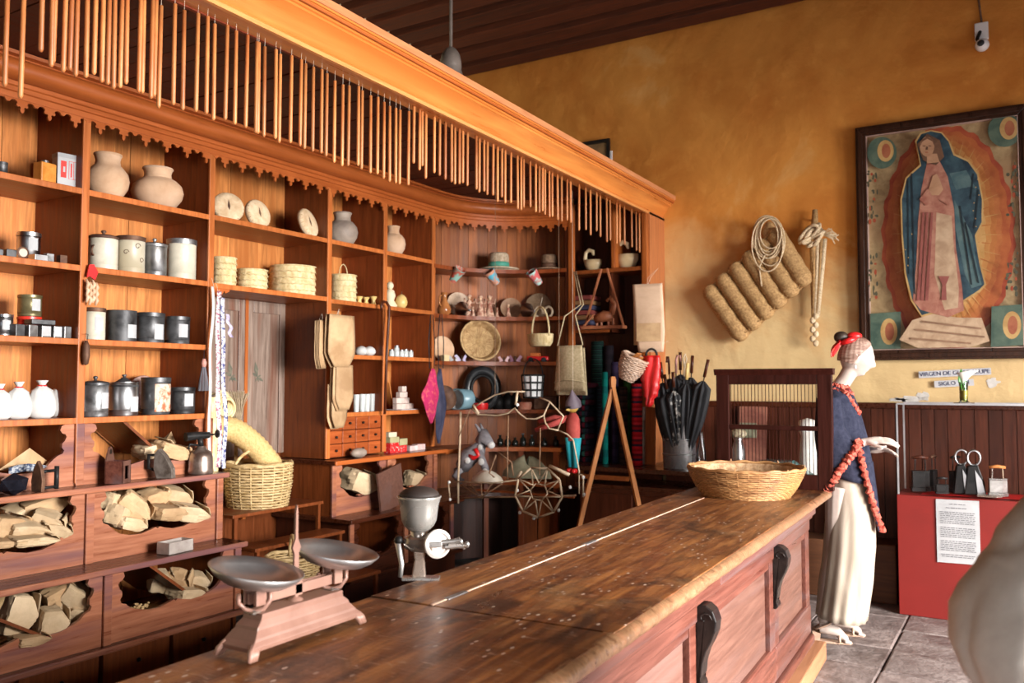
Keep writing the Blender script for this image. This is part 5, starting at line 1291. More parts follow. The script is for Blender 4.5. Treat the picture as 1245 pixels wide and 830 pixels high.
# third corner shelf
Z3 = 1.69
stand_disc('plate', 'pale round plate at the left end of the third corner shelf', 'plate', 538, Z3, 1.0, 16, CLAY)
t, R1, tl = stand_disc('round_basket', 'big shallow round basket standing on edge in the curved corner', 'basket', 581, Z3, .98, 25, mat('basket_straw', (.28, .15, .06), (.56, .38, .18), scale=26, rough=.8, bump=.5), tilt=.25, deep=.07)
b = MB()
for k in range(26):
    a = 2*PI*k/26; b.tube([(.01*math.cos(a), .01*math.sin(a), .014), (R1*.78*math.cos(a), R1*.78*math.sin(a), .014), (R1*.95*math.cos(a), R1*.95*math.sin(a), .066)], .0026, 4)
b.rot(0, PI/2-tl, 0).move(0, 0, R1*math.cos(tl)); o = b.obj('ribs', STRAW, t); o['kind'] = 'stuff'
MB().tube([(R1*math.cos(2*PI*k/30), R1*math.sin(2*PI*k/30), .07) for k in range(30)], .008, 6, closed=True).rot(0, PI/2-tl, 0).move(0, 0, R1*math.cos(tl)).obj('rim', STRAW, t, smooth=3)
def butterfly(label, u, z, r_, w, m):
    p, a = C(u, z, r_); s = mpp(p); t = thing('paper_butterfly', label, 'butterfly', p, face_az(a)+random.uniform(-.3, .3))
    for sg in (-1, 1):
        q = [(sg*1*s, 2*s), (sg*w*.55*s, w*.75*s), (sg*w*.8*s, w*.55*s), (sg*w*.55*s, w*.25*s), (sg*w*.6*s, 0), (sg*2*s, 1*s)]
        MB().prism(q, 'x', -.001, .001).rot(0, -.1, sg*.35).obj('wing', m, t)
    MB().tube([(0, 0, 0), (0, 0, w*.6*s)], 1.1*s, 6).obj('body', RUST, t, smooth=3)
butterfly('whitish paper butterfly left of the big round basket', 553, Z3, .85, 10, PAPERW)
butterfly('lilac paper butterfly before the big round basket', 562, Z3, .84, 12, mat('lilac_paper', (.48, .42, .58)))
butterfly('pale pink paper butterfly right of the big round basket', 613, Z3, .86, 10, mat('pink_paper', (.75, .50, .52)))
butterfly('mauve paper butterfly between the pale pink one and the red toy', 626, Z3, .86, 12, mat('mauve_paper', (.40, .20, .28)))
p, a = C(541, Z3, .88); s = mpp(p); small('carton', 'tiny pale yellow carton at the left end of third corner shelf', 'box', p, box(-.02, .02, -4*s, 4*s, 0, 8*s), mat('pale_yellow_card', (.62, .5, .28)), rot=(0, 0, face_az(a)))
p, a = C(654, Z3, .86); s = mpp(p); t = thing('red_toy', 'orange red toy car shaped box under the hanging palm basket', 'toy', p, face_az(a))
box(-.03, .03, -13*s, 13*s, 2*s, 7*s).obj('body', REDC, t, bevel=.006); box(-.028, .028, -9*s, 3*s, 7*s, 11*s).obj('cabin', mat('orange_paint', (.6, .15, .03)), t, bevel=.006)
for yy in (-8, 8): MB().lathe([(3*s, -.035), (3*s, .035)], 12).rot(0, PI/2, 0).move(0, yy*s, 3*s).obj('wheel', BLACK, t)
# hanging pale palm basket with hoop handle
q, a = C(656, Z3, .70); q = PY(657, 421, q.y-.05); s = mpp(q); t = thing('palm_basket', 'pale shallow palm basket with a hoop handle hanging under the second corner shelf', 'basket', q, -.5)
MB().lathe([(1e-4, 0), (15*s, 0), (19*s, 5*s), (20*s, 15*s), (19*s, 15*s), (18*s, 6*s), (1e-4, 1.5*s)], 24, ey=.7, cap=False).obj('body', PALM, t, smooth=.8)
MB().tube([(20*s*math.cos(PI*k/12), 0, 12*s+36*s*math.sin(PI*k/12)) for k in range(13)], 1.3*s, 6).obj('handle', PALM, t, smooth=3)
MB().tube([(0, 0, 47*s), (0, .02, 60*s)], .0018, 4).obj('string', STRING, t)
# fourth corner shelf
Z4 = 1.285
p, a = C(562, Z4, .92); s = mpp(p); an = math.atan2(-p.y, -p.x)
t = thing('enamel_mug', 'blue enamel mug lying on its side, white inside', 'mug', p)
b = MB().lathe([(1e-4, -10*s), (12*s, -10*s), (12.5*s, 10*s)], 24, cap=False).rot(0, PI/2, an-.75).move(0, 0, 12.5*s); b.obj('body', mat('blue_enamel', (.14, .26, .32), (.22, .36, .42), rough=.3), t, smooth=.8, solid=.002)
b = MB().lathe([(1e-4, -9*s), (11.2*s, -9*s), (11.7*s, 10.1*s)], 24, cap=False).rot(0, PI/2, an-.75).move(0, 0, 12.5*s); b.obj('lining', mat('white_enamel', (.78, .8, .8), rough=.3), t, smooth=.8)
b = MB().lathe([(11.7*s, 10*s), (13.2*s, 10*s), (13.2*s, 10.8*s), (11.7*s, 10.8*s)], 24, cap=False).rot(0, PI/2, an-.75).move(0, 0, 12.5*s); b.obj('rim', MATS['blue_enamel'], t)
p, a = C(540, Z4, .95); s = mpp(p); small('wooden_bowl', 'round brown wooden bowl behind the blue enamel mug', 'bowl', p, MB().lathe([(1e-4, 0), (9*s, 2*s), (15*s, 5*s)], 20, cap=False).rot(0, PI/2-.2, face_az(a)).move(0, 0, 14*s), RUST, smooth=3, solid=.006)
p, a = C(586, Z4, .96); s = mpp(p); t = thing('harness_collar', 'big black leather harness collar behind the blue mug', 'collar', p, face_az(a)-.3)
b = MB().tube([(0, 18*s*math.cos(q), (25+22*math.sin(q))*s) for q in [2*PI*k/20 for k in range(20)]], 5.5*s, 10, closed=True); b.obj('padding', mat('black_leather', (.008, .009, .010), (.035, .037, .04), rough=.28), t, smooth=3)
MB().tube([(.03, 13*s*math.cos(q), (25+16*math.sin(q))*s) for q in [2*PI*k/20 for k in range(20)]], 2*s, 6, closed=True).obj('piping', IRON, t, smooth=3)
for u, h_, m_, lb in ((585, 8, REDC, 'low round red and white tin before the black collar'), (638, 9, mat('terracotta', (.42, .10, .05), (.6, .3, .2)), 'low reddish clay dish before the wire lantern')):
    p, a = C(u, Z4, .86); s = mpp(p); small('round_tin', lb, 'tin', p, MB().lathe([(8*s, 0), (9*s, h_*s*.5), (9*s, h_*s), (6*s, h_*s), (1e-4, h_*s)], 18, cap=False), m_, smooth=.8)
for i, u in enumerate((606, 617, 627)):
    p, a = C(u, Z4, .97); s = mpp(p); small('dark_jar', 'dark glossy jar in shadow on fourth corner shelf, %s of three' % ('left', 'middle', 'right')[i], 'jar', p, MB().lathe([(6*s, 0), (7*s, 8*s), (6*s, 15*s), (3*s, 18*s), (3.5*s, 21*s), (1e-4, 21*s)], 14), IRON, smooth=3)
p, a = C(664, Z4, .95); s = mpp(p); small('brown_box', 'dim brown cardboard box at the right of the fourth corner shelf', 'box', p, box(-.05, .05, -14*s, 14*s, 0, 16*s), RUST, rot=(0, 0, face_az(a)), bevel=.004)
# wire lantern with pale panels
q = PY(648, 483, 6.12); s = mpp(q); t = thing('wire_lantern', 'hanging bucket shaped lantern of pale panels in black wire mesh', 'lantern', q)
MB().lathe([(1e-4, 0), (11*s, 0), (13.5*s, 27*s), (12.5*s, 27*s), (10*s, 1*s)], 20, cap=False).obj('panel', mat('milky_glass', (.66, .66, .66), (.86, .86, .86), scale=24, rough=.3), t, smooth=.8)
for k in range(10):
    a = 2*PI*k/10; MB().tube([(11.3*s*math.cos(a), 11.3*s*math.sin(a), 0), (13.9*s*math.cos(a), 13.9*s*math.sin(a), 27*s)], 1.1*s, 4).obj('wire', IRON, t)
for z_ in (0, 9, 18, 27): r_ = (11.5+2.5*z_/27)*s; MB().tube([(r_*math.cos(2*PI*k/20), r_*math.sin(2*PI*k/20), z_*s) for k in range(20)], 1.2*s, 4, closed=True).obj('hoop', IRON, t, smooth=3)
MB().tube([(13.5*s*math.cos(PI*k/12), 0, 27*s+20*s*math.sin(PI*k/12)) for k in range(13)], .8*s, 5).obj('handle', IRON, t, smooth=3)
# fifth level: dark bottles, donkey puppet, cloths
Z5 = .976
for i, u in enumerate((608, 617, 626, 636, 646, 662, 676)):
    p, a = C(u, Z5, .86-.03*(i % 2)); s = mpp(p); t = thing('dark_bottle', 'small dark bottle on the low corner ledge, number %s from the left' % ['one', 'two', 'three', 'four', 'five', 'six', 'seven'][i], 'bottle', p, group='dark bottles on the low corner ledge')
    h_ = (12, 11, 9, 14, 12, 9, 11)[i]*s
    MB().lathe([(3.4*s, 0), (3.7*s, h_*.1), (3.7*s, h_*.6), (1.4*s, h_*.78), (1.4*s, h_)], 12).obj('body', mat('dark_glass', (.008, .012, .010), (.03, .035, .03), rough=.08), t, smooth=3)
    MB().lathe([(1.8*s, h_*.95), (1.8*s, h_*1.08), (1e-4, h_*1.08)], 8).obj('cap', TIN if i in (3, 4) else IRON, t)
GREYF = mat('grey_felt', (.13, .12, .13), (.30, .28, .30), scale=14, rough=.95, bump=.2)
p = PY(578, 583, 5.62); s = mpp(p)
t = thing('donkey_puppet', 'grey spotted donkey puppet slumped on the reed frame cart', 'puppet', p, .2)
MB().tube([(-18*s, 0, 14*s), (-8*s, 0, 28*s), (4*s, 0, 36*s), (8*s, 0, 44*s)], [9*s, 12*s, 10*s, 6*s], 12).obj('body', GREYF, t, smooth=3)
MB().tube([(6*s, 0, 46*s), (12*s, -2*s, 54*s), (22*s, -6*s, 44*s)], [7*s, 8.5*s, 5*s], 12).obj('head', GREYF, t, smooth=3)
for sg in (-1, 1): MB().tube([(8*s, sg*4*s, 58*s), (3*s, sg*8*s, 68*s)], [2.8*s, 1*s], 8).obj('ear', GREYF, t, smooth=3)
MB().ell((23*s, -7*s, 43*s), 5*s, 4.5*s, 4.5*s).obj('muzzle', WHITECL, t, smooth=3)
for (a0, a1, a2, nm) in (((6, -4, 34), (14, -8, 20), (19, -8, 4), 'foreleg'), ((2, 6, 30), (10, 8, 14), (12, 8, 0), 'foreleg'), ((-16, -4, 14), (-24, -6, 4), (-14, -8, -2), 'hind_leg'), ((-18, 5, 12), (-28, 8, 10), (-26, 8, -4), 'hind_leg')):
    MB().tube([tuple(c*s for c in a0), tuple(c*s for c in a1), tuple(c*s for c in a2)], [5*s, 4.4*s, 4*s], 10).obj(nm, GREYF, t, smooth=3)
MB().ell((20*s, -8*s, 2*s), 5*s, 5*s, 4*s).obj('hoof', REDC, t, smooth=3)
MB().tube([(3*s, -9*s, 38*s), (8*s, -8*s, 30*s), (2*s, -11*s, 27*s), (-4*s, -9*s, 30*s)], 2.8*s, 8).obj('red_scarf', REDC, t, smooth=3)
for (x, y, z, r_) in ((12, -12, 23, 4.2), (17, -12, 12, 3.5), (-6, -11, 24, 4), (9, -8, 40, 3.4)): MB().ell((x*s, y*s, z*s), r_*s, 1.5*s, r_*s).obj('white_spot', WHITECL, t, smooth=3)
p = PY(590, 583, 5.5); s = mpp(p)
def fn(i, j): a = 2*PI*i; return ((22*math.cos(a)*(1-.3*j))*s*math.cos(j*1.5), 12*math.sin(a)*s*math.cos(j*1.5), (14*math.sin(j*1.5)+2*noise.noise(Vector((i*9, j*4, 0))))*s)
small('white_bundle', 'white cloth bundle lying below the donkey puppet', 'bundle', p+Vector((.05, -.05, -.01)), MB().grid(fn, 20, 8, closeu=True), mat('cream_cloth', (.52, .46, .36), (.7, .64, .54)), smooth=3)
p = PY(640, 580, 5.75); s = mpp(p)
def fn(i, j): a = 2*PI*i; return ((34*math.cos(a)*(1-.2*j))*s*math.cos(j*1.45), 14*math.sin(a)*s*math.cos(j*1.45), ((20+6*math.sin(a*2))*math.sin(j*1.5)+3*noise.noise(Vector((i*9, j*4, 0))))*s)
small('folded_sack', 'greenish grey folded cloth behind the reed wheel', 'cloth', p, MB().grid(fn, 24, 8, closeu=True), mat('olive_cloth', (.16, .15, .09), (.32, .31, .21)), smooth=3)

# reed frame of a cart with canopy and wheel, hung before the curved corner
REED = mat('peeled_reed', (.36, .25, .15), (.60, .46, .32), scale=20, rough=.6); TWIG = mat('brown_twig', (.16, .08, .04), (.30, .17, .09), scale=20, rough=.7)
org = PY(620, 585, 5.35); t = thing('reed_cart_frame', 'cart frame of bent reeds with a five sided canopy and wheel, hanging', 'frame', org)
def R2(pts, y, r=.006, m=REED, nm='reed', dy=None):
    q = [PY(u, v, (y if dy is None else y+dy*i/(len(pts)-1)))-org for i, (u, v) in enumerate(pts)]
    return MB().tube(q, r, 6).obj(nm, m, t, smooth=3)
R2([(574, 497), (585, 489), (602, 480), (618, 476), (638, 476)], 5.3); R2([(656, 483), (668, 488), (685, 506), (678, 522)], 5.3)
R2([(574, 497), (581, 504), (605, 505), (618, 502), (626, 496), (632, 503), (640, 509), (652, 509), (661, 505)], 5.15); R2([(661, 505), (668, 489)], 5.15, dy=.15)
R2([(661, 505), (663, 514), (668, 521), (679, 523)], 5.15); R2([(679, 523), (690, 528), (697, 535), (704, 572), (704, 600)], 5.2, r=.005)
R2([(629, 476), (627, 492)], 5.25, r=.009); R2([(575, 492), (582, 503)], 5.2, r=.009)
R2([(560, 500), (559, 540), (557, 585), (557, 612)], 5.25, r=.008); R2([(618, 505), (617, 560), (617, 584)], 5.15, r=.004, m=TWIG); R2([(657, 520), (656, 578)], 5.3, r=.004, m=TWIG); R2([(572, 497), (558, 530)], 5.2, r=.004, m=TWIG)
R2([(546, 585), (600, 587), (632, 583)], 5.2, r=.006); R2([(546, 606), (600, 604), (660, 604), (700, 602)], 5.3, r=.007, m=TWIG); R2([(545, 585), (547, 606)], 5.25, r=.006)
R2([(560, 588), (584, 605), (610, 588)], 5.28, r=.005, m=TWIG); R2([(572, 588), (586, 605), (598, 588)], 5.28, r=.004, m=TWIG); R2([(585, 587), (586, 606)], 5.28, r=.004, m=TWIG)
R2([(603, 553), (595, 575), (601, 580)], 5.2, r=.006, m=TWIG); R2([(606, 550), (622, 562), (624, 578)], 5.25, r=.006, m=TWIG); R2([(628, 582), (634, 573)], 5.2, r=.009)
box(-.42, .30, -.01, .01, -.05, -.012).obj('side_board', W_SIDE, t, loc=(0, .2, 0)); box(-.42, .42, -.01, .01, -.115, -.10).obj('bottom_board', W_SIDE, t, loc=(0, .2, 0))
wc = (655, 598)
def wp(k, n, r1, r2=None): a = 2*PI*k/n+.2; return (wc[0]+r1*math.cos(a), wc[1]+(r2 or r1)*math.sin(a))
for k in range(9): R2([wp(k, 9, 29, 31), wp(k+1, 9, 29, 31)], 5.08, r=.0075, nm='wheel_rim')
for k in range(9): R2([wp(k, 9, 29, 31), wp(k+.5, 9, 11)], 5.08, r=.0045, nm='spoke'); R2([wp(k, 9, 29, 31), wp(k-.6, 9, 10)], 5.10, r=.0045, nm='spoke')
for k in range(6): R2([wp(k, 6, 11), wp(k+1, 6, 11)], 5.09, r=.0045, nm='hub')
R2([(668, 566), (692, 577)], 5.05, r=.012, nm='reed')
for (u, v) in ((546, 586), (547, 607), (629, 492), (709, 580), (710, 601), (649, 630), (632, 623), (679, 620), (629, 596), (693, 592)):
    MB().ell(PY(u, v, 5.1)-org, .012, .012, .012, 8, 6).obj('knot', WHITECL, t, smooth=3)
R2([(704, 576), (709, 578), (709, 604)], 5.1, r=.006)
for (u, v, dz) in ((602, 480, 3.0), (680, 500, 2.99)):
    q = PY(u, v, 5.3); MB().tube([q-org, Vector((q.x, q.y, 3.06))-org], .0015, 4).obj('hanging_string', TWIG, t)

# marionette
q = PY(697, 574, 5.55); s = mpp(q)
t = thing('marionette', 'hanging marionette with pointed grey hat, red shirt and turquoise trousers', 'puppet', q, -.25)
TQ = mat('turquoise_cloth', (.01, .30, .38), (.03, .44, .52), rough=.85); RS = mat('faded_red_cloth', (.38, .045, .04), (.55, .10, .08), rough=.85)
for sg in (-1, 1):
    MB().tube([(sg*5*s, 0, 42*s), (sg*5*s, 0, 28*s), (sg*4*s, 0, 6*s)], [6.5*s, 5*s, 3.2*s], 10).obj('leg', TQ, t, smooth=3)
    MB().ell((sg*4*s, -2*s, 2*s), 3*s, 5*s, 3*s).obj('shoe', REDC, t, smooth=3)
def fn(i, j): a = 2*PI*i; r_ = (9.5-2*abs(j-.4))*(1-.55*max(0, j-.85)/.15); return (r_*s*math.cos(a)*1.05, r_*s*.7*math.sin(a), (38+34*j)*s)
MB().grid(fn, 18, 10, closeu=True).obj('shirt', RS, t, smooth=3)
MB().tube([(-7*s, 0, 66*s), (-24*s, -10*s, 58*s), (-46*s, -18*s, 50*s)], [4*s, 3.6*s, 3*s], 8).obj('sleeve', RS, t, smooth=3)
MB().tube([(-7*s, 2*s, 62*s), (-26*s, -4*s, 66*s), (-46*s, -12*s, 60*s)], [4*s, 3.4*s, 2.6*s], 8).obj('sleeve', RS, t, smooth=3)
MB().ell((0, -1*s, 80*s), 7.5*s, 7.5*s, 8*s).obj('head', mat('ochre_mask', (.50, .30, .06), (.64, .44, .14), rough=.5), t, smooth=3)
MB().lathe([(10*s, 0), (9.5*s, 6*s), (5*s, 13*s), (1e-4, 22*s)], 14, cap=False).rot(.3, .15, 0).move(0, 1*s, 80*s).obj('pointed_hat', mat('grey_purple_felt', (.10, .075, .10), (.17, .13, .16)), t, smooth=3)
MB().tube([(-4*s, -9*s, 79*s), (4*s, -9*s, 79*s)], 1.4*s, 6).obj('painted_eyes', BLACK, t)
MB().lathe([(2*s, 0), (.4*s, 6*s)], 8).rot(PI/2, 0, 0).move(0, -7*s, 76*s).obj('nose', MATS['ochre_mask'], t, smooth=3)
MB().tube([(0, 0, 98*s), (0, .0, 3.06-q.z)], .0014, 4).obj('string', STRING, t)

# ================================================================ NICHE THINGS
def cream_swan(label, u, z, y, s_, flip):
    p = UY(u, y, z); s = mpp(p)*s_; t = thing('swan_vase', label, 'vase', p, 0 if flip > 0 else 0)
    SW = mat('cream_glaze', (.60, .44, .24), (.80, .64, .40), scale=5, rough=.25)
    MB().lathe([(5*s, 0), (9*s, 3*s), (12*s, 10*s), (12.5*s, 17*s), (11*s, 17*s), (8*s, 6*s), (1e-4, 4*s)], 22, ex=1.15, ey=.8, cap=False).obj('bowl', SW, t, smooth=3)
    f_ = flip
    MB().tube([(-f_*9*s, 0, 10*s), (-f_*13*s, 0, 20*s), (-f_*12*s, 0, 29*s), (-f_*6*s, 0, 33*s), (0, 0, 30*s), (f_*1*s, 0, 24*s)], [4.5*s, 3.4*s, 3*s, 3*s, 3.2*s, 1.6*s], 10).obj('neck', SW, t, smooth=3)
cream_swan('cream swan shaped vase in the left dark niche', 721, 2.452, 6.50, .80, 1)
cream_swan('cream swan shaped vase in the right niche, wing raised', 763, 2.452, 6.50, 1.0, 1)
# books and toy house in left niche
for i in range(7):
    p = UY(712, 6.56, 1.957+i*.042); s = mpp(p)
    small('folded_cloth', 'folded woven cloth in the dim niche stack, %s from the bottom' % ['lowest', 'second', 'third', 'fourth', 'fifth', 'sixth', 'topmost'][i], 'cloth', p, box(-.10, .11, -.12, .08, 0, .038), mat('cl%d' % (i % 3), ((.26, .05, .04), (.05, .05, .10), (.30, .15, .06))[i % 3], rough=.9), bevel=.010, group='folded cloths stacked in the niche', rot=(0, 0, random.uniform(-.05, .05)))
# swing shelf with carved rabbit like animals hung by cords
q = PY(735, 396, 6.24); s = mpp(q); t = thing('hanging_swing', 'small wooden swing seat hung by two reddish cords with a carved animal on it', 'swing', q, .05)
SWW = mat('reddish_wood', (.24, .07, .03), (.40, .14, .06), rough=.5)
box(-28*s, 26*s, -.05, .05, -4*s, 0).obj('seat', SWW, t, bevel=.004)
for sg, u in ((-1, -26), (1, 24)): MB().tube([(u*s, 0, 0), (u*s*.15, 0, 70*s)], 1.6*s, 5).obj('cord', SWW, t)
MB().tube([(-12*s, 0, 8*s), (0, 0, 12*s), (10*s, 0, 11*s)], [5*s, 7*s, 6*s], 10).obj('carved_body', SWW, t, smooth=3)
MB().tube([(9*s, 0, 14*s), (14*s, 0, 26*s), (8*s, 0, 34*s), (3*s, 0, 30*s)], [4*s, 3*s, 3*s, 2*s], 8).obj('carved_neck', SWW, t, smooth=3)
for u in (-10, -4, 5, 11): MB().tube([(u*s, 0, 0), (u*s, 0, 9*s)], 1.6*s, 6).obj('carved_leg', SWW, t)
MB().tube([(-26*s, -.03, 0), (-12*s, -.03, 14*s)], 1.4*s, 5).obj('strut', SWW, t)
# textile rolls standing on the niche counter
cols = [('tr_green', ['0d2a22', '0a1a1c', '1d3a30', '120f18'], 26), ('tr_black', ['08080a', '131520', '08080a', '1a2a30'], 34), ('tr_teal', ['0b6f68', '0c5a58', '0e7a70'], 6), ('tr_purple', ['22182c', '2b2036'], 9), ('tr_brown', ['2a1a16', '33201a', '1c1210'], 20),
        ('tr_dgreen', ['1c3010', '243c16'], 8), ('tr_red', ['8a1018', 'a8141c', '2a1a2a', '8a1018', '501018', 'b02028'], 9), ('tr_dark', ['140f14', '1c141a'], 12)]
def roll(label, u, w, z0, h, y, m, group=None):
    p = UY(u, y, z0); s = mpp(p); r_ = w*s/2; t = thing('textile_roll', label, 'textile', p, group=group)
    MB().lathe([(1e-4, 0), (r_*.95, 0), (r_, .01), (r_, h-.01), (r_*.93, h), (r_*.5, h-.004), (1e-4, h-.004)], 16, ey=.9, cap=False).obj('cloth', m, t, smooth=.9)
    MB().tube([(r_*.1*(1+k*.28)*math.cos(k*.7), r_*.1*(1+k*.28)*math.sin(k*.7), h-.002) for k in range(24)], .002, 4).obj('rolled_end', m, t)
sm = [stripes(*q) for q in cols]
for (u, w_, top, y, mi, lb) in ((727, 16, 415, 6.5, 0, 'dark green striped textile roll, at left behind the wooden tongs'), (741, 12, 420, 6.5, 7, 'almost black textile roll left of the teal one'), (731, 12, 470, 6.36, 1, 'short black striped textile roll left of the teal roll'),
                             (736, 7, 452, 6.2, 2, 'narrow bright teal textile roll behind the left tong arm'), (748, 9, 440, 6.34, 3, 'purple textile roll between the tong arms'), (758, 11, 470, 6.3, 4, 'brown textile roll between the tong arms, right'),
                             (763, 10, 430, 6.46, 5, 'dark olive green textile roll behind the small tilted basket'), (775, 13, 466, 6.22, 6, 'red and purple striped textile roll right of the tongs')):
    p = UY(u, y, .872); h = PY(u, top, y).z-.872; roll(lb, u, w_, .872, h, y, sm[mi])
# stack of folded striped blankets left of the rolls
for k in range(14):
    p = UY(711, 6.38, .872+k*.046); s = mpp(p)
    small('folded_blanket', 'folded dark striped blanket in the tall stack by the marionette, layer %s from the bottom' % ['one', 'two', 'three', 'four', 'five', 'six', 'seven', 'eight', 'nine', 'ten', 'eleven', 'twelve', 'thirteen', 'fourteen'][k], 'blanket', p+Vector((random.uniform(-.006, .006), 0, 0)), box(-.085, .085, -.14, .2, 0, .043),
          stripes('blanket%d' % (k % 3), [['20403c', '120c18', '5a1420', '101018'], ['14343a', '0c0c12', '2a5a50', '380c18'], ['0e0e14', '3a1020', '123030', '18121c']][k % 3], 11, 'x'), bevel=.014, group='folded blankets in the tall stack')
# plank-like pieces leaning at right
for (u0, m_, lb, w_) in ((783, TIN, 'thin grey metal bar leaning at the end post', 4), (790, W_SHELF, 'reddish plank leaning beside the steel bucket', 14)):
    p = UY(u0, 6.33, .872); s = mpp(p); small('leaning_plank', lb, 'plank', p, box(-w_*s/2, w_*s/2, -.01, .01, 0, 1.32-.872), m_, rot=(-.05, 0, 0))
# big wooden tongs forming an A
q = UY(745, 5.75, 1.46); s = mpp(q)
B0 = PY(707, 628, 5.55); B1 = PY(776, 612, 5.6); top = PY(745, 470, 5.75)
t = thing('wooden_tongs', 'tall pale wooden tongs standing open like a letter A', 'tongs', top)
for B_ in (B0, B1):
    d_ = (B_-top); foot = top+d_*((top.z-.0)/(top.z-B_.z))
    MB().tube([Vector((0, 0, 0)), (foot-top)*.5, foot-top], [.020, .022, .020], 4).obj('leg', W_PALE, t)
MB().tube([(0, 0, -.03), (0, 0, .05), (0, 0, .075)], [.022, .028, .018], 4).obj('head', W_PALE, t)
MB().tube([(0, 0, -.01), (0, -.03, -.01)], .008, 6).obj('peg', W_DARK, t)
# cream woven bag on long strap
q = PY(693, 420, 6.02); s = mpp(q); t = thing('woven_shoulder_bag', 'cream woven shoulder bag hanging by a long cord from the pilaster', 'bag', q, -.15)
BAGM = mat('bag_fibre', (.46, .36, .20), (.66, .54, .34), scale=60, rough=.9, bump=.3)
def fn(i, j): return ((i-.5)*(36+10*j)*s, -.03*math.sin(PI*i)*math.sin(PI*(j*.8+.1))-.004, -55*s*j)
MB().grid(fn, 14, 12).obj('bag_front', BAGM, t, smooth=3, solid=.006)
def fn(i, j): return ((i-.5)*(38+8*j)*s, .02+.02*math.sin(PI*i), (-3-57*j)*s)
MB().grid(fn, 14, 12).obj('bag_back', BAGM, t, smooth=3, solid=.006)
def fn(i, j): return ((i-.5)*46*s, -.036*math.sin(PI*i)-.006, (-44+3*math.sin(PI*i)-1.5*j)*s)
MB().grid(fn, 14, 2).obj('bag_fold', BAGM, t, smooth=3, solid=.004)
hp = PY(692, 330, 6.30)-q
for sg in (-1, 1): MB().tube([(sg*19*s, 0, 0), (sg*8*s, 0, 36*s), (sg*2*s, hp.y*.6, 52*s), (hp.x+sg*.01, hp.y, hp.z)], .005, 5).obj('cord', BAGM, t, smooth=3)
# upper bag hanging from the post, red pouch, small tilted basket
q = PY(787, 345, 6.05); s = mpp(q); t = thing('paper_bag', 'tall flat brown paper bag hanging at the canopy end post', 'paper bag', q, .12)
def fn(i, j): 
    w_ = 37 if j < .7 else 37-6*(j-.7)/.3
    return ((i-.5)*w_*s+(4*j)*s, -.012*math.sin(PI*i)*math.sin(PI*j)-.002*noise.noise(Vector((i*5, j*6, 0))), -83*s*j)
MB().grid(fn, 10, 16).obj('sheet', mat('bright_kraft', (.56, .37, .24), (.70, .50, .35), scale=5, rough=.75, bump=.25), t, smooth=.9, solid=.003)
def fn(i, j): return ((i-.5)*30*s+2*s, -.020-.004*math.sin(PI*i), (-48-22*j)*s)
MB().grid(fn, 6, 4).obj('folded_bottom', KRAFT, t, solid=.002)
def fn(i, j): return ((i-.5)*36*s, .012, -74*s*j)
MB().grid(fn, 6, 10).obj('back_sheet', KRAFT, t, smooth=.9, solid=.003)
MB().tube([(.0, 0, -.004), (-.01, .05, .05), (0, .33, .16), (.012, .05, .05), (.006, 0, -.004)], .0016, 4).obj('string_loop', STRING, t)
q = PY(792, 432, 5.98); s = mpp(q); t = thing('red_pouch', 'glossy red cloth pouch with a black ring handle beside the umbrellas', 'bag', q)
def fn(i, j):
    w_ = [22, 24, 25, 22, 18, 10, 5][int(j*6)]; return ((i-.5)*w_*s-3*s*j+.004*math.sin(j*11), -.02*math.sin(PI*i)+.008*math.sin(i*12+j*3), -62*s*j)
MB().grid(fn, 14, 20).obj('cloth', REDC, t, smooth=3, solid=.008)
MB().tube([(7*s*math.cos(PI*k/8), 0, 8*s*math.sin(PI*k/8)) for k in range(9)], 1.4*s, 6).obj('ring_handle', BLACK, t, smooth=3)
MB().tube([(0, 0, 8*s), (0, .35, 20*s)], .0015, 4).obj('string', STRING, t)
q = PY(767, 448, 5.95); s = mpp(q); t = thing('small_basket', 'small tilted wicker basket with blue checks hanging beside the red pouch', 'basket', q, 0)
t.rotation_euler = (0, .45, 0)
weave('weave', [(8*s, -14*s), (15*s, 0), (17*s, 14*s)], mat('pink_wicker', (.50, .32, .22), (.70, .52, .40), scale=20, rough=.7), t, step=.015, n=12)
MB().tube([(12.5*s*math.cos(2*PI*k/24), 12.5*s*math.sin(2*PI*k/24), -4*s) for k in range(24)], .006, 4, closed=True).obj('blue_band', mat('blue_band', (.10, .18, .28)), t)
for k in range(3): MB().box((-9+6*k)*s, (-7+6*k)*s, -.04, .04, 0, 20*s).rot(0, .5, 0).obj('lath', W_PALE, t)

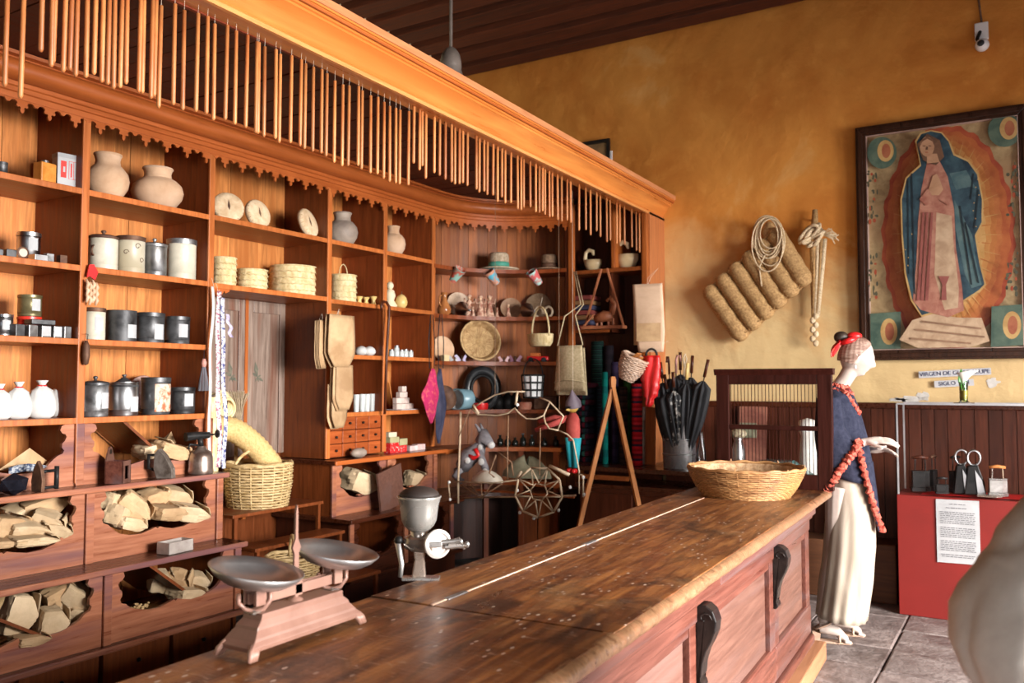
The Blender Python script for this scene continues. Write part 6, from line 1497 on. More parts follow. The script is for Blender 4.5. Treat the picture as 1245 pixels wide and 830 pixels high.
# umbrellas in the steel bucket
bk = UY(826, 6.20, .872); s = mpp(bk)
t = thing('steel_bucket', 'tall polished steel bucket holding the umbrellas', 'bucket', bk)
r_ = 20.5*s; H_ = 57*s
MB().lathe([(r_*.93, 0), (r_*.95, .004), (r_, H_), (r_*1.03, H_+.004), (r_*.97, H_), (r_*.92, .01), (1e-4, .01)], 32, cap=False).obj('wall', mat('bucket_steel', (.45, .45, .46), (.72, .72, .73), scale=3, rough=.27, metal=.75, rvar=.06), t, smooth=.8)
for z_ in (.3, .62): MB().tube([(r_*1.0*math.cos(2*PI*k/32), r_*1.0*math.sin(2*PI*k/32), z_*H_) for k in range(32)], .003, 5, closed=True).obj('bead', STEEL, t, smooth=3)
def umbrella(label, tx, ty, tz, bxx, byy, handle, m=BLACK, hm=None, fat=1.0):
    base = bk+Vector((bxx, byy, .015)); top = Vector((tx, ty, tz)); d_ = top-base; L = d_.length
    t = thing('umbrella', label, 'umbrella', base)
    q_ = d_.to_track_quat('Z', 'Y'); t.rotation_mode = 'QUATERNION'; t.rotation_quaternion = q_
    def fn(i, j):
        a = 2*PI*i; z = .04+j*(L*.80-.04); r = (.010+.042*fat*math.sin(min(1, j*1.15)*PI*.62))*(1+.35*math.cos(a*8+j*2)) if j < .97 else .014
        return (r*math.cos(a), r*math.sin(a), z)
    MB().grid(fn, 40, 14, closeu=True).obj('canopy_cloth', m, t, smooth=3)
    MB().tube([(0, 0, 0), (0, 0, L*.9)], .0045, 6).obj('shaft', IRON, t)
    hm = hm or W_DARK
    if handle == 'crook': MB().tube([(0, 0, L*.84), (0, 0, L*.96), (.012, 0, L*1.0), (.035, 0, L*1.0), (.045, 0, L*.95)], .009, 8).obj('handle', hm, t, smooth=3)
    elif handle == 'straight': MB().tube([(0, 0, L*.84), (0, 0, L)], .012, 8).obj('handle', hm, t, smooth=3)
    else: MB().tube([(0, 0, L*.82), (0, 0, L*.9), (.02, 0, L*.98), (0, 0, L*1.02), (-.02, 0, L*.98), (0, 0, L*.9)], .006, 6).obj('handle', hm, t, smooth=3)
PINKW = mat('pink_handle', (.45, .22, .18)); CREAMH = mat('cream_handle', (.55, .42, .28))
def UT(u, v, y=6.2): return tuple(PY(u, v, y))
umbrella('black umbrella with a straight brown handle, leftmost in the bucket', *UT(803, 440, 6.12), -.04, -.04, 'straight', fat=1.2)
umbrella('black umbrella with a dark crook handle, second from left in the bucket', *UT(813, 434, 6.2), -.05, .0, 'crook')
umbrella('black umbrella with a pink curved handle in the bucket', *UT(822, 432, 6.14), -.01, -.05, 'crook', hm=PINKW)
umbrella('black umbrella with a cream looped handle in the bucket', *UT(833, 433, 6.18), .0, .0, 'loop', hm=CREAMH, fat=1.2)
umbrella('dark umbrella with a yellowish handle in the bucket', *UT(836, 441, 6.1), .03, -.05, 'straight', hm=YEL)
umbrella('black umbrella with a thick black straight handle in the bucket', *UT(842, 432, 6.24), .04, .02, 'straight')
umbrella('black umbrella leaning far right with a slim handle', *UT(861, 437, 6.12), .05, -.03, 'straight', fat=1.1)
umbrella('tall black umbrella at the back of the bucket', *UT(827, 428, 6.28), .0, .05, 'straight', fat=1.3)
umbrella('black umbrella tipped low towards the red pouch', *UT(808, 455, 6.08), .02, -.06, 'straight', fat=1.5)
umbrella('light grey patterned umbrella in the middle of the bucket', *UT(818, 452, 6.05), .02, -.07, 'straight', m=mat('grey_pattern', (.015, .015, .018), (.45, .42, .38), scale=26, contrast=(.52, .6)), fat=.9)
q = UY(853, 6.18, .872); s = mpp(q); 
small('glass_bottle', 'slim clear glass bottle right of the steel bucket', 'bottle', q, MB().lathe([(5*s, 0), (6*s, 2*s), (6*s, 22*s), (3*s, 34*s), (2*s, 44*s), (2.4*s, 46*s), (1.8*s, 46*s)], 18, cap=False), glassmat('bottle_glass', (.75, .75, .78), gloss=1.6), smooth=3)

# ================================================================ ON THE COUNTER
t = thing('balance_scale', 'pink painted iron counter balance with two shallow steel pans', 'scale', (-1.495, 1.49, .9))
def ring(x, y, z): return [(-x, -y, z), (x, -y, z), (x, y, z), (-x, y, z)]
lv = [(.050, .176, .020), (.052, .178, .030), (.046, .165, .040), (.044, .160, .046), (.036, .148, .060), (.035, .146, .066), (.030, .132, .078), (.031, .130, .088), (.031, .130, .092)]
b = MB(); v = []; f = [(3, 2, 1, 0)]
for q in lv: v += ring(*q)
for i in range(len(lv)-1):
    for k in range(4): f.append((i*4+k, i*4+(k+1) % 4, i*4+4+(k+1) % 4, i*4+4+k))
f.append(tuple(range(len(v)-4, len(v)))); b.add(v, f).obj('base', PINKMET, t, bevel=.0015)
for sx in (-1, 1):
    for sy in (-1, 1):
        b = MB()
        for k in (-1, 0, 1): b.tube([(sx*.040, sy*.160+k*.006, .032), (sx*.050, sy*.172+k*.007, .018), (sx*.054, sy*.178+k*.008, .004)], [.008, .008, .005], 8)
        b.obj('paw_foot', PINKMET, t, smooth=3)
b = box(-.012, -.007, -.135, .135, .108, .132); b.box(.007, .012, -.135, .135, .108, .132); b.box(-.012, .012, -.012, .012, .104, .150); b.obj('beam', PINKMET, t, bevel=.0015)
MB().lathe([(.020, .088), (.016, .096), (.007, .100), (.006, .118)], 14).obj('centre_post', PINKMET, t, smooth=.8)
for sy in (-1, 1):
    b = MB().tube([(-.018, sy*.125-.03, .135), (-.018, sy*.125-.03, .115), (-.016, sy*.125-.012, .098), (0, sy*.125, .092), (.016, sy*.125+.012, .098), (.018, sy*.125+.03, .115), (.018, sy*.125+.03, .137)], .0055, 6)
    b.obj('pan_bracket', PINKMET, t, smooth=3)
    box(-.022, -.016, sy*.125-.014, sy*.125+.014, .108, .152).obj('side_plate', PINKMET, t, bevel=.002); box(.016, .022, sy*.125-.014, sy*.125+.014, .108, .152).obj('side_plate', PINKMET, t, bevel=.002)
    MB().lathe([(.005, .090), (.005, .10), (.012, .092)], 10).move(0, sy*.125, -.004).obj('stop_pin', CASTAL, t)
    box(-.014, .014, sy*.125-.016, sy*.125+.016, .091, .0945).obj('bright_plate', CASTAL, t)
    R_ = .106 if sy < 0 else .108
    pn = MB().lathe([(1e-4, -.004), (.040, -.002), (.072, .006), (.094, .020), (R_, .036), (R_-.002, .038), (.091, .023), (.070, .009), (.040, .001), (1e-4, -.001)], 48, cap=False)
    pn.rot(-.10, .16, 0).move(0, sy*.128, .152).obj('pan', mat('worn_pan_steel', (.42, .42, .43), (.66, .66, .67), scale=5, rough=.36, metal=.9, rvar=.1, c3=(.48, .45, .43)), t, smooth=3)
b = MB().prism([(-.008, .15), (.008, .15), (.007, .20), (.013, .215), (.004, .235), (.003, .30), (0, .315), (-.003, .30), (-.004, .235), (-.013, .215), (-.007, .20)], 'x', -.003, .003); b.obj('pointer', PINKMET, t)
t = thing('grain_mill', 'old cast iron hand grain mill with a dished hopper clamped to the counter edge', 'grinder', (-1.625, 2.14, .9), math.radians(31))
b = MB().lathe([(.034, .152), (.046, .164), (.054, .180), (.057, .200), (.060, .225), (.066, .247), (.069, .253), (.066, .256), (.060, .246), (.055, .205), (.04, .17), (1e-4, .165)], 36, cap=False); b.obj('hopper', mat('enamelled_iron', (.30, .31, .32), (.50, .51, .52), scale=9, rough=.3, metal=.5, c3=(.36, .34, .31), rvar=.1), t, smooth=3)
MB().lathe([(.062, .254), (.060, .264), (.045, .276), (.02, .283), (1e-4, .285)], 30).obj('dark_lid', mat('lid_brown', (.012, .007, .006), (.03, .018, .014), rough=.7), t, smooth=3)
MB().tube([(0, 0, .155), (0, 0, .13), (0, .0, .10)], [.030, .026, .030], 16).obj('throat', CASTAL, t, smooth=3)
MB().tube([(-.045, 0, .112), (-.02, 0, .112), (.03, -.01, .112), (.05, -.015, .112)], [.018, .028, .03, .03], 18).obj('barrel', CASTAL, t, smooth=3)
b = MB().lathe([(1e-4, -.006), (.036, -.006), (.044, 0), (.044, .008), (.036, .012), (.030, .006), (.012, .008), (1e-4, .010)], 36, cap=False).rot(PI/2, 0, .55).move(.058, -.02, .112); b.obj('grinding_plate', mat('plate_enamel', (.60, .52, .48), (.80, .76, .72), scale=12, rough=.35, metal=.4), t, smooth=.6)
box(.035, .075, -.045, -.034, .104, .122).rot(0, 0, .0).obj('clamp_bar', CASTAL, t, bevel=.003)
for i, (x, z, an) in enumerate(((.108, .118, .3), (.128, .110, -.2), (.118, .104, .1))):
    MB().tube([(x-.035, -.02, z-.002), (x, -.02, z+.004*math.sin(an)), (x+.02, -.02, z+.008*math.sin(an*3))], [.009, .007, .009], 8).obj('wing_nut', CASTAL, t, smooth=.8)
    MB().ell((x+.022, -.02, z), .008, .007, .010, 8, 6).obj('wing', CASTAL, t, smooth=3)
MB().prism([(-.018, .10), (.020, .10), (.017, .06), (.022, .006), (-.022, .006), (-.013, .06)], 'y', -.010, .010).obj('column', CASTAL, t, bevel=.004)
MB().prism([(-.050, 0), (.065, 0), (.065, .009), (-.050, .009)], 'y', -.028, .016).obj('foot_plate', CASTAL, t, bevel=.002)
MB().tube([(-.050, 0, .118), (-.066, -.006, .115), (-.058, -.02, .09), (-.050, -.025, .05), (-.054, -.028, .012)], [.009, .011, .009, .008, .007], 10).obj('crank', CASTAL, t, smooth=3)
MB().ell((-.062, -.008, .120), .014, .014, .014, 14, 10).obj('crank_knob', IRON, t, smooth=3)
t = thing('wicker_basket', 'big round brown wicker basket standing on the far end of the counter', 'basket', (-1.325, 4.655, .902))
weave('weave', [(.225, .0), (.262, .05), (.292, .11), (.305, .145)], WICK, t, step=.0105, n=34, thick=.55)
MB().lathe([(.218, .004), (.255, .05), (.284, .11), (.296, .143)], 40, cap=False).obj('inner_wall', mat('basket_inside', (.28, .15, .07), (.62, .42, .24), scale=30, rough=.8, bump=.4), t, smooth=3)
for k in range(16):
    a = k*.9+.3; MB().tube([(.302*math.cos(a), .302*math.sin(a), .14), (.306*math.cos(a+.02), .306*math.sin(a+.02), .155+.006*(k % 3))], .003, 4).obj('loose_cane', WICK, t)
# dark barred screen
t = thing('barred_screen', 'dark red brown wooden screen with thin vertical bars on the counter end', 'screen', (-1.285, 5.09, .899))
SM_ = wood('screen_wood', (.018, .004, .003), (.042, .009, .007), 'z', rough=.5, spec=.2)
for q in ((-.33, -.255, -.02, .02, 0, .66), (.255, .335, -.02, .02, 0, .66)): box(*q).obj('stile', SM_, t, bevel=.003)
for q in ((-.255, .255, -.018, .018, .60, .66), (-.255, .255, -.018, .018, .335, .362), (-.255, .255, -.018, .018, .0, .085)): box(*q).obj('rail', SM_, t, bevel=.003)
MB().sweep([(-.34, 0), (.345, 0)], [(-.022, .655), (-.026, .665), (-.034, .68), (-.036, .692), (.036, .692), (.034, .68), (.022, .655)]).obj('cornice', SM_, t)
for k in range(25):
    x = -.246+k*.0205; MB().tube([(x, 0, .085), (x, 0, .60)], .0022, 5).obj('bar', SM_, t)
# things on the dark table behind the screen
tb = thing('back_table', 'dark narrow table against the far wall behind the barred screen', 'table', (-1.5, 6.35, 0))
box(-.55, .45, -.2, .28, .80, .83).obj('tabletop', W_DARKH, tb, bevel=.003)
for x in (-.5, .4):
    for y_ in (-.16, .24): box(x-.025, x+.025, y_-.025, y_+.025, 0, .80).obj('leg', W_DARK, tb)
p = UY(898, 6.30, .832); s = mpp(p); t = thing('metal_jug', 'silvery metal jug with a patterned cloth top seen through the bars', 'jug', p)
MB().lathe([(6*s, 0), (8*s, 4*s), (8*s, 30*s), (5*s, 42*s), (7*s, 46*s), (6*s, 46*s), (1e-4, 40*s)], 20, cap=False).obj('body', STEEL, t, smooth=3); MB().ell((0, 0, 50*s), 11*s, 9*s, 6*s).obj('cloth_top', mat('patterned_cloth', (.12, .10, .06), (.5, .42, .28), scale=40), t, smooth=3)
p = UY(915, 6.55, .832); s = mpp(p); t = thing('framed_board', 'reddish painted board leaning on the wall behind the bars', 'board', p)
box(-17*s, 16*s, -.012, .012, 0, 80*s).rot(-.12, 0, 0).obj('board', mat('red_picture', (.16, .05, .035), (.34, .14, .09), scale=5, rough=.6), t); box(-14*s, 6*s, -.020, -.010, 42*s, 60*s).obj('dark_patch', mat('green_patch', (.10, .11, .07), (.25, .24, .16), scale=20), t)
p = UY(983, 6.45, .832); s = mpp(p); t = thing('glass_dome', 'pale cloth covered jar seen through the bars at right', 'jar', p)
MB().lathe([(10*s, 0), (11*s, 20*s), (8*s, 50*s), (12*s, 58*s), (10*s, 68*s), (1e-4, 71*s)], 18).obj('body', mat('pale_cover', (.5, .48, .44), (.68, .66, .62), scale=10, rough=.6), t, smooth=3)
p = UY(955, 6.22, .832); s = mpp(p); t = thing('glass_box', 'low teal tinted glass box with metal edges behind the bars', 'box', p)
TG = mat('teal_glass', (.05, .13, .13), (.12, .24, .23), rough=.12)
MB().prism([(-28*s, 0), (34*s, 0), (34*s, 4*s), (8*s, 22*s), (-26*s, 22*s)], 'y', -.07, .07).obj('glass_body', TG, t); 
b = MB().tube([(-27*s, -.07, 22*s), (8*s, -.07, 22*s), (34*s, -.07, 4*s)], .005, 5); b.obj('metal_edge', STEEL, t)

# ================================================================ FAR WALL
def WPT(u, v, y=6.70): return PY(u, v, y)
# straw pack pad
c0 = WPT(918, 348, 6.64); t = thing('straw_back_pad', 'thick ribbed straw back pad hanging askew on the ochre wall', 'pad', c0)
A0, A1, B0_, B1_ = (861, 350), (940, 280), (904, 411), (980, 345)
for i in range(6):
    f_ = i/5; a_ = WPT(A0[0]+(A1[0]-A0[0])*f_, A0[1]+(A1[1]-A0[1])*f_, 6.63)-c0; e_ = WPT(B0_[0]+(B1_[0]-B0_[0])*f_, B0_[1]+(B1_[1]-B0_[1])*f_, 6.63)-c0
    pts = []; rr = []
    for k in range(57):
        q = k/56; pts.append(a_.lerp(e_, q)); rr.append(.070*min(1, .70+q*3, .70+(1-q)*3)*(1+.045*(-1)**k+.03*math.sin(k*.45+i)))
    pts = [a_+(a_-e_)*.03]+pts+[e_+(e_-a_)*.03]; rr = [.02]+rr+[.02]
    MB().tube(pts, rr, 14).obj('rib', PADM, t, smooth=3)
    if i < 5:
        st = MB(); off = (WPT(A1[0], A1[1], 6.63)-WPT(A0[0], A0[1], 6.63))*.1
        for k in range(16):
            m_ = a_.lerp(e_, (k+.5)/16)+off; dd = off.normalized(); st.tube([m_-dd*.022+Vector((0, -.046, 0)), m_+Vector((0, -.026, -.004)), m_+dd*.022+Vector((0, -.046, 0))], .0025, 4)
        o = st.obj('stitching', PADM, t, smooth=3); o['kind'] = 'stuff'
bk_ = [WPT(u_, v_, 6.655)-c0 for u_, v_ in ((860, 352), (941, 280), (981, 345), (905, 412))]
MB().prism([(q.x, q.z) for q in bk_], 'y', .0, .02).obj('backing_mat', PADM, t)
q_ = WPT(935, 283, 6.64)-c0; MB().ell(q_, .055, .035, .09, 14, 10).obj('top_knob', PADM, t, smooth=3)
c0 = WPT(935, 290, 6.56); t = thing('rope_coil', 'thin pale rope hung in loops over the straw back pad', 'rope', c0)
for k, (dx, dy, rx, ry) in enumerate(((0, -2, 14, 20), (1, 2, 16, 24), (-2, 0, 17, 26), (2, 5, 18, 30), (0, 0, 12, 22), (-1, 9, 19, 33), (3, -4, 13, 18))):
    pts = [WPT(934+dx+rx*math.cos(a), 288+dy+ry*math.sin(a), 6.56-.004*k)-c0 for a in [2*PI*i/26 for i in range(26)]]
    MB().tube(pts, .0058, 6, closed=True).obj('loop', ROPE, t, smooth=3)
MB().tube([WPT(930, 310, 6.55)-c0, WPT(923, 325, 6.55)-c0, WPT(926, 348, 6.555)-c0], .006, 6).obj('rope_end', ROPE, t, smooth=3)
c0 = WPT(992, 290, 6.66); t = thing('rope_bundle', 'knotted bundle of thick rope hanging straight down beside the painting', 'rope', c0)
for k in range(6):
    a_ = 2*PI*k/6
    MB().tube([WPT(986+10*math.cos(a_)+i*0, 0, 6.6)-c0 for i in []] or [WPT(987+3*math.sin(k*2.1)+(8+2.2*(k%4))*math.cos(x_+.5*k), 287+4*math.cos(k*1.7)+(7+2*(k%3))*math.sin(x_), 6.64-.03*math.sin(x_*2+k))-c0 for x_ in [2*PI*i/18+k for i in range(18)]], .014, 6, closed=True).obj('wrap', ROPE, t, smooth=3)
for k, (u0, u1) in enumerate(((989, 989), (994, 991), (999, 993), (1003, 994))):
    MB().tube([WPT(u0, 290, 6.65)-c0, WPT((u0+u1)/2+1, 330, 6.66)-c0, WPT(u1, 385, 6.67)-c0], .017, 6).obj('strand', ROPE if k % 2 else PADM, t, smooth=3)
MB().tube([WPT(991, 255, 6.68)-c0, WPT(990, 290, 6.66)-c0, WPT(988, 375, 6.69)-c0], [.02, .035, .012], 6).obj('shaded_tail', PADM, t, smooth=3)
for k in range(7): MB().ell(WPT(990+2*(-1)**k, 384+5.5*k, 6.66)-c0, .022, .018, .026, 8, 6).obj('knot', ROPE, t, smooth=3)
b = MB()
for k in range(14): b.tube([WPT(1000, 285, 6.63)-c0, WPT(1010+random.uniform(-3, 6), 283+random.uniform(-6, 8), 6.62)-c0, WPT(1016+random.uniform(-4, 4), 292+random.uniform(-8, 6), 6.64)-c0], .004, 4)
o = b.obj('frayed_end', ROPE, t, smooth=3); o['kind'] = 'stuff'
MB().tube([(0, 0, 0), (0, -.05, .01)], .006, 6).obj('nail', IRON, None, loc=WPT(992, 268, 6.735)).name = 'wall_nail'
tag(bpy.data.objects['wall_nail'], 'iron nail holding up the knotted rope bundle', 'nail')
p = WPT(861, 355, 6.74); small('iron_socket', 'small square dark iron socket in the wall below the straw pad', 'socket', p, box(-.018, .018, -.03, 0, -.02, .02), RUST, bevel=.003)
# security camera
p = WPT(1194, 40, 6.74); t = thing('security_camera', 'small white round security camera on a white box high on the wall', 'camera', p)
box(-.045, .04, -.035, 0, -.06, .065).obj('mount_box', WHITEP, t, bevel=.006)
MB().tube([(-.01, -.03, 0), (-.03, -.06, -.06), (-.01, -.07, -.095)], .012, 8).obj('bracket', IRON, t, smooth=3)
MB().ell((.0, -.08, -.115), .045, .045, .045, 18, 12).obj('dome', WHITEP, t, smooth=3); MB().ell((-.004, -.102, -.113), .027, .030, .027, 16, 10).obj('lens', BLACK, t, smooth=3)
MB().tube([(0, -.006, .06), (-.02, -.006, .3), (-.035, -.006, .70)], .008, 6).obj('cable', RUST, t, smooth=3)
# small frame peeping over the canopy
p = WPT(727, 200, 6.73); t = thing('small_picture', 'small black framed picture partly hidden behind the canopy beam', 'picture', p)
for q in ((-.14, .12, .18, .21), (-.14, .12, -.18, -.15), (-.14, -.115, -.15, .18), (.095, .12, -.15, .18)): box(q[0], q[1], -.03, 0, q[2], q[3]).obj('frame_side', BLACKWOOD, t)
box(-.12, .10, -.015, -.005, -.16, .19).obj('picture', mat('brown_print', (.16, .09, .04), (.3, .17, .07), rough=.3), t); box(.125, .14, -.02, 0, -.10, .10).obj('white_clip', WHITEP, t)

# religious painting: a plain robed figure in an orange oval
pc = Vector((-.495, 6.70, 2.535)); t = thing('framed_painting', 'large old framed painting of a robed woman in a blue mantle on orange', 'painting', pc)
FRM = wood('dark_frame_wood', (.018, .009, .007), (.06, .028, .02), 'z', rough=.35)
X0, X1, Z0, Z1 = -.555, .555, -.862, .862
fw = .075
for nm_, poly in (('l', [(X0, Z0), (X0, Z1), (X0+fw, Z1-fw), (X0+fw, Z0+fw)]), ('r', [(X1, Z0), (X1, Z1), (X1-fw, Z1-fw), (X1-fw, Z0+fw)]), ('t', [(X0, Z1), (X1, Z1), (X1-fw, Z1-fw), (X0+fw, Z1-fw)]), ('b', [(X0, Z0), (X1, Z0), (X1-fw, Z0+fw), (X0+fw, Z0+fw)])):
    cx_ = sum(q[0] for q in poly)/4; cz_ = sum(q[1] for q in poly)/4
    o = MB().prism(poly, 'y', -.035, .02).obj('frame_side', FRM, t, bevel=.006)
    mv = lambda q, a_: (q[0]-math.copysign(a_, q[0]), q[1]-math.copysign(a_, q[1]))
    ou = [mv(poly[0], .016), mv(poly[1], .016), mv(poly[1], .050), mv(poly[0], .050)]
    if nm_ in 'tb': ou = [mv(poly[0], .016), mv(poly[1], .016), mv(poly[1], .050), mv(poly[0], .050)]
    MB().prism(ou, 'y', -.046, -.03).obj('frame_moulding', FRM, t, bevel=.004)
GL = mat('pale_inner_fillet', (.40, .26, .22), (.55, .38, .32), rough=.5)
for q in ((X0+fw-.008, X0+fw+.004, Z0+fw, Z1-fw), (X1-fw-.004, X1-fw+.008, Z0+fw, Z1-fw), (X0+fw, X1-fw, Z1-fw-.004, Z1-fw+.008), (X0+fw, X1-fw, Z0+fw-.008, Z0+fw+.004)): box(q[0], q[1], -.033, .0, q[2], q[3]).obj('fillet', GL, t)
def pm(n_, a, c, sc=9, **k): return mat('paint_'+n_, a, c, scale=sc, rough=.45, **k)
CANV = pm('ground', (.26, .17, .08), (.46, .33, .17), 14, c3=(.36, .22, .11))
box(X0+.05, X1-.05, -.005, .01, Z0+.05, Z1-.05).obj('canvas', CANV, t)
PY_ = [-.006]
def pp(cx_, cy_): 
    hw, hh = X1-fw, Z1-fw; tt = 0
    for _ in range(6):                                       # place on the canvas, as fractions of its width and height
        l, r = 62+18*tt, 522+31*tt; uu = (cx_-l)/(r-l); y0_, y1_ = 125-63*uu, 792-17*uu; tt = (cy_-y0_)/(y1_-y0_)
    uu = max(.004, min(.996, uu)); tt = max(.003, min(.997, tt))
    return (-hw+2*hw*uu, hh-2*hh*tt)
def shape(nm_, pts, m, raw=False):
    PY_[0] -= .0006; y = PY_[0]
    poly = [pp(*q) for q in pts]; b = MB().prism(poly, 'y', y-.0004, y); o = b.obj(nm_, m, t)
    bm = bmesh.new(); bm.from_mesh(o.data); bmesh.ops.triangulate(bm, faces=[q for q in bm.faces if len(q.verts) > 4]); bm.to_mesh(o.data); bm.free(); return o
def oval(c, rx, ry, n=40, wob=0, f_=9): return [(c[0]+(rx+wob*math.sin(f_*a))*math.cos(a), c[1]+(ry+wob*math.sin(f_*a))*math.sin(a)) for a in [2*PI*k/n for k in range(n)]]
shape('painted_border', oval((318, 440), 203, 352, 96, 5, 26), pm('red', (.30, .045, .02), (.42, .09, .035)))
shape('painted_oval', oval((318, 440), 190, 335, 96, 4, 26), pm('orange', (.36, .08, .025), (.48, .14, .04)))
for k, (c_, d_) in enumerate((((.38, .10, .028), (.50, .17, .05)), ((.42, .14, .034), (.54, .21, .06)), ((.46, .19, .05), (.58, .28, .085)), ((.50, .27, .08), (.62, .37, .14)))):
    shape('painted_glow', oval((316, 430), 168-16*k, 312-17*k, 96, 3, 30), pm('glow%d' % k, c_, d_))
for k in range(60):
    a = 2*PI*k/60; c_, s_ = math.cos(a), math.sin(a)
    shape('painted_ray', [(316+110*c_-2*s_, 430+240*s_+2*c_), (316+(172+6*(k % 2))*c_, 430+(306+8*(k % 2))*s_), (316+110*c_+2*s_, 430+240*s_-2*c_)], MATS['paint_glow%d' % (1 if k % 2 else 3)])
for (cx_, cy_, rx, ry) in ((115, 178, 48, 50), (487, 110, 48, 52), (130, 740, 50, 60), (505, 715, 48, 62)):
    shape('painted_corner', [(cx_-rx, cy_-ry), (cx_+rx, cy_-ry-8), (cx_+rx, cy_+ry-8), (cx_-rx, cy_+ry)] if cy_ > 300 else oval((cx_, cy_), rx, ry, 24), pm('green', (.045, .085, .065), (.12, .17, .12)))
    shape('painted_medal', oval((cx_+12, cy_-6), rx*.55, ry*.68, 20), pm('gold', (.42, .24, .08), (.58, .38, .15))); shape('painted_medal', oval((cx_+14, cy_-6), rx*.3, ry*.46, 16), pm('rust', (.30, .08, .04), (.42, .15, .07)))
rn = random.Random(3)
for k in range(110):
    sd = k % 2; x = (88 if sd else 515)+rn.uniform(-16, 16); y_ = rn.choice([rn.uniform(240, 400), rn.uniform(500, 640)])-(20 if not sd else 0)
    shape('painted_leaf', oval((x, y_), rn.uniform(2, 6), rn.uniform(3, 9), 7), pm('leaf', (.05, .05, .035), (.12, .11, .06)) if k % 5 else MATS['paint_red'])
BL = pm('blue', (.012, .030, .048), (.045, .095, .12), 12); BL2 = pm('blue_light', (.045, .10, .12), (.11, .18, .18), 9); PK_ = pm('rose', (.30, .10, .07), (.46, .22, .15), 16); CRM = pm('cream', (.40, .26, .16), (.56, .40, .26), 14)
FLS = pm('flesh', (.38, .20, .11), (.50, .29, .17), 10); GLD = MATS['paint_gold']
shape('painted_cloud', [(180, 760), (220, 700), (280, 680), (360, 690), (430, 690), (455, 760), (400, 790), (240, 795)], CRM)
shape('painted_mantle_edge', [(224, 150), (240, 124), (272, 115), (306, 122), (330, 150), (345, 190), (388, 210), (415, 250), (430, 330), (430, 400), (412, 440), (425, 520), (442, 590), (425, 612), (350, 660), (250, 690), (215, 640), (195, 560), (184, 440), (180, 330), (196, 262), (240, 222)], GLD)
shape('painted_mantle', [(229, 152), (243, 128), (272, 119), (304, 126), (326, 152), (341, 194), (384, 214), (411, 254), (426, 330), (426, 400), (407, 440), (420, 520), (437, 588), (421, 606), (350, 654), (250, 684), (220, 636), (200, 556), (189, 440), (185, 330), (200, 266), (244, 226)], BL)
shape('painted_mantle_fold', [(345, 330), (400, 440), (412, 520), (430, 590), (400, 600), (380, 560), (350, 420)], BL2); shape('painted_mantle_fold', [(330, 250), (380, 240), (410, 300), (395, 290), (350, 300)], BL2)
shape('painted_tunic', [(262, 215), (300, 212), (325, 260), (345, 360), (352, 480), (372, 600), (378, 668), (330, 690), (246, 668), (222, 640), (232, 520), (236, 400), (245, 300)], PK_)
shape('painted_tunic_light', [(292, 370), (338, 380), (346, 480), (362, 600), (360, 660), (320, 668), (288, 560)], CRM)
for k_ in ((200, 270, 206, 560), (212, 250, 226, 620), (398, 250, 392, 330), (414, 300, 404, 420), (360, 350, 398, 590), (376, 400, 418, 585)): shape('painted_fold', [(k_[0], k_[1]), (k_[0]+5, k_[1]), (k_[2]+4, k_[3]), (k_[2], k_[3])], pm('blue_dark', (.006, .014, .022), (.015, .03, .04)))
for k_ in ((250, 700, 430, 720), (230, 725, 440, 745), (215, 752, 400, 765)): shape('painted_fold', [(k_[0], k_[1]), (k_[2], k_[3]), (k_[2], k_[3]+5), (k_[0], k_[1]+6)], pm('cream_dark', (.22, .12, .07), (.34, .2, .12)))
for x in (250, 262, 276): shape('painted_fold', [(x, 370), (x+6, 370), (x-6, 640), (x-16, 640)], pm('rose_dark', (.22, .06, .05), (.32, .10, .08)))
shape('painted_fold', [(300, 565), (334, 565), (324, 590), (326, 638), (310, 638), (312, 590)], MATS['paint_rose_dark'])
shape('painted_sleeve', [(262, 300), (240, 330), (262, 350), (300, 330), (330, 350), (336, 310), (310, 290)], PK_)
shape('painted_hands', [(268, 300), (280, 258), (292, 252), (302, 270), (312, 300), (300, 318), (278, 318)], FLS)
shape('painted_hood', [(232, 160), (262, 128), (300, 148), (314, 200), (290, 225), (250, 210)], pm('hood_lining', (.10, .05, .03), (.18, .09, .05)))
shape('painted_neck', [(262, 190), (292, 190), (300, 216), (262, 220)], FLS); shape('painted_face', oval((262, 168), 22, 31, 20), FLS)
shape('painted_hair', [(240, 168), (246, 146), (262, 136), (280, 146), (286, 170), (278, 152), (262, 144), (248, 152)], MATS['paint_hood_lining'])
for x in (253, 271): shape('painted_eye', oval((x, 166), 5, 1.6, 8), MATS['paint_hood_lining'])
shape('painted_mouth', oval((261, 186), 5, 1.6, 8), MATS['paint_rust']); shape('painted_nose', [(260, 168), (264, 168), (265, 178), (258, 178)], MATS['paint_hood_lining'])
for k in range(12): shape('painted_star', oval((rn.choice([200, 215, 395, 410])+rn.uniform(-4, 10), 270+k*24), 2, 2, 5), GLD)

# paper signs above the wainscot
INK = mat('blue_ink', (.03, .045, .12), rough=.8)
PSG = mat('sign_paper', (.50, .50, .52), (.58, .58, .60), scale=10, rough=.8)
def sign(label, u0, v0, u1, v1, h, text, size):
    a_ = WPT(u0, v0, 6.722); e_ = WPT(u1, v1, 6.722); L = (e_-a_).length; an = math.atan2(e_.z-a_.z, e_.x-a_.x); c_ = (a_+e_)/2
    t = thing('paper_sign', label, 'sign', c_, (0, -an, 0)); box(-L/2, L/2, -.001, .001, -h/2, h/2).obj('paper', PSG, t)
    textmesh(text, size, INK, t, (0, -.003, 0), (PI/2, 0, 0))
sign('upper white paper strip sign reading VIRGEN DE GUADALUPE under the painting', 1117, 455.5, 1205, 451, .047, 'VIRGEN DE GUADALUPE', .040)
sign('lower shorter white paper strip sign reading SIGLO XVI behind the flower', 1136, 467, 1184, 464.5, .046, 'SIGLO  XVI', .040)
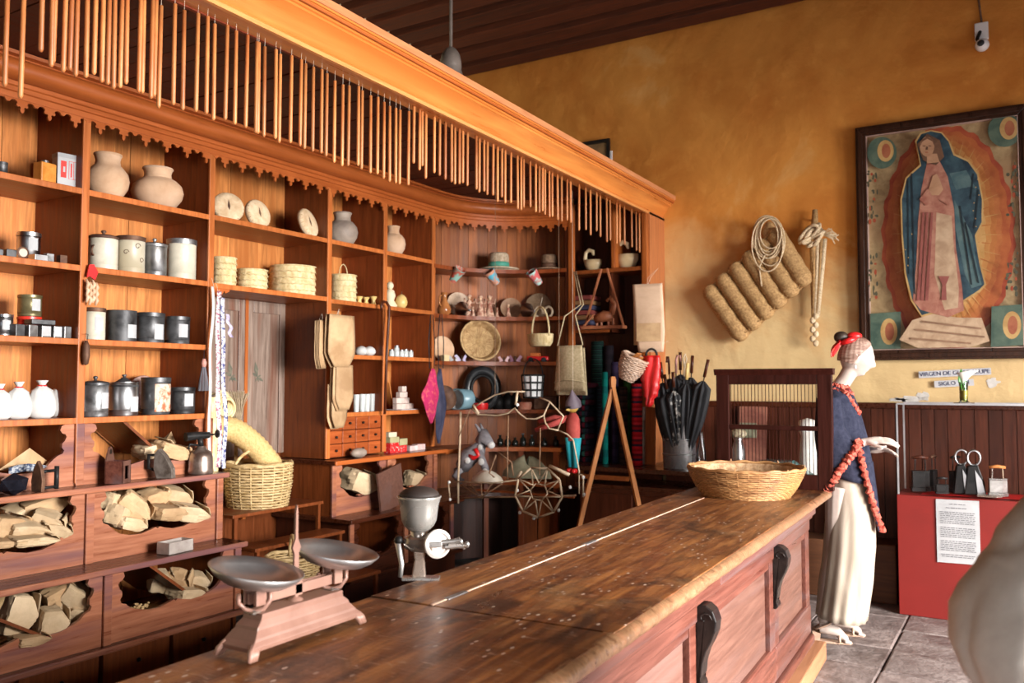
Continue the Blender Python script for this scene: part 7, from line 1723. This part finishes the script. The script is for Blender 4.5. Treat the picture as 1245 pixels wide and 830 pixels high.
# scraped white plaster
sc = mat('bare_plaster', (.5, .47, .43), (.64, .61, .57), scale=20, rough=.95)
def patchy(u, v, w, h, seed):
    rr = random.Random(seed); c_ = WPT(u, v, 6.749); pts = []
    for k in range(22): a = 2*PI*k/22; q = .55+.45*rr.random(); pts.append((w*q*math.cos(a), h*q*math.sin(a)))
    o = MB().prism(pts, 'y', -.004, .012).obj('plaster_scar', sc, wall_far, loc=c_); 
    bm = bmesh.new(); bm.from_mesh(o.data); bmesh.ops.triangulate(bm, faces=[q for q in bm.faces if len(q.verts) > 4]); bm.to_mesh(o.data); bm.free()
patchy(1108, 485, .13, .028, 1); patchy(1122, 482, .05, .04, 5); patchy(1207, 465, .05, .04, 2); patchy(1092, 486, .08, .02, 8)

# ================================================================ RED PLINTH AND GLASS CASE
t = thing('red_plinth', 'red painted display plinth with a notice taped to its front', 'plinth', (-.76, 6.17, 0))
box(0, 1.55, 0, .42, 0, .776).obj('body', REDP, t, bevel=.004)
nt = thing('notice_sheet', 'white printed notice sheet taped on the red plinth', 'notice', (-.405, 6.166, .565))
def fn(i, j): return ((i-.5)*.245, -.004-.003*math.sin(PI*j)*math.sin(i*3), (.5-j)*.40+.004*(i-.5))
MB().grid(fn, 6, 10).obj('sheet', PAPERW, nt, solid=.0008)
GI = mat('grey_ink', (.12, .12, .13), rough=.9)
b1 = MB(); rr = random.Random(5)
rows = [(.172, .09), (.148, .13)]+[(.120-.0115*k, .20) for k in range(7)]+[(.022-.0115*k, .20) for k in range(6)]+[(-.062-.0115*k, .20) for k in range(6)]+[(-.148, .2), (-.160, .19)]
for z_, w_ in rows:
    x = -w_/2
    while x < w_/2-.01:
        l_ = rr.uniform(.008, .026); b1.box(x, min(w_/2, x+l_), -.0092, -.0086, z_-.0018, z_+.0018); x += l_+.005
o = b1.obj('printed_lines', GI, nt); o['kind'] = 'stuff'
t = thing('glass_case', 'clear glass display case with thin metal edges on the red plinth', 'case', (-.75, 6.18, .778))
for nm_, q in (('front_pane', (0, 1.5, 0, .005, 0, .59)), ('side_pane', (0, .005, .005, .36, 0, .59)), ('side_pane', (1.495, 1.5, .005, .36, 0, .59)), ('top_pane', (0, 1.5, 0, .365, .59, .596))): box(*q).obj(nm_, GLASS, t)
ALU = mat('pale_metal_edge', (.5, .5, .52), (.7, .7, .72), rough=.3, metal=.6)
for (x, y_) in ((0, 0), (0, .36), (1.5, 0), (1.5, .36)): box(x-.004, x+.006, y_-.004, y_+.006, 0, .592).obj('edge_post', ALU, t)
for q in ((0, 1.5, -.004, .006), (0, 1.5, .356, .366)): box(*q, .588, .600).obj('top_edge', ALU, t)
small('red_cloth', 'red cloth lying on the bottom of the glass case', 'cloth', Vector((-.72, 6.2, .777)), MB().grid(lambda i, j: (.1+1.3*i, .02+.3*j, .003+.006*abs(noise.noise(Vector((i*9, j*4, 0))))), 30, 10), REDC, smooth=3)
def coal_iron(label, u, y, w, h, m, hm, az=.3, tall=1.0):
    p = UY(u, y, .788); s = mpp(p); w *= s; h *= s; t = thing('charcoal_iron', label, 'iron', p, az)
    poly = [(-w*.5, -w*.22), (w*.2, -w*.22), (w*.5, 0), (w*.2, w*.22), (-w*.5, w*.22)]
    MB().prism(poly, 'z', 0, h*.12).obj('sole', m, t, bevel=.002); MB().prism([(a*.92, c*.85) for a, c in poly], 'z', h*.12, h*.52).obj('body', m, t, bevel=.003)
    MB().prism([(a*.95, c*.9) for a, c in poly], 'z', h*.52, h*.57).obj('lid', m, t, bevel=.002)
    for x in (-w*.3, w*.25): MB().tube([(x, 0, h*.55), (x*.9, 0, h*.88)], w*.035, 6).obj('bracket', m, t)
    MB().tube([(-w*.42, 0, h*.92), (0, 0, h*.95), (w*.38, 0, h*.92)], [w*.08, w*.1, w*.08], 10).obj('handle', hm, t, smooth=3)
coal_iron('dark charcoal iron with a brown wooden handle, leftmost in the glass case', 1120, 6.32, 22, 44, IRON, W_DARK)
coal_iron('small dark iron behind the leftmost charcoal iron', 1136, 6.42, 16, 44, IRON, RUST, az=1.2)
coal_iron('black iron standing between leftmost irons and round handled irons', 1163, 6.38, 18, 46, IRON, IRON, az=.9)
coal_iron('silver grey box iron with a pale wooden handle at the right', 1214, 6.30, 22, 38, CASTAL, W_PALE, az=.2)
coal_iron('low dark iron trivet like iron in front, left of the black irons', 1146, 6.26, 16, 20, IRON, IRON)
for i, (u, w_, lb) in enumerate(((1170, 20, 'black electric iron standing upright with a round steel loop, left one'), (1185, 24, 'black electric iron standing upright with a round steel loop, right one'))):
    p = UY(u, 6.33, .788); s = mpp(p); t = thing('upright_iron', lb, 'iron', p, .2)
    MB().prism([(-w_*.5*s, 0), (w_*.5*s, 0), (w_*.42*s, 16*s), (w_*.15*s, 36*s), (-w_*.3*s, 34*s)], 'y', -.03, .03).obj('body', IRON, t, bevel=.006)
    MB().prism([(w_*.1*s, 2*s), (w_*.46*s, 0), (w_*.3*s, 18*s), (w_*.0*s, 30*s)], 'y', -.036, -.030).obj('steel_sole', STEEL, t)
    MB().tube([(7*s*math.cos(a), 0, 44*s+9*s*math.sin(a)) for a in [2*PI*k/18 for k in range(18)]], .008, 8, closed=True).obj('loop_handle', STEEL, t, smooth=3)
p = UY(1203, 6.24, .788); s = mpp(p); small('iron_plate', 'flat pale iron stand lying before the silver box iron', 'stand', p, MB().prism([(-13*s, -.04), (8*s, -.04), (14*s, 0), (8*s, .04), (-13*s, .04)], 'z', 0, .012), CASTAL, bevel=.002)
# calla lily
p = UY(1172, 6.27, 1.376); s = mpp(p)
t = thing('flower_vase', 'slim glass vase with one white calla lily on the glass case', 'vase', p)
MB().lathe([(1e-4, 0), (6*s, 0), (6.5*s, 1*s), (4.5*s, 3*s), (5*s, 26*s), (4.5*s, 26*s), (4*s, 4*s), (1e-4, 4*s)], 20, cap=False).obj('vase_glass', GLASSV, t, smooth=.9)
MB().lathe([(1e-4, 0), (11*s, 0), (11.5*s, 1.2*s), (6*s, 1.2*s)], 22, cap=False).obj('saucer', STEEL, t, smooth=.8)
MB().lathe([(4*s, 4*s), (4.4*s, 16*s), (1e-4, 16*s)], 16).obj('yellow_water', mat('amber_water', (.45, .30, .05), (.6, .42, .10), rough=.1), t, smooth=.8, loc=(-2*s*0, 0, 0))
GR = mat('leaf_green', (.02, .14, .015), (.06, .28, .04), scale=10, rough=.4)
MB().tube([(1*s, 0, 3*s), (1.5*s, 0, 22*s), (2*s, 0, 32*s)], 1.7*s, 8).obj('stem', GR, t, smooth=3)
def fn(i, j): return ((-2-3.5*math.sin(PI*j)*(1 if i < .5 else 1)*(1-i)+4*i*math.sin(PI*j)*.6)*s, -.01+.02*i, (16+26*j)*s)
MB().grid(fn, 6, 12).obj('leaf', GR, t, smooth=3, solid=.003)
def fn(i, j):
    a = 2*PI*i; r_ = (1.5+7.5*j**1.6)*(1+.35*max(0, math.cos(a))*j); return ((3*j+r_*math.cos(a)*1.1)*s, r_*.8*math.sin(a)*s, (24+14*j+2*j*math.cos(a+.5))*s)
MB().grid(fn, 28, 10, closeu=True).obj('spathe', mat('petal_white', (.80, .82, .72), (.9, .9, .84), rough=.5), t, smooth=3, solid=.002)

# pendant lamp above the canopy
lp = _O+ray(548, 78)*(5.0/FPX); t = thing('pendant_lamp', 'grey bell shaped pendant lamp cap hanging on a grey rod', 'lamp', lp)
MB().lathe([(.070, -.10), (.068, -.06), (.060, -.03), (.062, -.02), (.060, .02), (.050, .06), (.030, .088), (.012, .10), (1e-4, .105)], 24, cap=False).obj('bell', LAMPG, t, smooth=.9, solid=.003)
MB().tube([(0, 0, .09), (0, 0, 4.50-lp.z)], .010, 8).obj('rod', LAMPG, t)
MB().lathe([(.02, -.02), (.04, -.07), (.042, -.10), (.03, -.13), (1e-4, -.14)], 18).obj('bulb', mat('dull_bulb', (.4, .36, .3), (.5, .46, .4), rough=.2), t, smooth=3)

# ================================================================ CANDLES
CX_ = -2.66
cand = [(8, 104), (27, 119), (47, 64), (60, 82), (68, 76), (77, 88), (84, 86), (93, 93), (102, 95), (115, 91), (121, 101), (130, 103), (138, 108), (146, 107), (153, 102), (167.5, 113), (175, 113), (181.6, 120.5), (190, 117), (195, 131), (211.7, 127), (221.7, 134), (238, 136), (248.5, 139), (261, 145.5), (274, 146), (286.5, 151), (297, 156), (310.3, 162)]
ys_c = []
for u, v in cand:
    q = PX(u, v, CX_); ys_c.append((q.y, q.z))
# farther candles, by their feet read from the photograph
for u, v in [(312, 163), (322.5, 166), (333, 169), (341.5, 173), (352.5, 174), (363, 178), (371.5, 181), (381.5, 184), (388.5, 187), (398, 190)]:
    q = PX(u, v, CX_); ys_c.append((q.y, q.z))
for x, v in [(25, 615), (52, 628), (80, 627), (107, 628), (130, 640), (162, 655), (182, 660), (210, 675), (230, 688), (253, 693), (272, 697), (295, 702), (315, 620), (337, 645), (355, 628), (373, 675), (400, 655), (419, 665), (440, 680), (457, 690), (482, 697), (494, 697), (512, 692), (528, 703), (551, 718), (570, 728), (586, 725), (600, 738), (618, 740), (636, 765), (651, 748), (667, 770), (687, 768), (711, 792), (725, 795), (741, 785), (756, 785), (778, 803), (794, 806), (806, 800), (820, 812), (836, 822), (850, 820), (866, 832), (882, 838), (900, 835), (918, 842)]:
    q = PX(400+x/3.1125, v/3.1125, CX_); ys_c.append((q.y, q.z))
for x, v in [(25, 455), (85, 450), (138, 495), (186, 462), (235, 512), (285, 560), (322, 545), (380, 575), (415, 560), (455, 580), (505, 608), (553, 640), (580, 655)]:
    q = PX(700+x/7.54, 220+v/7.54, CX_); ys_c.append((q.y, q.z))
can_me = MB().tube([(0, 0, 0), (0, 0, -.18), (0, 0, -.37), (0, 0, -.378)], [.0072, .0078, .0080, .004], 8).obj('candle_wax', CANDLE, None, smooth=3)
wick_me = MB().tube([(0, 0, 0), (.001, 0, .5), (0, 0, 1)], .0009, 4).obj('wick', STRING, None)
ys_c.sort(); first = True
for ic, (yy, zz) in enumerate(ys_c):
    top = zz+.378; L = max(.02, 2.925+zt(yy)-top)
    e = thing('hanging_candle', 'long thin tallow candle, %d%s from the left in the row hung under the canopy' % (ic+1, 'th' if (ic+1) % 100 in (11, 12, 13) else {1: 'st', 2: 'nd', 3: 'rd'}.get((ic+1) % 10, 'th')), 'candle', (CX_+random.uniform(-.012, .012), yy, top), group='tallow candles hung along the canopy beam')
    w_ = can_me if first else can_me.copy(); k_ = wick_me if first else wick_me.copy()
    if not first: COL.objects.link(w_); COL.objects.link(k_)
    first = False
    w_.parent = e; k_.parent = e; k_.scale = (1, 1, L)
    e.rotation_euler = (random.uniform(-.006, .006), random.uniform(-.006, .006), 0)

# ================================================================ FIGURES
def head_grid(b, M, R_=(.094, .074, .118)):
    def fn(i, j):
        a = 2*PI*i-PI; e = PI*(j-.5)*.999
        g = lambda x, w: math.exp(-(x/w)**2)
        d = 1.0
        x = math.cos(e)*math.cos(a)*R_[0]; y = math.cos(e)*math.sin(a)*R_[1]; z = math.sin(e)*R_[2]
        fr = max(0, math.cos(a))
        if e < 0: y *= 1-.28*min(1, -e/1.1); x *= 1-.06*min(1, -e)*(1 if math.cos(a) > 0 else 3)
        push = .026*g(a, .17)*g(e+.20, .15)+.012*g(a, .14)*g(e-.02, .16)-.009*(g(a-.42, .2)+g(a+.42, .2))*g(e-.05, .11)+.0045*(g(a-.42, .11)+g(a+.42, .11))*g(e-.04, .06)
        push += .005*g(a, .7)*g(e-.24, .08)+.009*g(a, .26)*g(e+.52, .08)-.005*g(a, .24)*g(e+.505, .02)+.014*g(a, .35)*g(e+.86, .18)+.004*(g(a-.75, .25)+g(a+.75, .25))*g(e+.2, .2)-.004*g(a, .3)*g(e+.68, .06)
        return tuple(M @ Vector((x+push*math.cos(a)*1.0, y+push*math.sin(a)*1.0, z)))
    b.grid(fn, 72, 54, closeu=True)
    for sg in (-1, 1):
        b.tube([M @ Vector((-.006+.014*math.cos(q), sg*(.073+.004*math.sin(q)), -.012+.028*math.sin(q))) for q in [2*PI*k/12 for k in range(12)]], .006, 6, closed=True); b.ell(M @ Vector((-.006, sg*.070, -.012)), .012, .006, .022, 8, 6)
def hand(b, W, D, U_, L=.175, curl=.3, spread=.10):
    """palm and five fingers: W wrist, D pointing direction, U_ back-of-hand normal"""
    D = D.normalized(); U_ = (U_-D*U_.dot(D)).normalized(); S_ = D.cross(U_)
    b.tube([W-D*.02, W+D*.01, W+D*.045, W+D*.085], [.021, .023, .026, .022], 10)
    for k in (-1.2, -.4, .4, 1.2): b.tube([W+D*.02+S_*k*.010, W+D*.09+S_*k*.020], [.014, .012], 8)
    for i, (o, l) in enumerate(((-1.5, .82), (-.5, .95), (.5, 1.0), (1.5, .9))):
        r0 = W+D*.082+S_*o*.018; dd = (D+S_*o*spread-U_*.05).normalized(); pts = [r0]; rr = [.0105]
        for k in range(3):
            dd = (dd-U_*curl*(.6+.2*k)).normalized(); pts.append(pts[-1]+dd*L*.24*l*(1-.2*k)); rr.append(.0095-.0010*k)
        b.tube(pts, rr, 8); b.ell(pts[-1], .0075, .0075, .0075, 8, 6)
    r0 = W+D*.025+S_*.024; dd = (D*.75+S_*.75-U_*.25).normalized(); p1 = r0+dd*.035; p2 = p1+(dd+D*.5).normalized()*.03; p3 = p2+D*.024
    b.tube([r0-dd*.012, p1, p2, p3], [.014, .011, .0095, .008], 8); b.ell(p3, .0085, .0085, .0085, 8, 6)
def remesh(o, vs):
    m = o.modifiers.new('fuse', 'REMESH'); m.mode = 'VOXEL'; m.voxel_size = vs; m.use_smooth_shade = True
    m = o.modifiers.new('soft', 'SMOOTH'); m.iterations = 3; m.factor = .5
def loft(rings, n=40, pleat=0, pn=14, seed=0):
    """rings: (cx, cy, cz, rx, ry, tilt) ; closed tube of cloth"""
    def fn(i, j):
        k = j*(len(rings)-1); a_ = int(min(k, len(rings)-2)); f_ = k-a_; f_ = f_*f_*(3-2*f_) if len(rings) < 5 else f_
        r = [rings[a_][q]+(rings[a_+1][q]-rings[a_][q])*f_ for q in range(6)]
        a = 2*PI*i; w = 1+pleat*j*math.sin(a*pn+seed+j*1.5)+.04*noise.noise(Vector((math.cos(a)*2, math.sin(a)*2, j*5+seed)))
        x = r[0]+r[3]*w*math.cos(a); y = r[1]+r[4]*w*math.sin(a); return (x, y, r[2]+r[5]*math.cos(a))
    return MB().grid(fn, n, 28, closeu=True)
mo = PZ(1020, 776, 0)
man = thing('mannequin', 'white faced woman mannequin in navy blouse with red ruffles and long cream skirt', 'mannequin', mo, math.radians(11))
ms = mpp(mo)
def mp_(u, v, y=0): return Vector(((u-1020)*ms*1.0, y, 1.5-(v-467)*ms))
b = MB()
b.tube([mp_(1024, 590), mp_(1026, 560), mp_(1028, 535), mp_(1025, 508), mp_(1020, 488)], [.10, .115, .10, .115, .085], 20)
b.tube([mp_(1013, 489, -.17), mp_(1018, 486, -.08), mp_(1019, 484, 0), mp_(1018, 486, .08), mp_(1013, 489, .17)], [.045, .055, .06, .055, .045], 16)
b.tube([mp_(1018, 486), mp_(1023, 474), mp_(1032, 462), mp_(1040, 448)], [.062, .050, .046, .048], 18)
arm = [mp_(1013, 490, -.175), mp_(1012, 518, -.235), mp_(1013, 546, -.255), mp_(1034, 541, -.24), mp_(1052, 534, -.22)]
b.tube(arm, [.046, .040, .034, .031, .022], 14)
hand(b, arm[-1], Vector((1, .05, .12)), Vector((.0, -.35, 1)), curl=.28, spread=.14)
arm2 = [mp_(1013, 490, .175), mp_(1016, 520, .215), mp_(1022, 552, .22), mp_(1042, 556, .16), mp_(1058, 548, .12)]
b.tube(arm2, [.046, .040, .034, .030, .022], 14); hand(b, arm2[-1], Vector((1, -.3, .1)), Vector((.0, .3, 1)), curl=.4)
for (hy, ka, aa, ta) in ((-.08, (1018, 665), (1002, 760), (1030, 779)), (.08, (1026, 665), (1018, 757), (1040, 768))):
    k_ = mp_(ka[0], ka[1], hy); an_ = Vector(((aa[0]-1020)*ms+.0, hy*1.2, .115)); to = Vector((an_.x+.13, hy*1.2, .022))
    b.tube([mp_(1024, 590, hy), k_+(mp_(1024, 590, hy)-k_)*.5, k_, k_.lerp(an_, .35), an_.lerp(k_, .2), an_], [.085, .072, .052, .053, .034, .030], 14)
    b.tube([an_+Vector((-.020, 0, -.035)), an_+Vector((.02, 0, -.035)), an_.lerp(to, .6)+Vector((0, 0, .006)), to], [.030, .036, .030, .018], 12)
    for q in range(5): b.tube([to+Vector((-.015, (q-2)*.014, -.004)), to+Vector((.028-abs(q-1)*.005, (q-2)*.013, -.010))], [.010, .0075], 6)
hc = mp_(1046, 434); HM = Matrix.Translation(hc) @ Euler((0, .30, 0)).to_matrix().to_4x4()
head_grid(b, HM)
body = b.obj('body', SKINP, man); remesh(body, .0055)
def hairf(i, j):
    a = 2*PI*i; e = PI/2-j*(1.95 if math.cos(a) < 0 else 1.95-1.3*math.cos(a)**.6)
    r_ = (.101, .080, .124); w = 1+.012*math.sin(a*22+e*6)
    return tuple(HM @ Vector((math.cos(e)*math.cos(a)*r_[0]*w-.004, math.cos(e)*math.sin(a)*r_[1]*w, math.sin(e)*r_[2]*w)))
MB().grid(hairf, 90, 22, closeu=True).obj('hair', HAIRP, man, smooth=3)
MB().ell(mp_(1029, 409), .042, .040, .036, 16, 10).obj('hair_bun', HAIRD, man, smooth=3)
b = MB(); c_ = mp_(1038, 413)
b.tube([c_+Vector((.05*math.cos(a)*.75+.02*math.sin(a)*.2, .055*math.sin(a), .012*math.cos(a)-.004)) for a in [2*PI*k/16 for k in range(16)]], .017, 8, closed=True)
b.ell(mp_(1044, 408), .045, .035, .026, 12, 8); b.ell(mp_(1034, 415), .04, .045, .02, 12, 8)
b.obj('red_ribbon', REDC, man, smooth=3)
def fn(i, j): return tuple(mp_(1028-10*j-4*math.sin(j*3), 414+18*j, -.045+.03*(i-.5))+Vector((0, 0, .02*(i-.5))))
MB().grid(fn, 5, 10).obj('ribbon_tail', REDC, man, smooth=3, solid=.006)
def fn(i, j): return tuple(mp_(1026-9*j, 416+14*j+4*i, -.05)+Vector((.012*i, 0, 0)))
MB().grid(fn, 5, 8).obj('ribbon_tail', REDC, man, smooth=3, solid=.006)
ear = mp_(1044, 446, -.082); MB().ell(ear, .008, .006, .012, 8, 6).obj('earring', WHITEP, man, smooth=3)
# skirt
rg = []
for v_, u0, u1, ry in ((548, 1010, 1046, .13), (575, 1010, 1054, .15), (620, 1009, 1062, .17), (665, 1004, 1063, .19), (705, 999, 1059, .20), (748, 994, 1052, .21)):
    a_, e_ = mp_(u0, v_), mp_(u1, v_); rg.append(((a_.x+e_.x)/2, 0, a_.z, (e_.x-a_.x)/2, ry, -.012 if v_ > 700 else 0))
loft(rg, n=110, pleat=.028, pn=13).obj('skirt', SKIRT, man, smooth=3, solid=.004)
MB().lathe([(1, 0), (1.02, .006), (1.0, .012)], 40, ex=rg[-1][3], ey=.21).move(rg[-1][0], 0, rg[-1][2]).obj('hem', SKIRT, man, smooth=3) if False else None
# blouse
rg = []
for v_, u0, u1, ry in ((468, 1010, 1034, .062), (473, 1005, 1038, .12), (481, 1001, 1042, .175), (500, 1000, 1049, .175), (530, 1001, 1056, .165), (560, 1004, 1061, .165), (582, 1008, 1064, .17)):
    a_, e_ = mp_(u0, v_), mp_(u1, v_); rg.append(((a_.x+e_.x)/2, 0, a_.z, (e_.x-a_.x)/2, ry, -.03 if v_ > 570 else (-.02 if v_ < 475 else 0)))
loft(rg, n=60, pleat=.012, pn=9, seed=2).obj('blouse', NAVY, man, smooth=3, solid=.006)
def fn(i, j):
    u_ = (1046+8*j)+(17-13*j)*i+3*j*i; y_ = -.15+.28*i if i < .5 else -.01
    uu = 1048+18*j+(14-10*j)*i; return tuple(mp_(uu, 560+80*j, -.165*(1-i)**.8*(1-.35*j)-.01))
MB().grid(fn, 12, 18).obj('front_panel', NAVY, man, smooth=3, solid=.006)
def ruffle(nm_, pts, r=.013, closed=False, amp=.006, m=REDR):
    P_ = [Vector(p) for p in pts]; Q = []; n_ = len(P_)
    seg = n_ if closed else n_-1
    for i in range(seg):
        for k in range(9):
            f_ = k/9; q = P_[i].lerp(P_[(i+1) % n_], f_); w = (i*9+k); Q.append(q+Vector((amp*math.sin(w*1.9), amp*math.cos(w*2.3), amp*math.sin(w*2.9+1))))
    MB().tube(Q, [r*(1+.3*math.sin(k*1.7)) for k in range(len(Q))], 6, closed=closed).obj(nm_, m, man, smooth=1)
ruffle('panel_ruffle', [mp_(1046, 545, -.17), mp_(1050, 565, -.17), mp_(1056, 590, -.16), mp_(1062, 615, -.13), mp_(1068, 636, -.10), mp_(1072, 642, -.05)], r=.017)
ruffle('collar_ruffle', [mp_(1021+13*math.cos(a), 470+3*math.cos(a), .075*math.sin(a)) for a in [2*PI*k/12 for k in range(12)]], r=.020, closed=True)
ruffle('collar_ruffle', [mp_(1021+18*math.cos(a), 475+4*math.cos(a), .12*math.sin(a)) for a in [2*PI*k/14 for k in range(14)]], r=.016, closed=True)
ruffle('yoke_ruffle', [mp_(1030, 476, -.13), mp_(1037, 484, -.13), mp_(1043, 494, -.11), mp_(1048, 505, -.06)], r=.014)
MB().ell(mp_(1036, 475, -.06), .018, .012, .016, 10, 8).obj('brooch', mat('dark_red_flower', (.10, .006, .008), (.2, .02, .02)), man, smooth=3)
# bell sleeve on the near arm, with its ruffle
for sg, cl in ((-1, 1), (1, .9)):
    yo = sg*.215
    def fn(i, j, sg=sg):
        a = 2*PI*i
        r0 = (mp_(1013, 482, sg*.168), .062, .05); r1 = (mp_(1013, 520, sg*.235), .080, .055); r2 = (mp_(1021, 552, sg*.262), .120, .052); r3 = (mp_(1025, 565, sg*.268), .180, .052)
        R4 = [r0, r1, r2, r3]; k = j*3; q = int(min(k, 2)); f_ = k-q
        c_ = R4[q][0].lerp(R4[q+1][0], f_); rx = R4[q][1]+(R4[q+1][1]-R4[q][1])*f_; ry = R4[q][2]+(R4[q+1][2]-R4[q][2])*f_
        tl = [0.1, .2, .85, .98][q]+([0.1, .2, .85, .98][q+1]-[0.1, .2, .85, .98][q])*f_
        rr = rx*(1+.03*math.sin(a*7)*j)
        # ring axis in the x-z plane: from upper front to lower back
        return (c_.x+rr*math.cos(a)*math.cos(tl), c_.y+ry*math.sin(a), c_.z+rr*math.cos(a)*math.sin(tl))
    MB().grid(fn, 48, 24, closeu=True).obj('sleeve', NAVY, man, smooth=3, solid=.006)
    ruffle('sleeve_ruffle', [fn(k/16, 1.0) for k in range(16)], r=.021, closed=True)
# sandals
for (hy, ax) in ((-.096, (1002-1020)*ms), (.096, (1018-1020)*ms)):
    s_ = MB().prism([(ax-.055, hy-.026), (ax+.06, hy-.034), (ax+.150, hy-.022), (ax+.160, hy), (ax+.150, hy+.022), (ax+.06, hy+.034), (ax-.055, hy+.026)], 'z', 0, .012)
    s_.obj('sandal_sole', GOLD, man, bevel=.003)
    MB().prism([(ax-.055, .0), (ax-.02, .0), (ax-.012, .05), (ax-.058, .06)], 'y', hy-.022, hy+.022).obj('sandal_heel', GOLD, man)
    MB().tube([(ax+.09+.0*k, hy+.040*math.cos(PI*k/8), .012+.045*math.sin(PI*k/8)) for k in range(9)], .008, 5).obj('sandal_strap', GOLD, man, smooth=3)
    MB().tube([(ax+.045*math.cos(a), hy+.042*math.sin(a), .095+.02*math.cos(a)) for a in [2*PI*k/14 for k in range(14)]], .006, 5, closed=True).obj('sandal_strap', GOLD, man, smooth=3)

# person in loose linen at the right edge, elbow bent, hand on the hip
def D(u, v, d): return _O+ray(u, v)*(d/FPX)
sh = D(1362, 600, 1.45); el = D(1243, 776, 1.42); 
tor = sh+_R*.19; base = Vector((tor.x, tor.y, 0))
per = thing('person', 'person in loose cream linen shirt at the right edge, elbow bent', 'person', base)
L_ = lambda p: Vector(p)-base
side = _R.copy(); fwd = Vector((_F.x, _F.y, 0)).normalized(); c0 = Vector((0, 0, 0)); zz = Vector((0, 0, 1))
b = MB()
sz = sh.z
b.tube([zz*.92, zz*1.02, zz*1.16, zz*(sz-.08), zz*(sz+.01)], [.15, .14, .13, .15, .09], 20)
b.tube([L_(sh), zz*sz-side*.09, zz*(sz+.02), zz*sz+side*.09, side*.19+zz*sz], [.055, .065, .07, .065, .055], 14)
b.tube([zz*sz, zz*(sz+.07)+fwd*.01, zz*(sz+.13)+fwd*.02], [.065, .055, .055], 14)
hip = -side*.13+zz*1.0+fwd*.03
ew = L_(el); b.tube([L_(sh), L_(sh).lerp(ew, .5), ew, ew.lerp(hip, .5), ew.lerp(hip, .92)], [.055, .048, .040, .036, .026], 12)
hand(b, ew.lerp(hip, .92), (hip-ew), -side+zz*.2, curl=.5)
sh2 = side*.19+zz*sz; el2 = side*.27+zz*(sz-.30)-fwd*.02; ha2 = side*.25+zz*(sz-.54)+fwd*.08
b.tube([sh2, sh2.lerp(el2, .5), el2, el2.lerp(ha2, .5), ha2], [.055, .048, .040, .034, .026], 12); hand(b, ha2, -zz+fwd*.2, side, curl=.45)
for sg in (-1, 1):
    b.tube([side*sg*.09+zz*.95, side*sg*.10+zz*.72, side*sg*.10+zz*.48, side*sg*.11+zz*.28, side*sg*.11+zz*.09], [.095, .08, .06, .055, .038], 14)
    b.tube([side*sg*.11+zz*.05-fwd*.05, side*sg*.11+zz*.055+fwd*.04, side*sg*.115+zz*.035+fwd*.15], [.04, .042, .03], 12)
HM = Matrix.Translation(zz*(sz+.235)+fwd*.03) @ Euler((0, 0, math.atan2(fwd.y, fwd.x))).to_matrix().to_4x4()
head_grid(b, HM)
o = b.obj('body', SKIN, per); remesh(o, .007)
def hairf2(i, j):
    a = 2*PI*i; e = PI/2-j*(1.9 if math.cos(a) < .2 else 1.9-1.2*(math.cos(a)-.2)/.8)
    return tuple(HM @ Vector((math.cos(e)*math.cos(a)*.103-.004, math.cos(e)*math.sin(a)*.083, math.sin(e)*.127)))
MB().grid(hairf2, 60, 18, closeu=True).obj('hair', HAIRD, per, smooth=3)
def cloth_tube(nm_, pts, rs, seed, m=LINEN, n=46, amp=.06):
    P_ = [Vector(p) for p in pts]; Q = []; Rr = []; N_ = 34
    for i in range(N_+1):
        k = i/N_*(len(P_)-1); a_ = int(min(k, len(P_)-2)); f_ = k-a_
        p0, p1, p2, p3 = P_[max(0, a_-1)], P_[a_], P_[a_+1], P_[min(len(P_)-1, a_+2)]
        Q.append(.5*((2*p1)+(p2-p0)*f_+(2*p0-5*p1+4*p2-p3)*f_*f_+(3*p1-p0-3*p2+p3)*f_**3)); Rr.append(rs[a_]+(rs[a_+1]-rs[a_])*f_)
    b = MB().tube(Q, Rr, n, cap=False)
    out = []
    for idx, p in enumerate(b.v):
        i = idx//n; c_ = Q[i]; d_ = Vector(p)-c_; q = noise.noise(Vector(p)*6+Vector((seed, 0, 0)))-.9*max(0, .25-abs(noise.noise(Vector((p[0]*9, p[1]*9, p[2]*9+seed)))))/.25+.45+.35*noise.noise(Vector(p)*18)
        out.append(tuple(c_+d_*(1+amp*3.2*q)))
    b.v = out; return b.obj(nm_, m, per, smooth=3, solid=.004)
cloth_tube('sleeve', [L_(sh)+side*.03+zz*.02, L_(sh).lerp(ew, .35), L_(sh).lerp(ew, .75), ew, ew.lerp(hip, .35)+zz*-.03, ew.lerp(hip, .75)], [.088, .108, .116, .104, .098, .075], 1, amp=.028, n=90)
cloth_tube('sleeve', [sh2-side*.03+zz*.02, sh2.lerp(el2, .5), el2, el2.lerp(ha2, .8)], [.075, .085, .08, .065], 4)
def fn(i, j):
    a = 2*PI*i; z = sz+.045-(sz-.74)*j; w = .11+.10*min(1, j*7)+.015*j; dd = .08+.075*min(1, j*7)+.02*j; k = 1+.04*math.sin(a*9+j*3)*j
    p = side*w*k*math.cos(a)+fwd*dd*k*math.sin(a)+zz*z; return tuple(p)
MB().grid(fn, 70, 26, closeu=True).obj('shirt', LINEN, per, smooth=3, solid=.004)
DKT = mat('dark_trousers', (.03, .03, .035), (.06, .06, .07), scale=30, rough=.9)
for sg in (-1, 1): cloth_tube('trouser_leg', [side*sg*.09+zz*.98, side*sg*.10+zz*.70, side*sg*.10+zz*.4, side*sg*.11+zz*.07], [.115, .10, .085, .085], 7+sg, m=DKT, n=28, amp=.02)
for sg in (-1, 1): MB().tube([side*sg*.11+zz*.045-fwd*.09, side*sg*.11+zz*.05, side*sg*.115+zz*.045+fwd*.10, side*sg*.115+zz*.035+fwd*.19], [.04, .05, .048, .03], 12).obj('shoe', BLACK, per, smooth=3)
